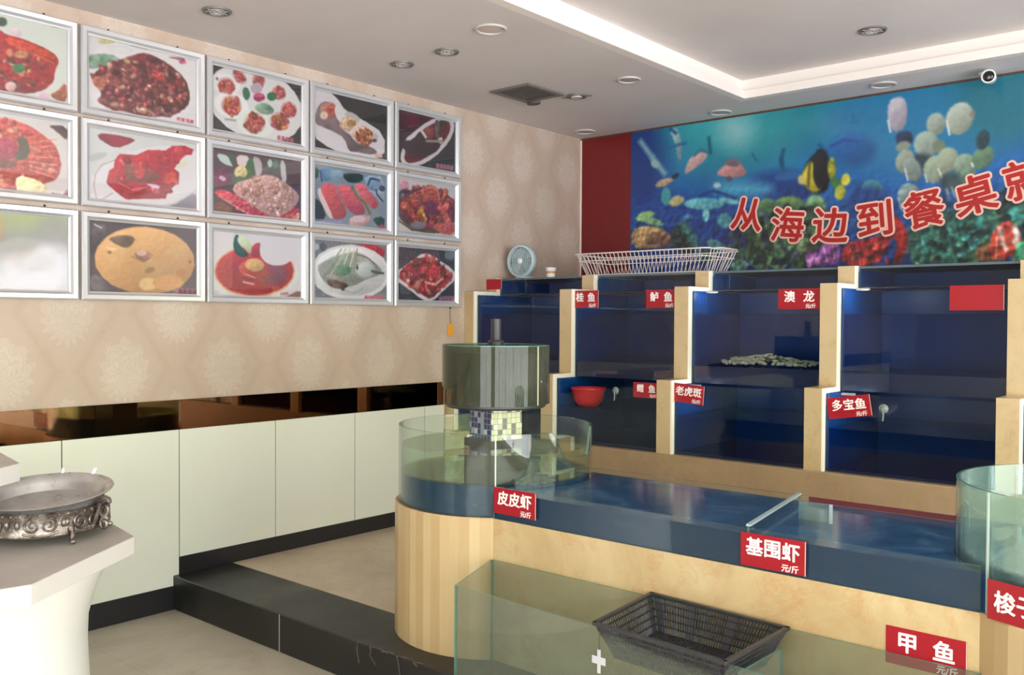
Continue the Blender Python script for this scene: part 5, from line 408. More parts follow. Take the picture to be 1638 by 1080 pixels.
# ------------------------------------------------------------------ the setting
CH = 2.86                                    # soffit height
PZ = .17                                     # raised platform
EY, EB = 2.345, 2.68                         # front and back of its black stone edge
YB = 5.77                                    # back wall
floor = struct(MB().box(0, RX, FY, YB, -.1, 0).build('floor', FLOORM))
plat = struct(MB().box(0, RX, EB, YB, .0, PZ).build('floor_platform', PLATM))
step = struct(MB().box(0, RX, EY, EB, .0, PZ).build('trim_1', STONE, bevel=.006))
g = MB()
for x in (.9, 2.0): g.box(x, x+.006, EY-.0015, EY+.002, 0, PZ-.004)
g.box(-.0, .007, EY-.004, EY+.004, 0, PZ+.004)
g.build('grout_joint', mat('pale_grout', (150,146,138), .7), step)
g = MB()
random.seed(3)
for x0, n_ in ((1.43, 3), (1.50, 5), (1.57, 4), (1.66, 3), (1.75, 2)):
    p = [Vector((x0, EY-.0005, PZ-.002))]
    for k in range(n_): p.append(p[-1]+Vector((random.uniform(-.014,.026), 0, random.uniform(-.05,.006))))
    p = [q for q in p if q.z > .01]
    for a, b in zip(p, p[1:]): g.bar(a, b, .004, random.uniform(.003,.008))
    q = Vector((x0, EY+.002, PZ)); r_ = q+Vector((random.uniform(.02,.07), random.uniform(0,.012), 0)); g.bar(q, r_, .009, .002)
g.build('chipped_vein', mat('chipped_stone_white', (86,76,74), .8), step)
pl = struct(MB().box(1.95, RX-.1, 2.13, EY-.002, 0, PZ).build('trim_2', STONE, bevel=.004))

wl_ = struct(MB().box(-.12, 0, FY, YB, 0, CH).build('wall_left', DAMASK, smooth=0))
seams = [2.379-.573*k for k in range(11, 0, -1)]+[2.379, 2.947, 3.503, 4.075, 4.25]
for a, b in zip(seams, seams[1:]):
    z0 = .118 if b < 2.40 else .258
    MB().box(.0005, .012, max(a, FY)+.0025, b-.0025, z0, .896).build('wainscot_panel', CREAM, wl_, smooth=0, bevel=.0015)
MB().box(.0003, .004, FY, 4.25, .10, .9).build('dark_backing', DARKR, wl_, smooth=0)
mb = [FY, -2.2, -.6, .75, 1.96, 3.2, 4.25]
for a, b in zip(mb, mb[1:]): MB().box(.0005, .010, a+.001, b-.001, .898, 1.046).build('bronze_mirror_strip', BRONZE, wl_, smooth=0)
struct(MB().box(.0, .016, FY, EY+.03, 0, .118).build('baseboard_left', BBM))
struct(MB().box(.0, .016, EY+.0301, 4.25, PZ, .258).build('baseboard_left_platform', BBM))
wb = struct(MB().box(-.12, RX+.12, YB, YB+.12, 0, CH).build('wall_back', mat('back_wall_paint', (190,180,170), .6), smooth=0))
struct(MB().box(.012, .462, YB-.018, YB-.001, 1.2, CH-.004).build('trim_3', REDP, bevel=.002))
struct(MB().box(.0, .011, YB-.02, YB-.001, 1.2, CH-.002).build('trim_4', WHITEP))
struct(MB().box(.0, 4.9, YB-.022, YB-.0185, CH-.012, CH-.001).build('trim_5', mat('bronze_edge_trim', (96,72,56), .4, .3)))
# shop fronts (outside the frame): sill wall, head, mullions, panes
def shopfront(tagname, n, fixed, a0, a1, axis, stops):
    def bx(m, p0, p1, q0, q1, z0, z1):
        return m.box(p0, p1, q0, q1, z0, z1) if axis == 'x' else m.box(q0, q1, p0, p1, z0, z1)
    w = MB()
    bx(w, fixed, fixed+.12, a0, a1, 0, .1); bx(w, fixed, fixed+.12, a0, a1, 2.72, CH)
    if stops[0] > a0+.01: bx(w, fixed, fixed+.12, a0, stops[0], .1, 2.72)
    if stops[-1] < a1-.01: bx(w, fixed, fixed+.12, stops[-1], a1, .1, 2.72)
    struct(w.build('wall_'+tagname, mat('shop_wall_'+tagname, (186,176,164), .6), smooth=0))
    f = MB()
    for s_ in stops: bx(f, fixed+.02, fixed+.08, max(s_-.03, stops[0]), min(s_+.03, stops[-1]), .1, 2.72)
    bx(f, fixed+.02, fixed+.08, stops[0], stops[-1], .1, .15); bx(f, fixed+.02, fixed+.08, stops[0], stops[-1], 2.67, 2.72)
    o = struct(f.build('window_%d' % n, ALU, smooth=0))
    p = MB()
    for a, b in zip(stops, stops[1:]): bx(p, fixed+.045, fixed+.051, a+.03, b-.03, .15, 2.67)
    p.build('window_pane', GLASS, o, smooth=0)
shopfront('right', 1, RX, FY, YB, 'x', [-3.7, -1.9, -.1, 1.7, 3.3, 5.02])
shopfront('front', 2, FY-.12, 0, RX, 'y', [2.8, 4.4, 6.0])

# ceiling: lowered border with a raised tray
TX0, TX1, TY0, TY1 = 1.57, 6.2, -2.6, 5.36
def ring(m, x0, x1, y0, y1, X0, X1, Y0, Y1, z0, z1):
    m.box(X0, x0, Y0, Y1, z0, z1); m.box(x1, X1, Y0, Y1, z0, z1); m.box(x0, x1, Y0, y0, z0, z1); m.box(x0, x1, y1, Y1, z0, z1); return m
c_ = MB(); ring(c_, TX0-.06, TX1+.06, TY0-.06, TY1+.06, -.12, RX+.12, FY-.12, YB+.12, CH, CH+.14)
c_.box(TX0-.06, TX1+.06, TY0-.06, TY1+.06, CH+.125, CH+.2)
ceil = struct(c_.build('ceiling', CEIL, smooth=0))
lip = MB(); ring(lip, TX0, TX1, TY0, TY1, TX0-.06, TX1+.06, TY0-.06, TY1+.06, CH-.0005, CH+.052); struct(lip.build('trim_6', WHITEP, smooth=0, bevel=.004))
up_ = MB(); ring(up_, TX0-.035, TX1+.035, TY0-.035, TY1+.035, TX0-.0599, TX1+.0599, TY0-.0599, TY1+.0599, CH+.056, CH+.1249); struct(up_.build('trim_7', WHITEP, smooth=0))

# ------------------------------------------------------------------ printed artwork: painted sheets
def vnoise(X, Y, seed=0):
    def h(i, j):
        n = np.sin(i*127.1+j*311.7+seed*74.7)*43758.5453; return n-np.floor(n)
    xi, yi = np.floor(X), np.floor(Y); fx, fy = X-xi, Y-yi; fx = fx*fx*(3-2*fx); fy = fy*fy*(3-2*fy)
    return (h(xi,yi)*(1-fx)+h(xi+1,yi)*fx)*(1-fy)+(h(xi,yi+1)*(1-fx)+h(xi+1,yi+1)*fx)*fy
def fbm(X, Y, seed=0):
    return (vnoise(X,Y,seed)+.5*vnoise(X*2.1,Y*2.1,seed+3)+.25*vnoise(X*4.3,Y*4.3,seed+7))/1.75
def sdist(X, Y, poly):
    P = np.array(poly, float); Q = np.roll(P, -1, 0); d = np.full(X.shape, 1e12); ins = np.zeros(X.shape, bool)
    for (x0,y0), (x1,y1) in zip(P, Q):
        ex, ey = x1-x0, y1-y0; L2 = ex*ex+ey*ey
        if L2 == 0: continue
        t_ = np.clip(((X-x0)*ex+(Y-y0)*ey)/L2, 0, 1); d = np.minimum(d, (X-x0-t_*ex)**2+(Y-y0-t_*ey)**2)
        if y0 != y1: ins ^= ((y0 > Y) != (y1 > Y)) & (X < ex*(Y-y0)/ey+x0)
    d = np.sqrt(d); return np.where(ins, -d, d)
def rounded(P, n=1):
    for _ in range(n): P = [q for a, b in zip(P, P[1:]+P[:1]) for q in ((a[0]*.75+b[0]*.25, a[1]*.75+b[1]*.25), (a[0]*.25+b[0]*.75, a[1]*.25+b[1]*.75))]
    return P
def paint(X, Y, img, ops, asp, freq, wob, rng, form=0.0):
    # X, Y grid coordinates (Y already scaled by asp), img float rgb
    k = [0]
    def lay(poly, c1, c2, ns, soft, edge=True):
        k[0] += 1; P = [(x, y*asp) for x, y in poly]
        P = rounded(P) if edge and len(P) < 20 else P; a = np.array(P); s_ = max(soft, 2)
        lo, hi = a.min(0)-s_-wob, a.max(0)+s_+wob
        ys, xs = np.where((X > lo[0]) & (X < hi[0]) & (Y > lo[1]) & (Y < hi[1]))
        if len(xs) == 0: return
        x, y = X[ys,xs], Y[ys,xs]; d = sdist(x, y, P)
        if edge and wob: d = d+(fbm(x/1000*freq*14, y/1000*freq*14, k[0])-.5)*wob*2
        al = np.clip(.5-d/s_, 0, 1)[:,None]; c = np.array(c1, float)[None]
        if ns:
            f = np.clip((fbm(x/1000*ns*freq, y/1000*ns*freq, k[0])-.25)*2, 0, 1)[:,None]; c = c*(1-f)+np.array(c2, float)*f
        if form and ns and edge:                       # drawn roundness of each painted body
            mx, my = (lo+hi)/2; sx_, sy_ = (hi-lo)/2; c = c*np.clip(1+form*(-.55*(x-mx)/sx_-(.85 if asp == 1 else -.85)*-(y-my)/sy_), .5, 1.45)[:,None]
        img[ys,xs] = img[ys,xs]*(1-al)+c*al
    for op in ops:
        if op[0] == 's': lay(*op[1:])
        elif op[0] == 'l':
            p = op[1]; w = op[2]/2
            for a, b in zip(p, p[1:]):
                a = Vector((a[0], a[1]*asp)); b = Vector((b[0], b[1]*asp)); t_ = (b-a)
                if t_.length == 0: continue
                t_.normalize(); nn = Vector((-t_.y, t_.x))*w; t_ = t_*w*.4
                lay([(q.x, q.y/asp) for q in (a+nn-t_, b+nn+t_, b-nn+t_, a-nn-t_)], op[3], op[3], 0, max(3, w*(1.7 if asp == 1 else .7)), False)
        else:
            P = op[1]; a = np.array(P, float); lo, hi = a.min(0), a.max(0); n = 0; S = op[4]
            S *= 1.35
            while n < op[2]:
                q = lo+(hi-lo)*rng.random(2); n += 1
                if sdist(np.array([q[0]]), np.array([q[1]]), P)[0] > -S*.15: continue
                c = np.array(op[3][rng.integers(len(op[3]))])*(.86+.28*rng.random()); rx = S*(.45+.5*rng.random()); ry = rx*(.4+.4*rng.random()); ro = rng.random()*PI
                el = lambda f, dx, dy: [(q[0]+dx+f*(rx*math.cos(t_)*math.cos(ro)-ry*math.sin(t_)*math.sin(ro)), q[1]+dy+f*(rx*math.cos(t_)*math.sin(ro)+ry*math.sin(t_)*math.cos(ro))/asp) for t_ in [2*PI*i/9 for i in range(9)]]
                lay(el(1, S*.08, S*.12), c*.72, c, 0, S*.3, False); lay(el(.8, 0, 0), c, c, 0, S*.35, False)
                if n % 4 == 0: lay(el(.3, -S*.1, -S*.12), np.minimum(c*1.3+22, 235), c, 0, S*.25, False)
def sheet(name, m, parent, corner, U, V, nu, nv, img):
    # corner + U*u + V*v grid carrying the painted colours
    u = np.linspace(0, 1, nu); v = np.linspace(0, 1, nv); co = np.array(corner)[None,None]+np.array(U)[None,None]*u[None,:,None]+np.array(V)[None,None]*v[:,None,None]
    co = co.reshape(-1, 3)-np.array(ORG[parent.name])[None]
    i = (np.arange(nv-1)[:,None]*nu+np.arange(nu-1)[None]).ravel(); q = np.stack([i, i+nu, i+nu+1, i+1], 1)
    me = bpy.data.meshes.new(name); me.vertices.add(len(co)); me.vertices.foreach_set('co', co.ravel().astype(np.float32))
    me.loops.add(q.size); me.loops.foreach_set('vertex_index', q.ravel().astype(np.int32)); me.polygons.add(len(q))
    me.polygons.foreach_set('loop_start', np.arange(0, q.size, 4, dtype=np.int32)); me.update(calc_edges=True); me.validate()
    ca = me.color_attributes.new('art', 'FLOAT_COLOR', 'POINT'); s_ = np.clip(img, 0, 255)/255; l_ = np.where(s_ <= .04045, s_/12.92, ((s_+.055)/1.055)**2.4)
    ca.data.foreach_set('color', np.concatenate([l_.reshape(-1,3), np.ones((len(co),1))], 1).ravel().astype(np.float32))
    me.materials.append(m); o = bpy.data.objects.new(name, me); COL.objects.link(o); o.parent = parent; ORG[o.name] = ORG[parent.name]; return o
# ------------------------------------------------------------------ the framed dish pictures on the left wall
COLS = [(1.25,1.878),(1.893,2.515),(2.528,3.155),(3.168,3.79),(3.803,4.385)]
ROWS = [(2.385,2.79),(1.965,2.37),(1.535,1.943)]
FWD = .040
DISH = {(0,0): 'red shellfish dish with green garnish on white', (1,0): 'heap of brownish-red stir-fried meat with parsley', (2,0): 'plate of stuffed scallops ringed round a pink flower', (3,0): 'row of stuffed shells on a white plate against black', (4,0): 'dark fish dish in a slanted white oval bowl',
 (0,1): 'fan of orange-pink sliced shellfish round a plate', (1,1): 'whole red lobster curled on a white plate', (2,1): 'mound of pale pink shrimp paste in an orange tray', (3,1): 'three rows of raw red fish slices', (4,1): 'tangled braised red seafood in a round bowl',
 (0,2): 'washed-out print in bottom row, mirroring the bright window', (1,2): 'round plate of yellow steamed egg custard', (2,2): 'red sauce with bitten-out white curve and green leaf', (3,2): 'steamed flat fish with green scallions on white plate', (4,2): 'red crayfish on a square white plate against blue'}
rng = np.random.default_rng(11)
def soften(a, n):
    for _ in range(n):
        p = np.pad(a, ((1,1),(1,1),(0,0)), 'edge'); a = (p[:-2,1:-1]+p[2:,1:-1]+p[1:-1,:-2]+p[1:-1,2:]+2*p[1:-1,1:-1])/6
    return a
SCREW = mat('dark_screw', (48,42,40), .5, .4)
for (c, r), (bgc, ops) in PRINTS.items():
    y0, y1 = COLS[c]; z0, z1 = ROWS[r]
    root = thing('framed_picture', 'silver-framed food picture: '+DISH[c,r], 'picture', (0, (y0+y1)/2, z0), 'framed food pictures on the left wall')
    f = MB(); pr = [(0,.001),(0,.024),(.006,.033),(.024,.030),(.033,.018),(.040,.015),(.040,.006)]
    for ins, px in pr: f.v += [(px, y0+ins, z0+ins), (px, y1-ins, z0+ins), (px, y1-ins, z1-ins), (px, y0+ins, z1-ins)]
    f.f += [(k*4+i, k*4+(i+1)%4, k*4+4+(i+1)%4, k*4+4+i) for k in range(len(pr)-1) for i in range(4)]; f.m += [0]*len(f.f)
    fo = f.build('frame', ALU, root, smooth=20)
    a0, a1, b0, b1 = y0+FWD, y1-FWD, z0+FWD, z1-FWD
    nu, nv = 172, 106; asp = (b1-b0)/(a1-a0); Y, X = np.meshgrid(np.linspace(0, 1000*asp, nv), np.linspace(0, 1000, nu), indexing='ij')
    img = np.zeros((nv, nu, 3))+np.array(bgc, float); img *= 1+.04*(fbm(X/160, Y/160, c*3+r)-.5)[...,None]
    paint(X, Y, img, ops, asp, 1.6, 5, rng, .16)
    amp = {(1,2): .12, (2,2): .3, (3,2): .5, (3,1): .35, (1,1): .55, (0,1): .6, (0,0): .6, (2,0): .7}.get((c, r), 1.0)*np.clip((img.max(2)-img.min(2)-18)/80, .04, 1)[...,None]*.6
    h_ = lambda a, b: fbm((X+a)/34, (Y+b)/26, c*5+r)+.5*fbm((X+a)/15, (Y+b)/13, c+r*9)
    img = img*(1+amp*np.clip((h_(7,6)-h_(-7,-6))*1.1, -.34, .42)[...,None]); img = np.clip(img+np.clip(h_(7,6)-h_(-7,-6)-.22, 0, 1)[...,None]*amp*110, 0, 255)
    img = img*.86+img.mean(2, keepdims=True)*.14; img = soften(img, 1); img = np.clip((img-128)*1.08+127, 0, 250)
    sheet('print', PAINT, root, (.0075, a0, b1), (0, a1-a0, 0), (0, 0, b0-b1), nu, nv, img)
    MB().box(.0100, .0115, a0-.001, a1+.001, b0-.001, b1+.001).build('glass_pane', PICGLASS, root, smooth=0)
    for q in (.22, .78):
        y = y0+(y1-y0)*q; MB().lathe([(.005,0),(.005,.004),(.003,.007)], 10).xf(Matrix.Translation((0, y, z1+.008)) @ Matrix.Rotation(PI/2, 4, 'Y')).build('screw', SCREW, fo)

# ------------------------------------------------------------------ undersea mural on the back wall
mu = thing('undersea_mural', 'wide blue undersea reef mural with big red slogan characters on the back wall', 'mural', (2.5, YB-.02, 1.70))
mx0, mx1, mz0, mz1 = .464, 4.85, 1.62, CH-.014
nu, nv = 860, 244; Y, X = np.meshgrid(np.linspace(mz1*1000, mz0*1000, nv), np.linspace(mx0*1000, mx1*1000, nu), indexing='ij')
tt = np.clip((Y-1750)/(2850-1750), 0, 1)[...,None]; n1 = fbm(X/420, Y/260, 5)[...,None]
img = np.where(tt > .55, np.array((34,96,160.))+(np.array((34,122,140.))-np.array((34,96,160.)))*((tt-.55)/.45), np.array((24,44,104.))+(np.array((34,96,160.))-np.array((24,44,104.)))*(tt/.55))*(.86+.28*n1)
rs = np.random.default_rng(4)
EXTRA = [('s', [(x+w*math.cos(q), z+h*math.sin(q)) for q in [2*PI*i/14 for i in range(14)]], c1, c2, 8, 20) for x, z, w, h, c1, c2 in
  [(3300,1820,180,110,(50,120,110),(40,80,80)),(3600,1840,200,140,(70,120,90),(40,80,70)),(3950,1830,190,160,(120,80,120),(70,60,100)),(4300,1850,220,150,(60,130,120),(40,90,90)),(4700,1850,200,150,(70,110,80),(40,70,70)),(3450,2350,90,40,(190,170,90),(120,120,70)),(4100,2450,120,40,(150,170,170),(110,140,150)),(4500,2250,80,40,(200,140,90),(150,100,80))]]
paint(X, Y, img, EXTRA+MURAL, 1.0, 9.0, 4, rs, .22)
h_ = lambda a: fbm((X+a)/30, (Y-a)/30, 31); img *= 1+(np.clip((h_(8)-h_(-8))*1.2, -.4, .5)[...,None]+(fbm(X/60, Y/60, 8)-.5)[...,None]*.5)*np.clip((.62-tt)*2.2, .05, 1); img = soften(img, 1); img = np.clip(img*1.0, 0, 250)
sheet('printed_board', MURALM, mu, (mx0, YB-.0195, mz1), (mx1-mx0, 0, 0), (0, 0, mz0-mz1), nu, nv, img)
MB().box(mx0, mx1, YB-.0188, YB-.001, mz0, mz1).build('backing_board', mat('mural_backing', (150,160,165), .5), mu, smooth=0)
SLOGAN = [('从',1.406,2.176,-10),('海',1.691,2.088,-6),('边',1.975,2.066,-3),('到',2.253,2.089,5),('餐',2.542,2.128,9),('桌',2.819,2.190,13),('就',3.085,2.256,12)]
for nm, m, bold, yo in (('character_outline', TXTPINK, .017, .0206), ('character', TXTRED, .0048, .0222)):
    for ch, x, z, ro in SLOGAN:
        vs, fs = glyphs(ch, .235 if nm else 0, bold); ca, sa = math.cos(math.radians(ro)), math.sin(math.radians(ro))
        MB().add([(x+(a*ca-b*sa), YB-yo-k, z+(a*sa+b*ca)) for a, b, k in vs], fs).build(nm, m, mu, smooth=0)

# small orange tag hanging by a thread on the wallpaper
tg = thing('hanging_tag', 'small orange tag on a thread hanging on the wallpaper', 'tag', (0, 4.315, 1.34))
MB().box(.002, .006, 4.285, 4.345, 1.345, 1.425).build('tag_card', mat('orange_card', (226,160,60), .5), tg, bevel=.0015)
MB().tube([(.004, 4.315, 1.425), (.004, 4.310, 1.48), (.003, 4.312, 1.53)], .0012, 6).build('thread', DARKR, tg)
MB().lathe([(.006,0),(.005,.006)], 10).xf(Matrix.Translation((0,4.312,1.53)) @ Matrix.Rotation(PI/2,4,'Y')).build('pin', SCREW, tg)
# ------------------------------------------------------------------ red price signs
def price_sign(label, text, x, y, z, w=.205, h=.10, tilt=0.0, turn=0.0, unit=True, ink=None, size=None, gap=1.0, corner=None):
    # plate facing -y, centre of its face at x, y, z
    r = thing('price_sign', label, 'sign', (x, y, z-h/2), 'red price signs on the fish tanks')
    R = Matrix.Translation((x, y, z)) @ Matrix.Rotation(math.radians(turn), 4, 'Z') @ Matrix.Rotation(math.radians(tilt), 4, 'Y')
    pt = MB().box(-w/2, w/2, -.0012, .0012, -h/2, h/2).xf(R).build('plate', RED, r, bevel=.0005)
    MB().box(w/2-.0025, w/2, -.0016, -.0012, -h/2, h/2).xf(R).build('plate_edge', TXTPINK, pt)
    n = len(text); s = (size or 0)*.92 or min(h*.66, w*.86/n/gap)
    for i, ch in enumerate(text):
        vs, fs = glyphs(ch, s*1.02, .0014*s/.06); cx = (i-(n-1)/2)*(w*.9/n if gap > 1 else s*1.03)
        if ch: MB().add([(cx+a, -.0022-k, (h*.12 if unit else 0)+b) for a, b, k in vs], fs).xf(R).build('character', ink or WHITEINK, pt, smooth=0)
    if unit:
        vs, fs = glyphs('元/斤', h*.235, .0005); u = MB(); u.add([(w*.27+a, -.0022-k, -h*.36+b) for a, b, k in vs], fs); u.xf(R).build('unit_lettering', ink or WHITEINK, pt, smooth=0)
    return r

# ------------------------------------------------------------------ stepped wall of aquariums
PIERS = [(.003,.092),(.807,.905),(1.612,1.707),(2.440,2.535),(3.280,3.378),(4.10,4.20)]
SILL = .735; L1, L2, L3 = 4.27, 4.45, 4.68; Z1, Z2, Z3 = 1.132, 1.642, 1.737; YK = 5.30
tag(MB().box(.002, 4.62, 4.255, 5.45, PZ, SILL).build('display_plinth', PLINTHM, bevel=.004), 'long brown-beige marble plinth carrying the wall of blue aquariums', 'plinth')
PL = ['stepped beige marble pier against the wallpapered wall', 'stepped beige marble pier between first and second aquarium bays', 'stepped beige marble pier between second and third aquarium bays', 'stepped beige marble pier between third and fourth aquarium bays', 'stepped beige marble pier at right of the fourth aquarium bay', 'stepped beige marble pier closing the last aquarium bay']
for (a, b), lb in zip(PIERS, PL):
    r = thing('aquarium_pier', lb, 'pier', ((a+b)/2, (L1+YK)/2, SILL), 'stepped marble piers between the aquariums')
    MB().prof([(L1,SILL),(L1,Z1),(L2,Z1),(L2,Z2),(L3,Z2),(L3,Z3),(YK,Z3),(YK,SILL)], a, b-.009).build('body', PIERM, r, smooth=0)
    e_ = .028
    MB().prof([(L1,SILL),(L1,Z1),(L2,Z1),(L2,Z2),(L3,Z2),(L3,Z3),(L3+.05,Z3),(L3+.05,Z3-e_),(L3+e_,Z3-e_),(L3+e_,Z2-e_),(L2+e_,Z2-e_),(L2+e_,Z1-e_),(L1+e_,Z1-e_),(L1+e_,SILL)], b-.0088, b).build('painted_lit_edge', mat('painted_lit_edge', (250,244,230), .4) if 'painted_lit_edge' not in bpy.data.materials else bpy.data.materials['painted_lit_edge'], r, smooth=0)  # side edge of the marble, its bright lighting painted in as white
BAYN = ['first bay beside the wallpaper', 'second bay, right of the fountain', 'third bay', 'fourth bay', 'fifth bay at the right edge']
NOTE = {(0,1): 'behind the black pump pipe', (1,0): 'with a red bowl afloat', (2,1): 'with a heap of pale shells', (3,1): 'with a blank red sign', (3,0): 'with a tilted red sign', (2,0): 'with a three-character sign at top left', (1,1): 'with two red signs', (0,2): 'below the round fan', (1,2): 'below the white wire basket'}
LID = mat('dusty_cover_glass', (88,104,112), .35)
for i in range(5):
    xa, xb = PIERS[i][1]+.001, PIERS[i+1][0]-.001; xm = (xa+xb)/2
    for tier in range(3):
        if i == 4 and tier == 2: continue
        lab = ('lower', 'middle', 'top')[tier]+'-tier blue aquarium in the '+BAYN[i]
        if (i, tier) in NOTE: lab += ' '+NOTE[i,tier]
        y0, z0, z1, zw, yb = [(L1+.03, SILL+.001, Z1-.022, .942, 5.02), (L2+.03, Z1-.02, Z2-.022, 1.489, 5.05), (L3+.03, Z2-.02, Z3-.014, 0, 5.25)][tier]
        r = thing('aquarium', lab, 'aquarium', (xm, y0, z0), 'blue aquariums in the stepped wall')
        MB().pane(xa, xb, y0, y0+.006, z0 if tier == 0 else z0, z1).build('front_glass', AQ, r, smooth=0)
        fl = {0: z0+.012, 1: z0+.092, 2: z0+.004}[tier]
        MB().box(xa, xb, y0+.010, yb, z0, fl).build('floor_panel', NAVY, r, smooth=0)
        ln = MB(); ln.box(xa, xa+.004, y0+.010, yb, fl, z1-.002); ln.box(xb-.004, xb, y0+.010, yb, fl, z1-.002); ln.box(xa+.004, xb-.004, yb-.006, yb, fl, z1-.002)
        ln.build('lining', BLUE, r, smooth=0)
        if tier < 2: MB().box(xa+.006, xb-.006, y0+.011, yb-.008, fl+.002, zw).build('water', AWATER, r, smooth=0)
        if (i, tier) in ((2,0),(2,1),(3,0),(3,1),(4,0)):                      # added light and housing, source unseen, for the blue glow by the pier
            lx, ly, lz = xa+.085, y0+.085, z1-.012
            MB().box(lx-.04, lx+.02, ly-.012, ly+.012, lz, lz+.010).build('added_light_housing', LAMPRING, r)
            ld = bpy.data.lights.new('added_glow_light', 'POINT'); ld.energy = .8; ld.color = (.75, .88, 1); ld.shadow_soft_size = .02
            lo = bpy.data.objects.new('added_glow_light', ld); COL.objects.link(lo); lo.parent = r; lo.location = (lx-xm, ly-y0, lz-.010-z0)
        if tier == 2: MB().box(xa, xb, y0+.001, YK, z1+.0005, z1+.012).build('cover_glass', LID, r, smooth=0)

G1, G2 = L1+.0255, L2+.0255
price_sign('small tilted red sign perched above the leftmost aquarium beside the wallpaper', ['', '', ''], .255, 4.462, 1.685, .135, .068, 0, 0, unit=False)
price_sign('red two-character sign at top left of the second middle-tier aquarium', '桂鱼', .985, G2, 1.580, .19, .105, gap=1.2, size=.062)
price_sign('red two-character sign at top right of the second middle-tier aquarium, beside a pier', '鲈鱼', 1.512, G2, 1.576, .20, .105, gap=1.2, size=.062)
price_sign('red two-character sign at top right of the third middle-tier aquarium', '澳龙', 2.322, G2, 1.567, .225, .103, gap=1.2, size=.064)
price_sign('plain faded red sign at top right of the fourth middle-tier aquarium', ['', ''], 3.148, G2, 1.562, .225, .113, unit=False, ink=DARKINK, size=.05)
price_sign('red two-character sign on the lower aquarium beside the floating red bowl', '鳕鱼', 1.530, G1, 1.069, .168, .084, gap=1.2, size=.05)
price_sign('red three-character sign at top left of the third lower-tier aquarium', '老虎斑', 1.793, G1, 1.064, .185, .100, tilt=4, size=.055)
price_sign('red three-character sign hung crooked on the fourth lower-tier aquarium', '多宝鱼', 2.648, G1, 1.051, .205, .100, tilt=-9, size=.058)

bowl = tag(MB().lathe([(0,.0),(.055,.0),(.085,.03),(.098,.095),(.104,.10),(.104,.108),(.100,.108),(.094,.10),(.08,.034),(.052,.006),(0,.006)], 36, (1.045, 4.425, .944)).build('plastic_bowl', mat('red_bowl_plastic', (214,36,48), .3), smooth=50), 'red plastic bowl floating in a lower blue aquarium', 'bowl')
random.seed(5); sh = MB()
for k in range(240):
    x = random.uniform(1.83, 2.34); y = random.uniform(4.54, 4.84); hgt = .050*max(0, 1-abs(x-2.05)/.34)*max(.2, 1-abs(y-4.70)/.17)
    q = MB().ball((0,0,0), random.uniform(.010,.02), random.uniform(.007,.013), random.uniform(.005,.010), 8, 5).xf(Matrix.Translation((x, y, 1.216+hgt+random.uniform(0,.008))) @ Matrix.Rotation(random.uniform(0,6), 4, 'Z') @ Matrix.Rotation(random.uniform(-.9,.9), 4, 'X')); sh.merge(q)
tag(sh.build('shell_heap', SHELL, smooth=60), 'heap of pale shells on the floor of a middle aquarium', 'shells', kind='stuff')
CUPM = mat('grey_rubber', (120,132,130), .45)
for x, z, lb in ((1.326, 1.056, 'grey suction cup on glass between the red bowl and a sign'), (2.806, 1.052, 'grey suction cup on glass right of the crooked sign')):
    r = thing('suction_cup', lb, 'suction cup', (x, G1, z), 'suction cups on the tank glass'); Rm = Matrix.Translation((x, G1+.003, z)) @ Matrix.Rotation(PI/2, 4, 'X')
    MB().lathe([(.022,0),(.020,.003),(.010,.008),(.006,.012),(.006,.018),(0,.018)], 20).xf(Rm).build('cup', CUPM, r); MB().tube([(x, G1-.012, z), (x+.004, G1-.013, z-.03), (x, G1-.010, z-.055)], .004, 8).build('airline_hook', CUPM, r)

# ------------------------------------------------------------------ round fountain tank and long trough
CA, CB, CR = (1.69, 2.87), (3.91, 2.87), .42
T0, T1 = 2.55, 3.17; MT, RIMZ = .706, .826
def glass_bowl(root, c, notch, gl, z0=MT, z1=1.018, r0=.396, r1=.405):
    n = 120; m = MB()
    for i in range(n):
        a = 2*PI*i/n; d = abs((math.degrees(a)-notch+180) % 360-180) if notch is not None else 99
        zt = z1-.108*min(1, max(0, (19-d)/7.0))**.7 if d < 19 else z1
        for r_, z in ((r0,z0),(r1,z0),(r1,zt),(r0,zt)): m.v.append((c[0]+r_*math.cos(a), c[1]+r_*math.sin(a), z))
    for i in range(n):
        j = (i+1) % n
        for k in range(4): m.f.append((i*4+k, j*4+k, j*4+(k+1)%4, i*4+(k+1)%4)); m.m.append(1 if k in (0,2) else 0)
    return m.build('glass_wall', gl, root, smooth=30)
def round_tank(c, label, fountain):
    r = thing('round_fish_tank', label, 'fish tank', (c[0], c[1], PZ))
    MB().lathe([(CR,PZ),(CR,MT-.006),(CR-.004,MT),(0,MT)], 64, (c[0],c[1],0)).build('base', STAVES, r, smooth=0)
    b = math.atan2(-c[1], D-c[0])
    glass_bowl(r, c, 6 if fountain else None, BG if fountain else [AQUA, EDGE])
    MB().box(.4005, .4065, -.0025, .0025, MT, 1.016).xf(Matrix.Translation((c[0],c[1],0)) @ Matrix.Rotation(b if fountain else math.atan2(T0-c[1], -.27), 4, 'Z')).build('glass_joint', mat('silicone_joint', (196,206,200), .4) if fountain else bpy.data.materials['silicone_joint'], r)
    MB().lathe([(0,MT+.001),(.394,MT+.001),(.394,.822),(0,.822)], 64, (c[0],c[1],0)).build('lower_water', TWATER, r)
    MB().lathe([(0,.825),(.393,.825),(.393,.831),(0,.831)], 64, (c[0],c[1],0)).build('glass_shelf', GL, r)
    if fountain: MB().lathe([(0,.8315),(.3935,.8315),(.3935,.938),(0,.938)], 64, (c[0],c[1],0)).build('upper_water', WATER, r)
    return r
rtk = round_tank(CA, 'two-tier round glass fountain tank on a stave-clad cylinder', True)
cx, cy = CA
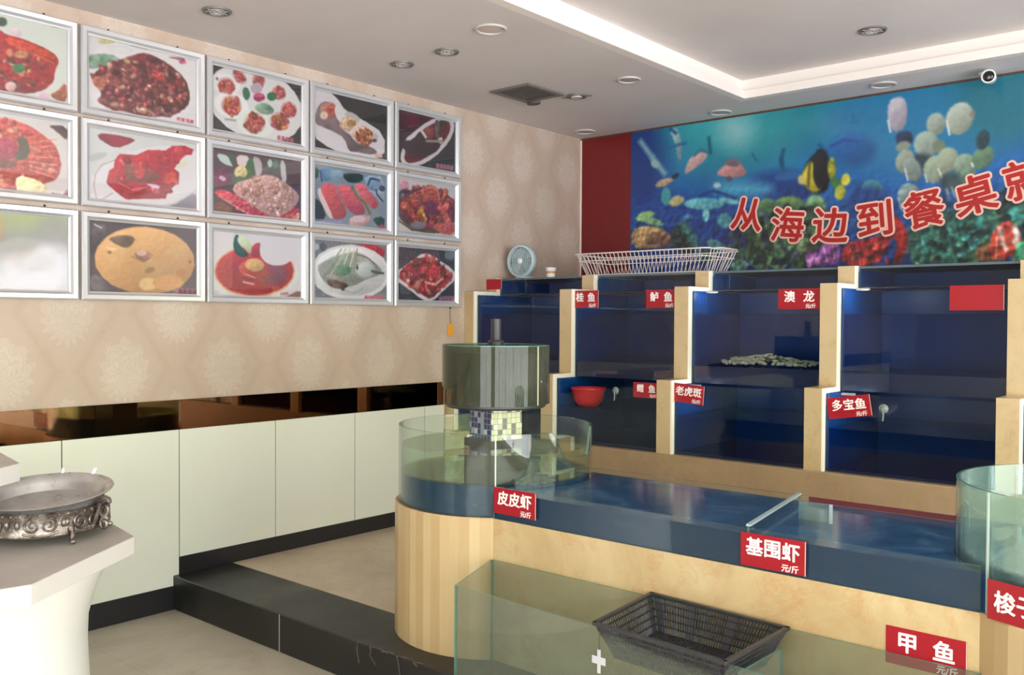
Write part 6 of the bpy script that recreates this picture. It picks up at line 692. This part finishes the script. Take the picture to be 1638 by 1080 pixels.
MB().box(cx+.078-.156, cx+.078, cy-.078, cy+.078, .93, 1.088).build('mosaic_column', MOSAIC, rtk, smooth=0).rotation_euler.z = math.radians(-12.4)
MB().box(cx-.095, cx+.095, cy-.095, cy+.095, .832, .955).build('column_foot', BROWNT, rtk, smooth=0).rotation_euler.z = math.radians(-12.4)
MB().lathe([(0,1.089),(.205,1.089),(.212,1.096),(.212,1.104),(0,1.104)], 48, (cx,cy,0)).build('basin_base', mat('dark_basin_base', (62,66,62), .4), rtk)
ub = MB().lathe([(.219,1.105),(.226,1.105),(.226,1.345),(.219,1.345)], 72, (cx,cy,0), closed=True).build('upper_basin', MURKY, rtk, smooth=30)
MB().lathe([(.2185,1.3445),(.2265,1.3445),(.2265,1.349),(.2185,1.349)], 72, (cx,cy,0), closed=True).build('basin_rim', EDGE, ub, smooth=30)
MW, nt_ = mat_glass('murky_water', (.5,.52,.42), f0=.02, murk=(84,84,68), murkfac=.7)
MB().lathe([(0,1.106),(.217,1.106),(.217,1.318),(0,1.318)], 64, (cx,cy,0)).build('basin_water', MW, ub)
MB().box(.2255, .228, -.0025, .0025, 1.106, 1.345).xf(Matrix.Translation((cx,cy,0)) @ Matrix.Rotation(math.atan2(-cy, D-cx)+math.asin(.065/.085*.98), 4, 'Z')).build('basin_joint', mat('pale_joint', (214,206,176), .4), ub)
pp = MB().lathe([(0,1.10),(.022,1.10),(.022,1.452),(.0225,1.456),(.018,1.456),(.018,1.44),(0,1.44)], 24, (cx,cy,0)).build('pump_pipe', BLACKP, rtk)
MB().lathe([(.022,1.345),(.034,1.345),(.034,1.36),(.028,1.368),(.022,1.368)], 24, (cx,cy,0), closed=True).build('pipe_collar', BLACKP, pp)
rt2 = round_tank(CB, 'second round glass tank on marble cylinder at the right frame edge', False)

def arcpts(c, r, y0, y1, side, n=14):
    a0 = math.asin((y0-c[1])/r); a1 = math.asin((y1-c[1])/r)
    return [(c[0]+side*r*math.cos(a0+(a1-a0)*i/n), c[1]+r*math.sin(a0+(a1-a0)*i/n)) for i in range(n+1)]
def footprint(y0, y1, gap):
    l = arcpts(CA, CR+gap, y0, y1, 1); q = arcpts(CB, CR+gap, y0, y1, -1)
    return l + q[::-1]
tr = thing('long_fish_trough', 'long low trough of blue water on beige marble between the round tanks', 'fish tank', (2.8, 2.86, PZ))
MB().prism(footprint(T0+.0205, T1-.0205, .001), PZ, .60).build('marble_base', MARBLE, tr, smooth=30)
def xl(y, gap=.001): return CA[0]+math.sqrt((CR+gap)**2-(y-CA[1])**2)
def xr(y, gap=.001): return CB[0]-math.sqrt((CR+gap)**2-(y-CB[1])**2)
MB().box(xl(T0)+.0, xr(T0), T0, T0+.02, PZ, MT).build('marble_front', MARBLE, tr, smooth=0, bevel=.002)
MB().box(xl(T1), xr(T1), T1-.02, T1, PZ, MT).build('marble_rear', MARBLE, tr, smooth=0)
MB().prism(footprint(T0+.022, T1-.022, .006), .601, .63).build('blue_floor', TLIN, tr, smooth=30)
MB().pane(xl(T0), xr(T0), T0+.001, T0+.009, MT+.0005, RIMZ).build('front_glass', GL, tr, smooth=0)
MB().pane(xl(T1), xr(T1), T1-.009, T1-.001, MT+.0005, RIMZ).build('rear_glass', GL, tr, smooth=0)
MB().box(2.93, xr(T1)-.02, T1-.0125, T1-.0095, .809, RIMZ+.001).build('rim_tape', mat('dull_red_tape', (112,44,52), .5), tr)
wt = MB().prism(footprint(T0+.0215, T1-.0215, .004), .632, .7055); wt.prism(footprint(T0+.0105, T1-.0105, -.0135), .7064, .806)
wt.build('water', TWATER, tr, smooth=30)
MB().prism(footprint(T0+.0105, T1-.0105, -.0135), .8065, .8075).build('toplit_water_layer', TOPLIT, tr, smooth=30)  # thin top layer whose colour carries the overhead light on the water
dv = MB(); a, b = Vector((2.990, T0+.011, 0)), Vector((2.895, T1-.011, 0)); nn = Vector((-(b-a).y, (b-a).x, 0)).normalized()*.004
dv.prism([(a+nn)[:2], (b+nn)[:2], (b-nn)[:2], (a-nn)[:2]], .633, RIMZ+.004); dv.m = [0 if k in (0,2) else 1 for k in range(6)]
dv.build('glass_divider', GL, tr, smooth=0)
MB().bar((a.x, a.y, RIMZ+.007), (b.x, b.y, RIMZ+.007), .014, .006).build('divider_cap', mat('pale_acrylic_cap', (170,186,188), .25), tr)
MB().pane(3.02, 3.12, 2.86, 2.866, .77, .868).build('glass_baffle', [AQUA, EDGE], tr, smooth=0)
MB().box(3.121, 3.129, 2.858, 2.868, .77, .868).build('baffle_edge', bpy.data.materials['pale_acrylic_cap'], tr)

def fish(label, c, L, rot, colr):
    m = MB(); pr = [(-.5,.0),(-.44,.05),(-.3,.10),(-.1,.125),(.1,.11),(.28,.06),(.38,.03)]
    n = 10
    for x, r_ in pr:
        for k in range(n): a = 2*PI*k/n; m.v.append((x, r_*.5*math.cos(a), r_*math.sin(a)))
    for i in range(len(pr)-1):
        for k in range(n): m.f.append((i*n+k, i*n+(k+1)%n, (i+1)*n+(k+1)%n, (i+1)*n+k)); m.m.append(0)
    Rm = Matrix.Translation(c) @ Matrix.Rotation(rot, 4, 'Z') @ Matrix.Scale(L, 4)
    r = thing('fish', label, 'fish', (c[0], c[1], c[2]-.02)); mm = mat('dark_fish_skin', colr, .35)
    m.xf(Rm).build('body', mm, r, smooth=60)
    MB().prism([(.36,.012),(.56,.12),(.50,0),(.56,-.12),(.36,-.012)], -.006, .006).xf(Rm @ Matrix.Rotation(PI/2, 4, 'X')).build('tail_fin', mm, r)
    MB().prism([(-.15,.11),(.0,.2),(.2,.13),(.2,.07)], -.005, .005).xf(Rm @ Matrix.Rotation(PI/2, 4, 'X')).build('dorsal_fin', mm, r)
    e = MB(); e.ball((-.40,.028,.025), .012, .012, .012); e.ball((-.40,-.028,.025), .012, .012, .012); e.xf(Rm).build('eyes', WHITEINK, r)
fish('dark fish resting behind the trough glass near the fountain', (2.53, 2.60, .745), .17, PI*.94, (44,50,44))
price_sign('red three-character sign at the left end of the long trough', '皮皮虾', 2.070, T0-.0015, .778, .203, .097, size=.058)
price_sign('red three-character sign in the middle of the long trough', '基围虾', 3.074, T0-.0015, .764, .204, .100, size=.060)
price_sign('red two-character sign on the marble above the low glass tank', '甲鱼', 3.506, T0-.0015, .574, .205, .102, gap=1.2, size=.062)
price_sign('red sign on the right round tank, cut by the frame edge', '梭子蟹', 3.758, 2.4840, .757, .205, .100, turn=-19, unit=False, size=.060)

# ------------------------------------------------------------------ low glass tank in front, with basket
ft = thing('low_glass_tank', 'low empty greenish glass tank standing before the marble trough', 'fish tank', (2.85, 2.35, PZ+.001))
FB = {'bl': (1.972, 2.534), 'fl': (2.092, 2.216), 'fr': (3.645, 2.158), 'br': (3.645, 2.534)}
def qpane(name, a, b, z0, za, zb, th, root, mats):
    a = Vector((*a, 0)); b = Vector((*b, 0)); nn = Vector((-(b-a).y, (b-a).x, 0)).normalized()*th/2; m = MB()
    lo = [(a+nn), (b+nn), (b-nn), (a-nn)]; hz = [za, zb, zb, za]
    m.v = [(p.x, p.y, z0) for p in lo]+[(p.x, p.y, h) for p, h in zip(lo, hz)]
    m.f = [(0,1,5,4),(1,2,6,5),(2,3,7,6),(3,0,4,7),(3,2,1,0),(4,5,6,7)]; m.m = [0,1,0,1,1,1]
    return m.build(name, mats, root, smooth=0)
qpane('end_glass', FB['bl'], FB['fl'], PZ+.008, .556, .551, .008, ft, GG)
qpane('front_glass', (FB['fl'][0]+.006, FB['fl'][1]), FB['fr'], PZ+.008, .551, .551, .008, ft, GG)
qpane('rear_glass', (FB['bl'][0]+.006, FB['bl'][1]), FB['br'], PZ+.008, .556, .556, .008, ft, GG)
qpane('end_glass', (3.640, 2.168), (3.640, 2.526), PZ+.008, .551, .556, .006, ft, GG)
qpane('glass_divider', (3.150, 2.186), (3.158, 2.43), PZ+.01, .533, .533, .008, ft, GG)
MB().prism(list(FB.values()), PZ+.001, PZ+.008).build('glass_floor', GG, ft, smooth=0)

bk = thing('plastic_basket', 'black slotted plastic basket resting on the low glass tank rim', 'basket', (2.91, 2.34, .465))
top = [(2.694, 2.180), (3.128, 2.152), (3.138, 2.512), (2.664, 2.540)]; bot = [(2.735, 2.225), (3.085, 2.200), (3.092, 2.470), (2.712, 2.492)]
ZT, ZB = .562, .462
def lattice(m, A, B, Cc, Dd, nu, nv, w, cross, solid=()):
    # slotted wall between bottom edge A-B and top edge Dd-Cc
    A, B, Cc, Dd = map(Vector, (A, B, Cc, Dd)); P = lambda u, v: (A*(1-u)+B*u)*(1-v)+(Dd*(1-u)+Cc*u)*v
    for i in range(nu+1): u = i/nu; m.bar(P(u,0), P(u,1), w if i % 5 else w*1.7, .003)
    for j in cross: m.bar(P(0,j), P(1,j), .006, .004)
    for s_ in solid:
        a, b = P(s_-.035, .0), P(s_+.035, .0); c, d = P(s_+.035, 1), P(s_-.035, 1); nrm = (b-a).cross(d-a).normalized()*.0015
        m.add([a-nrm, b-nrm, c-nrm, d-nrm, a+nrm, b+nrm, c+nrm, d+nrm], [(0,1,2,3),(7,6,5,4),(0,4,5,1),(1,5,6,2),(2,6,7,3),(3,7,4,0)])
for k in range(4):
    a, b = k, (k+1) % 4; m = MB(); nu = 44 if k % 2 == 0 else 28
    lattice(m, (*bot[a],ZB), (*bot[b],ZB), (*top[b],ZT), (*top[a],ZT), nu, 5, .0030, (.02,.22,.42,.62,.82,.98), (.06,.36,.68,.94) if k % 2 == 0 else (.05,.95))
    m.build('slotted_side', BLACKP, bk, smooth=0)
m = MB(); lattice(m, (*bot[0],ZB), (*bot[1],ZB), (*bot[2],ZB), (*bot[3],ZB), 30, 5, .006, tuple(i/14 for i in range(15))); m.build('slotted_floor', BLACKP, bk, smooth=0)
m = MB()
for k in range(4):
    a, b = Vector((*top[k],ZT+.002)), Vector((*top[(k+1)%4],ZT+.002)); e = (b-a).normalized()*.006; m.bar(a-e, b+e, .014, .010)
m.build('rim', BLACKP, bk, smooth=0, bevel=.0015)
mat('white_tape', (196,196,204), .5)
tpx = thing('tape_cross', 'white tape cross stuck on the low glass tank front', 'tape', (2.74, 2.186, .40))
yg_ = lambda x: 2.216-(x-2.092)/(3.645-2.092)*.058-.0045
tx, tz = 2.705, .452
MB().box(tx-.006, tx+.006, yg_(tx)-.0012, yg_(tx)-.0002, tz-.035, tz+.035).build('tape_strip', bpy.data.materials['white_tape'], tpx); MB().box(tx-.024, tx+.024, yg_(tx)-.0026, yg_(tx)-.0014, tz-.008, tz+.014).build('tape_strip', bpy.data.materials['white_tape'], tpx)
MB().tube([(tx, yg_(tx)-.002, tz+.034), (tx+.002, yg_(tx)-.004, tz+.07), (tx+.006, yg_(tx)-.004, .552)], .001, 6).build('thread', DARKR, tpx)

# ------------------------------------------------------------------ things standing on top of the aquariums
TZ = Z3+.0005
fn = thing('desk_fan', 'round pale teal fan standing on top of the leftmost aquarium', 'fan', (.17, 4.86, TZ))
fdir = Vector((.10, -.99, 0)).normalized(); Rf = Matrix.Translation((.165, 4.85, TZ+.122)) @ fdir.to_track_quat('Z', 'Y').to_matrix().to_4x4()
MB().lathe([(.100,-.03),(.111,-.02),(.114,.005),(.110,.022),(.098,.026),(.094,.016),(.098,-.01)], 44, closed=True).xf(Rf).build('ring_housing', TEALP, fn, smooth=50); rh = bpy.data.objects['ring_housing']
gm = MB()
for q in (.03, .048, .066, .084): gm.tube([(q*math.cos(a), q*math.sin(a), .02+.006*(1-q/.09)) for a in [2*PI*i/36 for i in range(36)]], .0016, 6, closed=True)
for k in range(20): a = 2*PI*k/20; gm.bar((.016*math.cos(a), .016*math.sin(a), .026), (.097*math.cos(a), .097*math.sin(a), .019), .0022, .0022)
gm.xf(Rf).build('grille', TEALP, rh, smooth=60)
MB().lathe([(0,-.024),(.097,-.022),(.097,-.018),(0,-.018)], 36).xf(Rf).build('rear_plate', mat('fan_rear_grey', (188,204,206), .5), fn)
MB().lathe([(0,.018),(.019,.018),(.019,.028),(.012,.034),(0,.034)], 24).xf(Rf).build('hub_cap', WHITEL, rh)
bl = MB()
for k in range(4):
    vs = []
    for u in (0, .5, 1):
        for s_ in (-.42, .42): a = PI/2*k+s_*(1-.1*u); rr = .018+.066*u; vs.append((rr*math.cos(a), rr*math.sin(a), (.009 if s_ > 0 else -.006)))
    bl.add(vs+[(x,y,z-.002) for x,y,z in vs], [(0,2,3,1),(2,4,5,3),(7,9,8,6),(9,11,10,8),(0,6,8,2),(2,8,10,4),(1,3,9,7),(3,5,11,9),(4,10,11,5),(0,1,7,6)])
bl.xf(Rf).build('blades', mat('fan_blade_grey', (150,172,176), .4), fn)
MB().lathe([(0,-.085),(.032,-.085),(.046,-.07),(.052,-.03),(.052,-.024),(0,-.024)], 28).xf(Rf).build('motor_housing', BLACKP, fn, smooth=50)
MB().lathe([(0,0),(.075,0),(.078,.006),(.07,.014),(.02,.02),(.014,.03),(0,.03)], 32, (.178, 4.872, TZ), sx=1.0, sy=.8).build('base', TEALP, fn, smooth=50)
MB().bar((.181, 4.905, TZ+.02), (.181, 4.905, TZ+.09), .022, .014).build('stem', TEALP, fn, bevel=.003)

cp = thing('paper_cup', 'small white paper cup beside the teal fan', 'cup', (.46, 4.80, TZ))
MB().lathe([(0,0),(.028,0),(.036,.062),(.038,.064),(.036,.066),(.034,.062),(.027,.003),(0,.003)], 28, (.46,4.80,TZ)).build('body', WHITEL, cp, smooth=50)
MB().lathe([(.0325,.026),(.0345,.042),(.0349,.042),(.0329,.026)], 28, (.46,4.80,TZ), closed=True).build('printed_band', mat('cup_orange_band', (200,140,90), .5), cp)

wbk = thing('wire_basket', 'long white wire basket lying on top of the second aquarium', 'basket', (1.19, 4.93, TZ))
def rr(x0, x1, y0, y1, z, r=.04, n=5):
    o = []
    for cx_, cy_, a0 in ((x1-r,y1-r,0),(x0+r,y1-r,PI/2),(x0+r,y0+r,PI),(x1-r,y0+r,3*PI/2)):
        o += [(cx_+r*math.cos(a0+PI/2*k/n), cy_+r*math.sin(a0+PI/2*k/n), z) for k in range(n+1)]
    return o
bx0, bx1, by0, by1, tx0, tx1, ty0, ty1 = .755, 1.615, 4.77, 5.07, .70, 1.665, 4.72, 5.13; zb, zt_ = TZ+.005, TZ+.137
m = MB(); m.tube(rr(tx0, tx1, ty0, ty1, zt_), .0045, 8, closed=True); m.tube(rr((tx0*2+bx0)/3, (tx1*2+bx1)/3, (ty0*2+by0)/3, (ty1*2+by1)/3, zb+.088, .035), .003, 6, closed=True); m.build('rim_wire', WIRE, wbk, smooth=60)
m = MB(); m.tube(rr(bx0, bx1, by0, by1, zb, .03), .0035, 6, closed=True)
for k in range(1, 9): y = by0+(by1-by0)*k/9; m.tube([(bx0, y, zb), (bx1, y, zb)], .0022, 6)
m.build('floor_wire', WIRE, wbk, smooth=60)
m = MB()
for k in range(30):
    u = (k+.5)/30; a, b = bx0+.02+(bx1-bx0-.04)*u, tx0+.03+(tx1-tx0-.06)*u
    m.tube([(b, ty0, zt_), (a, by0, zb), (a, by1, zb), (b, ty1, zt_)], .0024, 6)
for k in range(9):
    u = (k+.5)/9; a, b = by0+.02+(by1-by0-.04)*u, ty0+.03+(ty1-ty0-.06)*u
    m.tube([(tx0, b, zt_), (bx0, a, zb)], .0024, 6); m.tube([(tx1, b, zt_), (bx1, a, zb)], .0024, 6)
m.build('side_wires', WIRE, wbk, smooth=60)
m = MB(); m.tube([(tx0, 4.80, zt_), (tx0-.05, 4.83, zt_+.004), (tx0-.055, 4.93, zt_+.004), (tx0-.05, 5.03, zt_+.004), (tx0, 5.06, zt_)], .0045, 8); m.build('carrying_handle', WIRE, wbk, smooth=60)
m = MB(); m.tube([(tx1, 4.80, zt_), (tx1+.03, 4.83, zt_+.004), (tx1+.034, 4.93, zt_+.004), (tx1+.03, 5.03, zt_+.004), (tx1, 5.06, zt_)], .0045, 8); m.build('carrying_handle', WIRE, wbk, smooth=60)
# ------------------------------------------------------------------ tiered display table with the serving pan
TC = (1.04, .836); ang0 = math.atan2(1.433-TC[1], 1.415-TC[0])
def octa(r, c=TC, a=ang0): return [(c[0]+r*math.cos(a-k*PI/4), c[1]+r*math.sin(a-k*PI/4)) for k in range(8)]
tb = thing('tiered_display_table', 'white octagonal tiered display table with a flared pedestal', 'table', (TC[0], TC[1], 0))
MB().prism(octa(.705), .693, .7485).build('tabletop', SLAB, tb, smooth=0, bevel=.003)
MB().prism(octa(.7035), .7486, .750).build('tabletop_sheet', TABLETOP, tb, smooth=0)
MB().lathe([(0,0),(.60,0),(.60,.03),(.585,.06),(.567,.30),(.562,.42),(.565,.50),(.585,.58),(.612,.645),(.640,.6925),(0,.6925)], 96, (*TC,0)).build('pedestal', WHITEL, tb, smooth=50)
MB().lathe([(0,.7502),(.19,.7502),(.18,.80),(.18,.87),(.20,.9425),(0,.9425)], 48, (*TC,0)).build('upper_pedestal', WHITEL, tb, smooth=50)
MB().prism(octa(.376), .943, .9985).build('upper_tier', SLAB, tb, smooth=0, bevel=.003)
MB().prism(octa(.3745), .9986, 1.0).build('upper_tier_sheet', TABLETOP, tb, smooth=0)

PC = (1.176, 1.252); PB = .7505
pn = thing('serving_pan', 'steel serving pan in an ornate tarnished stand on the display table', 'pan', (PC[0], PC[1], PB))
vd = Vector((-.65, .76, 0)); ax = Vector((vd.y, -vd.x, 0))
Rp = Matrix.Translation((PC[0], PC[1], PB+.140)) @ Matrix.Rotation(math.radians(6.5), 4, ax)
MB().lathe([(0,-.056),(.145,-.056),(.166,-.050),(.180,-.022),(.196,-.003),(.206,.0),(.208,.003),(.205,.0045),(.195,.001),(.182,-.008),(.176,-.020),(.163,-.044),(.142,-.050),(0,-.051)], 72).xf(Rp).build('pan', STEEL, pn, smooth=40)
RL = Matrix.Translation((PC[0], PC[1], PB)) @ Matrix.Rotation(math.atan2(-.76, .65), 4, 'Z')       # local +x faces the room
st = MB().lathe([(.166,.028),(.186,.026),(.192,.032),(.188,.042),(.190,.085),(.196,.100),(.190,.104),(.176,.098),(.172,.045)], 64, closed=True).xf(RL).build('stand_band', ORN, pn, smooth=40)
def spiral(m, a_c, z_c, R0, turns, sgn, start=0.0, w=.0042):
    p = []
    for k in range(34):
        u = k/33; th = start+sgn*2*PI*turns*u; r_ = R0*(1-u*.82); da = r_*math.cos(th)/.192; p.append((.1925*math.cos(a_c+da), .1925*math.sin(a_c+da), z_c+r_*math.sin(th)))
    m.tube(p, [w*(1-.5*i/33) for i in range(34)], 6)
m = MB()
for a in (-.42, .42, 1.15, -1.15, 1.9, -1.9, 2.7, -2.7):
    spiral(m, a-.12, .066, .024, 1.6, 1, PI/2); spiral(m, a+.12, .066, .024, 1.6, -1, PI/2)
    m.tube([(.1925*math.cos(a+q), .1925*math.sin(a+q), .044-.010*math.cos(q/.26*PI/2)) for q in [(-.26+.52*i/14) for i in range(15)]], .004, 6)
    for q in (-.34, .34): m.ball((.192*math.cos(a+q), .192*math.sin(a+q), .07), .008, .008, .014, 8, 6)
for k in range(46): a = 2*PI*k/46; m.ball((.196*math.cos(a), .196*math.sin(a), .097), .0045, .0045, .0045, 6, 4)
m.xf(RL).build('scroll_relief', ORN, st, smooth=60)
for a in (.88, -.88, 2.25, -2.25):
    m = MB(); ca, sa = math.cos(a), math.sin(a)
    m.tube([(.186*ca, .186*sa, .05), (.196*ca, .196*sa, .03), (.194*ca, .194*sa, .014), (.200*ca, .200*sa, .008)], [.012, .009, .007, .009], 10); m.ball((.200*ca, .200*sa, .0085), .011, .011, .0085, 10, 6)
    m.xf(RL).build('foot', ORN, st, smooth=60)
for s_ in (1, -1):
    m = MB(); a = s_*1.38
    for dz, rr_ in ((.092, .034), (.046, .022)):
        p = []
        for k in range(26): u = k/25; th = PI*.2+2*PI*1.25*u; r_ = rr_*(1-.7*u); p.append(((.216+r_*.8*math.cos(th))*math.cos(a), (.216+r_*.8*math.cos(th))*math.sin(a), dz+r_*math.sin(th)))
        m.tube(p, .0065, 7)
    for q in (-.09, .09): m.tube([((.19+.03*i/3)*math.cos(a+q), (.19+.03*i/3)*math.sin(a+q), .04+.026*i) for i in range(4)], [.008, .007, .006, .007], 7)
    m.tube([(.222*math.cos(a-.1), .222*math.sin(a-.1), .116), (.226*math.cos(a), .226*math.sin(a), .120), (.222*math.cos(a+.1), .222*math.sin(a+.1), .116)], .006, 8)
    m.xf(RL).build('scroll_handle', ORN, st, smooth=60)
for a in (-2.95, 3.02-.22):
    m = MB(); m.tube([(.204*math.cos(a), .204*math.sin(a), -.002), (.208*math.cos(a), .208*math.sin(a), .012), (.214*math.cos(a), .214*math.sin(a), .022), (.222*math.cos(a), .222*math.sin(a), .024)], [.008, .0075, .006, .004], 8)
    m.xf(Matrix.Translation((PC[0], PC[1], PB+.156)) @ Matrix.Rotation(math.radians(0), 4, 'Z') @ Matrix.Rotation(math.atan2(-.76, .65), 4, 'Z')).build('rim_hook', WHITEL, pn, smooth=60)

# ------------------------------------------------------------------ ceiling fittings
def lamp(label, x, y, r, kind, z=CH):
    o = thing('ceiling_downlight', label, 'ceiling light', (x, y, z), 'recessed ceiling downlights')
    MB().lathe([(r*.80,-.0005),(r,-.0005),(r,-.004),(r*.94,-.009),(r*.84,-.008),(r*.80,-.004)], 40, (x,y,z), closed=True).build('trim_ring', GREYL if kind == 'dark' else LAMPRING, o, smooth=40)
    if kind == 'dark':
        MB().lathe([(0,-.0005),(r*.80,-.0005),(r*.80,-.002),(0,-.002)], 32, (x,y,z)).build('dark_bowl', DARKGR, o)
        g = MB()
        for q in (.25, .5): g.lathe([(r*q,-.003),(r*q+.004,-.003),(r*q+.004,-.007),(r*q,-.007)], 28, (x,y,z), closed=True)
        for k in range(4): a = PI/4*k; g.bar((x-r*.78*math.cos(a), y-r*.78*math.sin(a), z-.0045), (x+r*.78*math.cos(a), y+r*.78*math.sin(a), z-.0045), .004, .003)
        g.build('louvre', LAMPRING, o)
    else:
        MB().lathe([(0,-.0005),(r*.80,-.0005),(r*.80,-.003),(r*.5,-.005),(0,-.006)], 36, (x,y,z)).build('diffuser', LAMPGL if kind == 'warm' else mat('grey_diffuser', (176,170,166), .5) if 'grey_diffuser' not in bpy.data.materials else bpy.data.materials['grey_diffuser'], o, smooth=60)
for a in [('dark louvred ceiling downlight at upper left above the framed pictures', .471, 2.31, .066, 'dark'), ('large warm frosted downlight on the lowered ceiling', 1.261, 3.304, .080, 'warm'), ('dark louvred downlight beside the frosted one', .837, 3.432, .064, 'dark'), ('dark louvred downlight nearest the picture wall', .481, 3.441, .064, 'dark'),
          ('pale round downlight between the air vent and the tray edge', 1.262, 4.507, .070, 'grey'), ('grey round downlight in the corner above the red panel', .20, 5.535, .080, 'grey'), ('pale downlight close above the left part of the mural', 1.275, 5.60, .075, 'grey'), ('pale downlight close above the mural shellfish', 2.36, 5.56, .075, 'grey')]: lamp(*a)
lamp('round grey downlight inside the raised ceiling tray', 2.527, 4.895, .072, 'dark', CH+.125)
av = thing('air_vent', 'dark square ceiling air vent with a hanging flap', 'vent', (.61, 4.365, CH))
fr = MB(); ring(fr, .485, .735, 4.22, 4.51, .455, .765, 4.19, 4.54, CH-.012, CH-.0005); fr.build('frame', mat('vent_frame_grey', (112,106,104), .5), av, bevel=.002)
MB().box(.485, .735, 4.22, 4.51, CH-.002, CH-.0005).build('dark_opening', mat('vent_dark', (40,38,38), .7), av)
sl = MB()
for k in range(9): y = 4.235+.032*k; sl.box(.486, .734, y, y+.020, CH-.010, CH-.008)
sl.build('slats', mat('vent_slat_grey', (92,87,86), .5), av)
MB().lathe([(0,-.026),(.045,-.026),(.05,-.02),(.05,-.014),(0,-.014)], 24, (.51, 4.55, CH), sx=1.0, sy=.7).build('flap', DARKGR, av)
sd = thing('sprung_downlight', 'small loose downlight ring hanging beside the air vent', 'ceiling light', (.80, 4.62, CH))
MB().lathe([(.042,-.001),(.062,-.001),(.062,-.012),(.042,-.012)], 28, (.80,4.62,CH), closed=True).build('ring', GREYL, sd); MB().lathe([(0,-.001),(.041,-.001),(.035,-.016),(0,-.018)], 24, (.80,4.62,CH)).build('reflector', mat('lamp_reflector', (210,206,200), .25, .4), sd)
MB().bar((.74, 4.60, CH-.010), (.715, 4.575, CH-.013), .012, .003).build('spring_clip', DARKGR, sd); MB().bar((.86, 4.64, CH-.010), (.885, 4.665, CH-.006), .012, .003).build('spring_clip', DARKGR, sd)

cc = thing('security_camera', 'small white bullet security camera under the ceiling above the mural', 'camera', (2.92, 5.66, CH))
MB().lathe([(0,-.001),(.036,-.001),(.036,-.010),(.024,-.016),(0,-.016)], 28, (2.885,5.67,CH)).build('mount_base', WHITEL, cc, smooth=50)
MB().tube([(2.885,5.67,CH-.014), (2.888,5.66,CH-.03), (2.905,5.635,CH-.04)], .010, 10).build('bracket_arm', WHITEL, cc)
cdir = Vector((.16, -.98, -.12)).normalized(); Rc = Matrix.Translation((2.925, 5.585, CH-.048)) @ cdir.to_track_quat('Z', 'Y').to_matrix().to_4x4()
MB().lathe([(0,-.075),(.030,-.075),(.034,-.068),(.034,.03),(.037,.034),(.037,.048),(.031,.050),(.029,.040),(0,.040)], 32).xf(Rc).build('body', WHITEL, cc, smooth=50)
MB().lathe([(0,.0405),(.0285,.0405),(.026,.044),(.014,.046),(0,.047)], 28).xf(Rc).build('lens_face', mat('black_lens', (22,22,24), .12), cc, smooth=50)
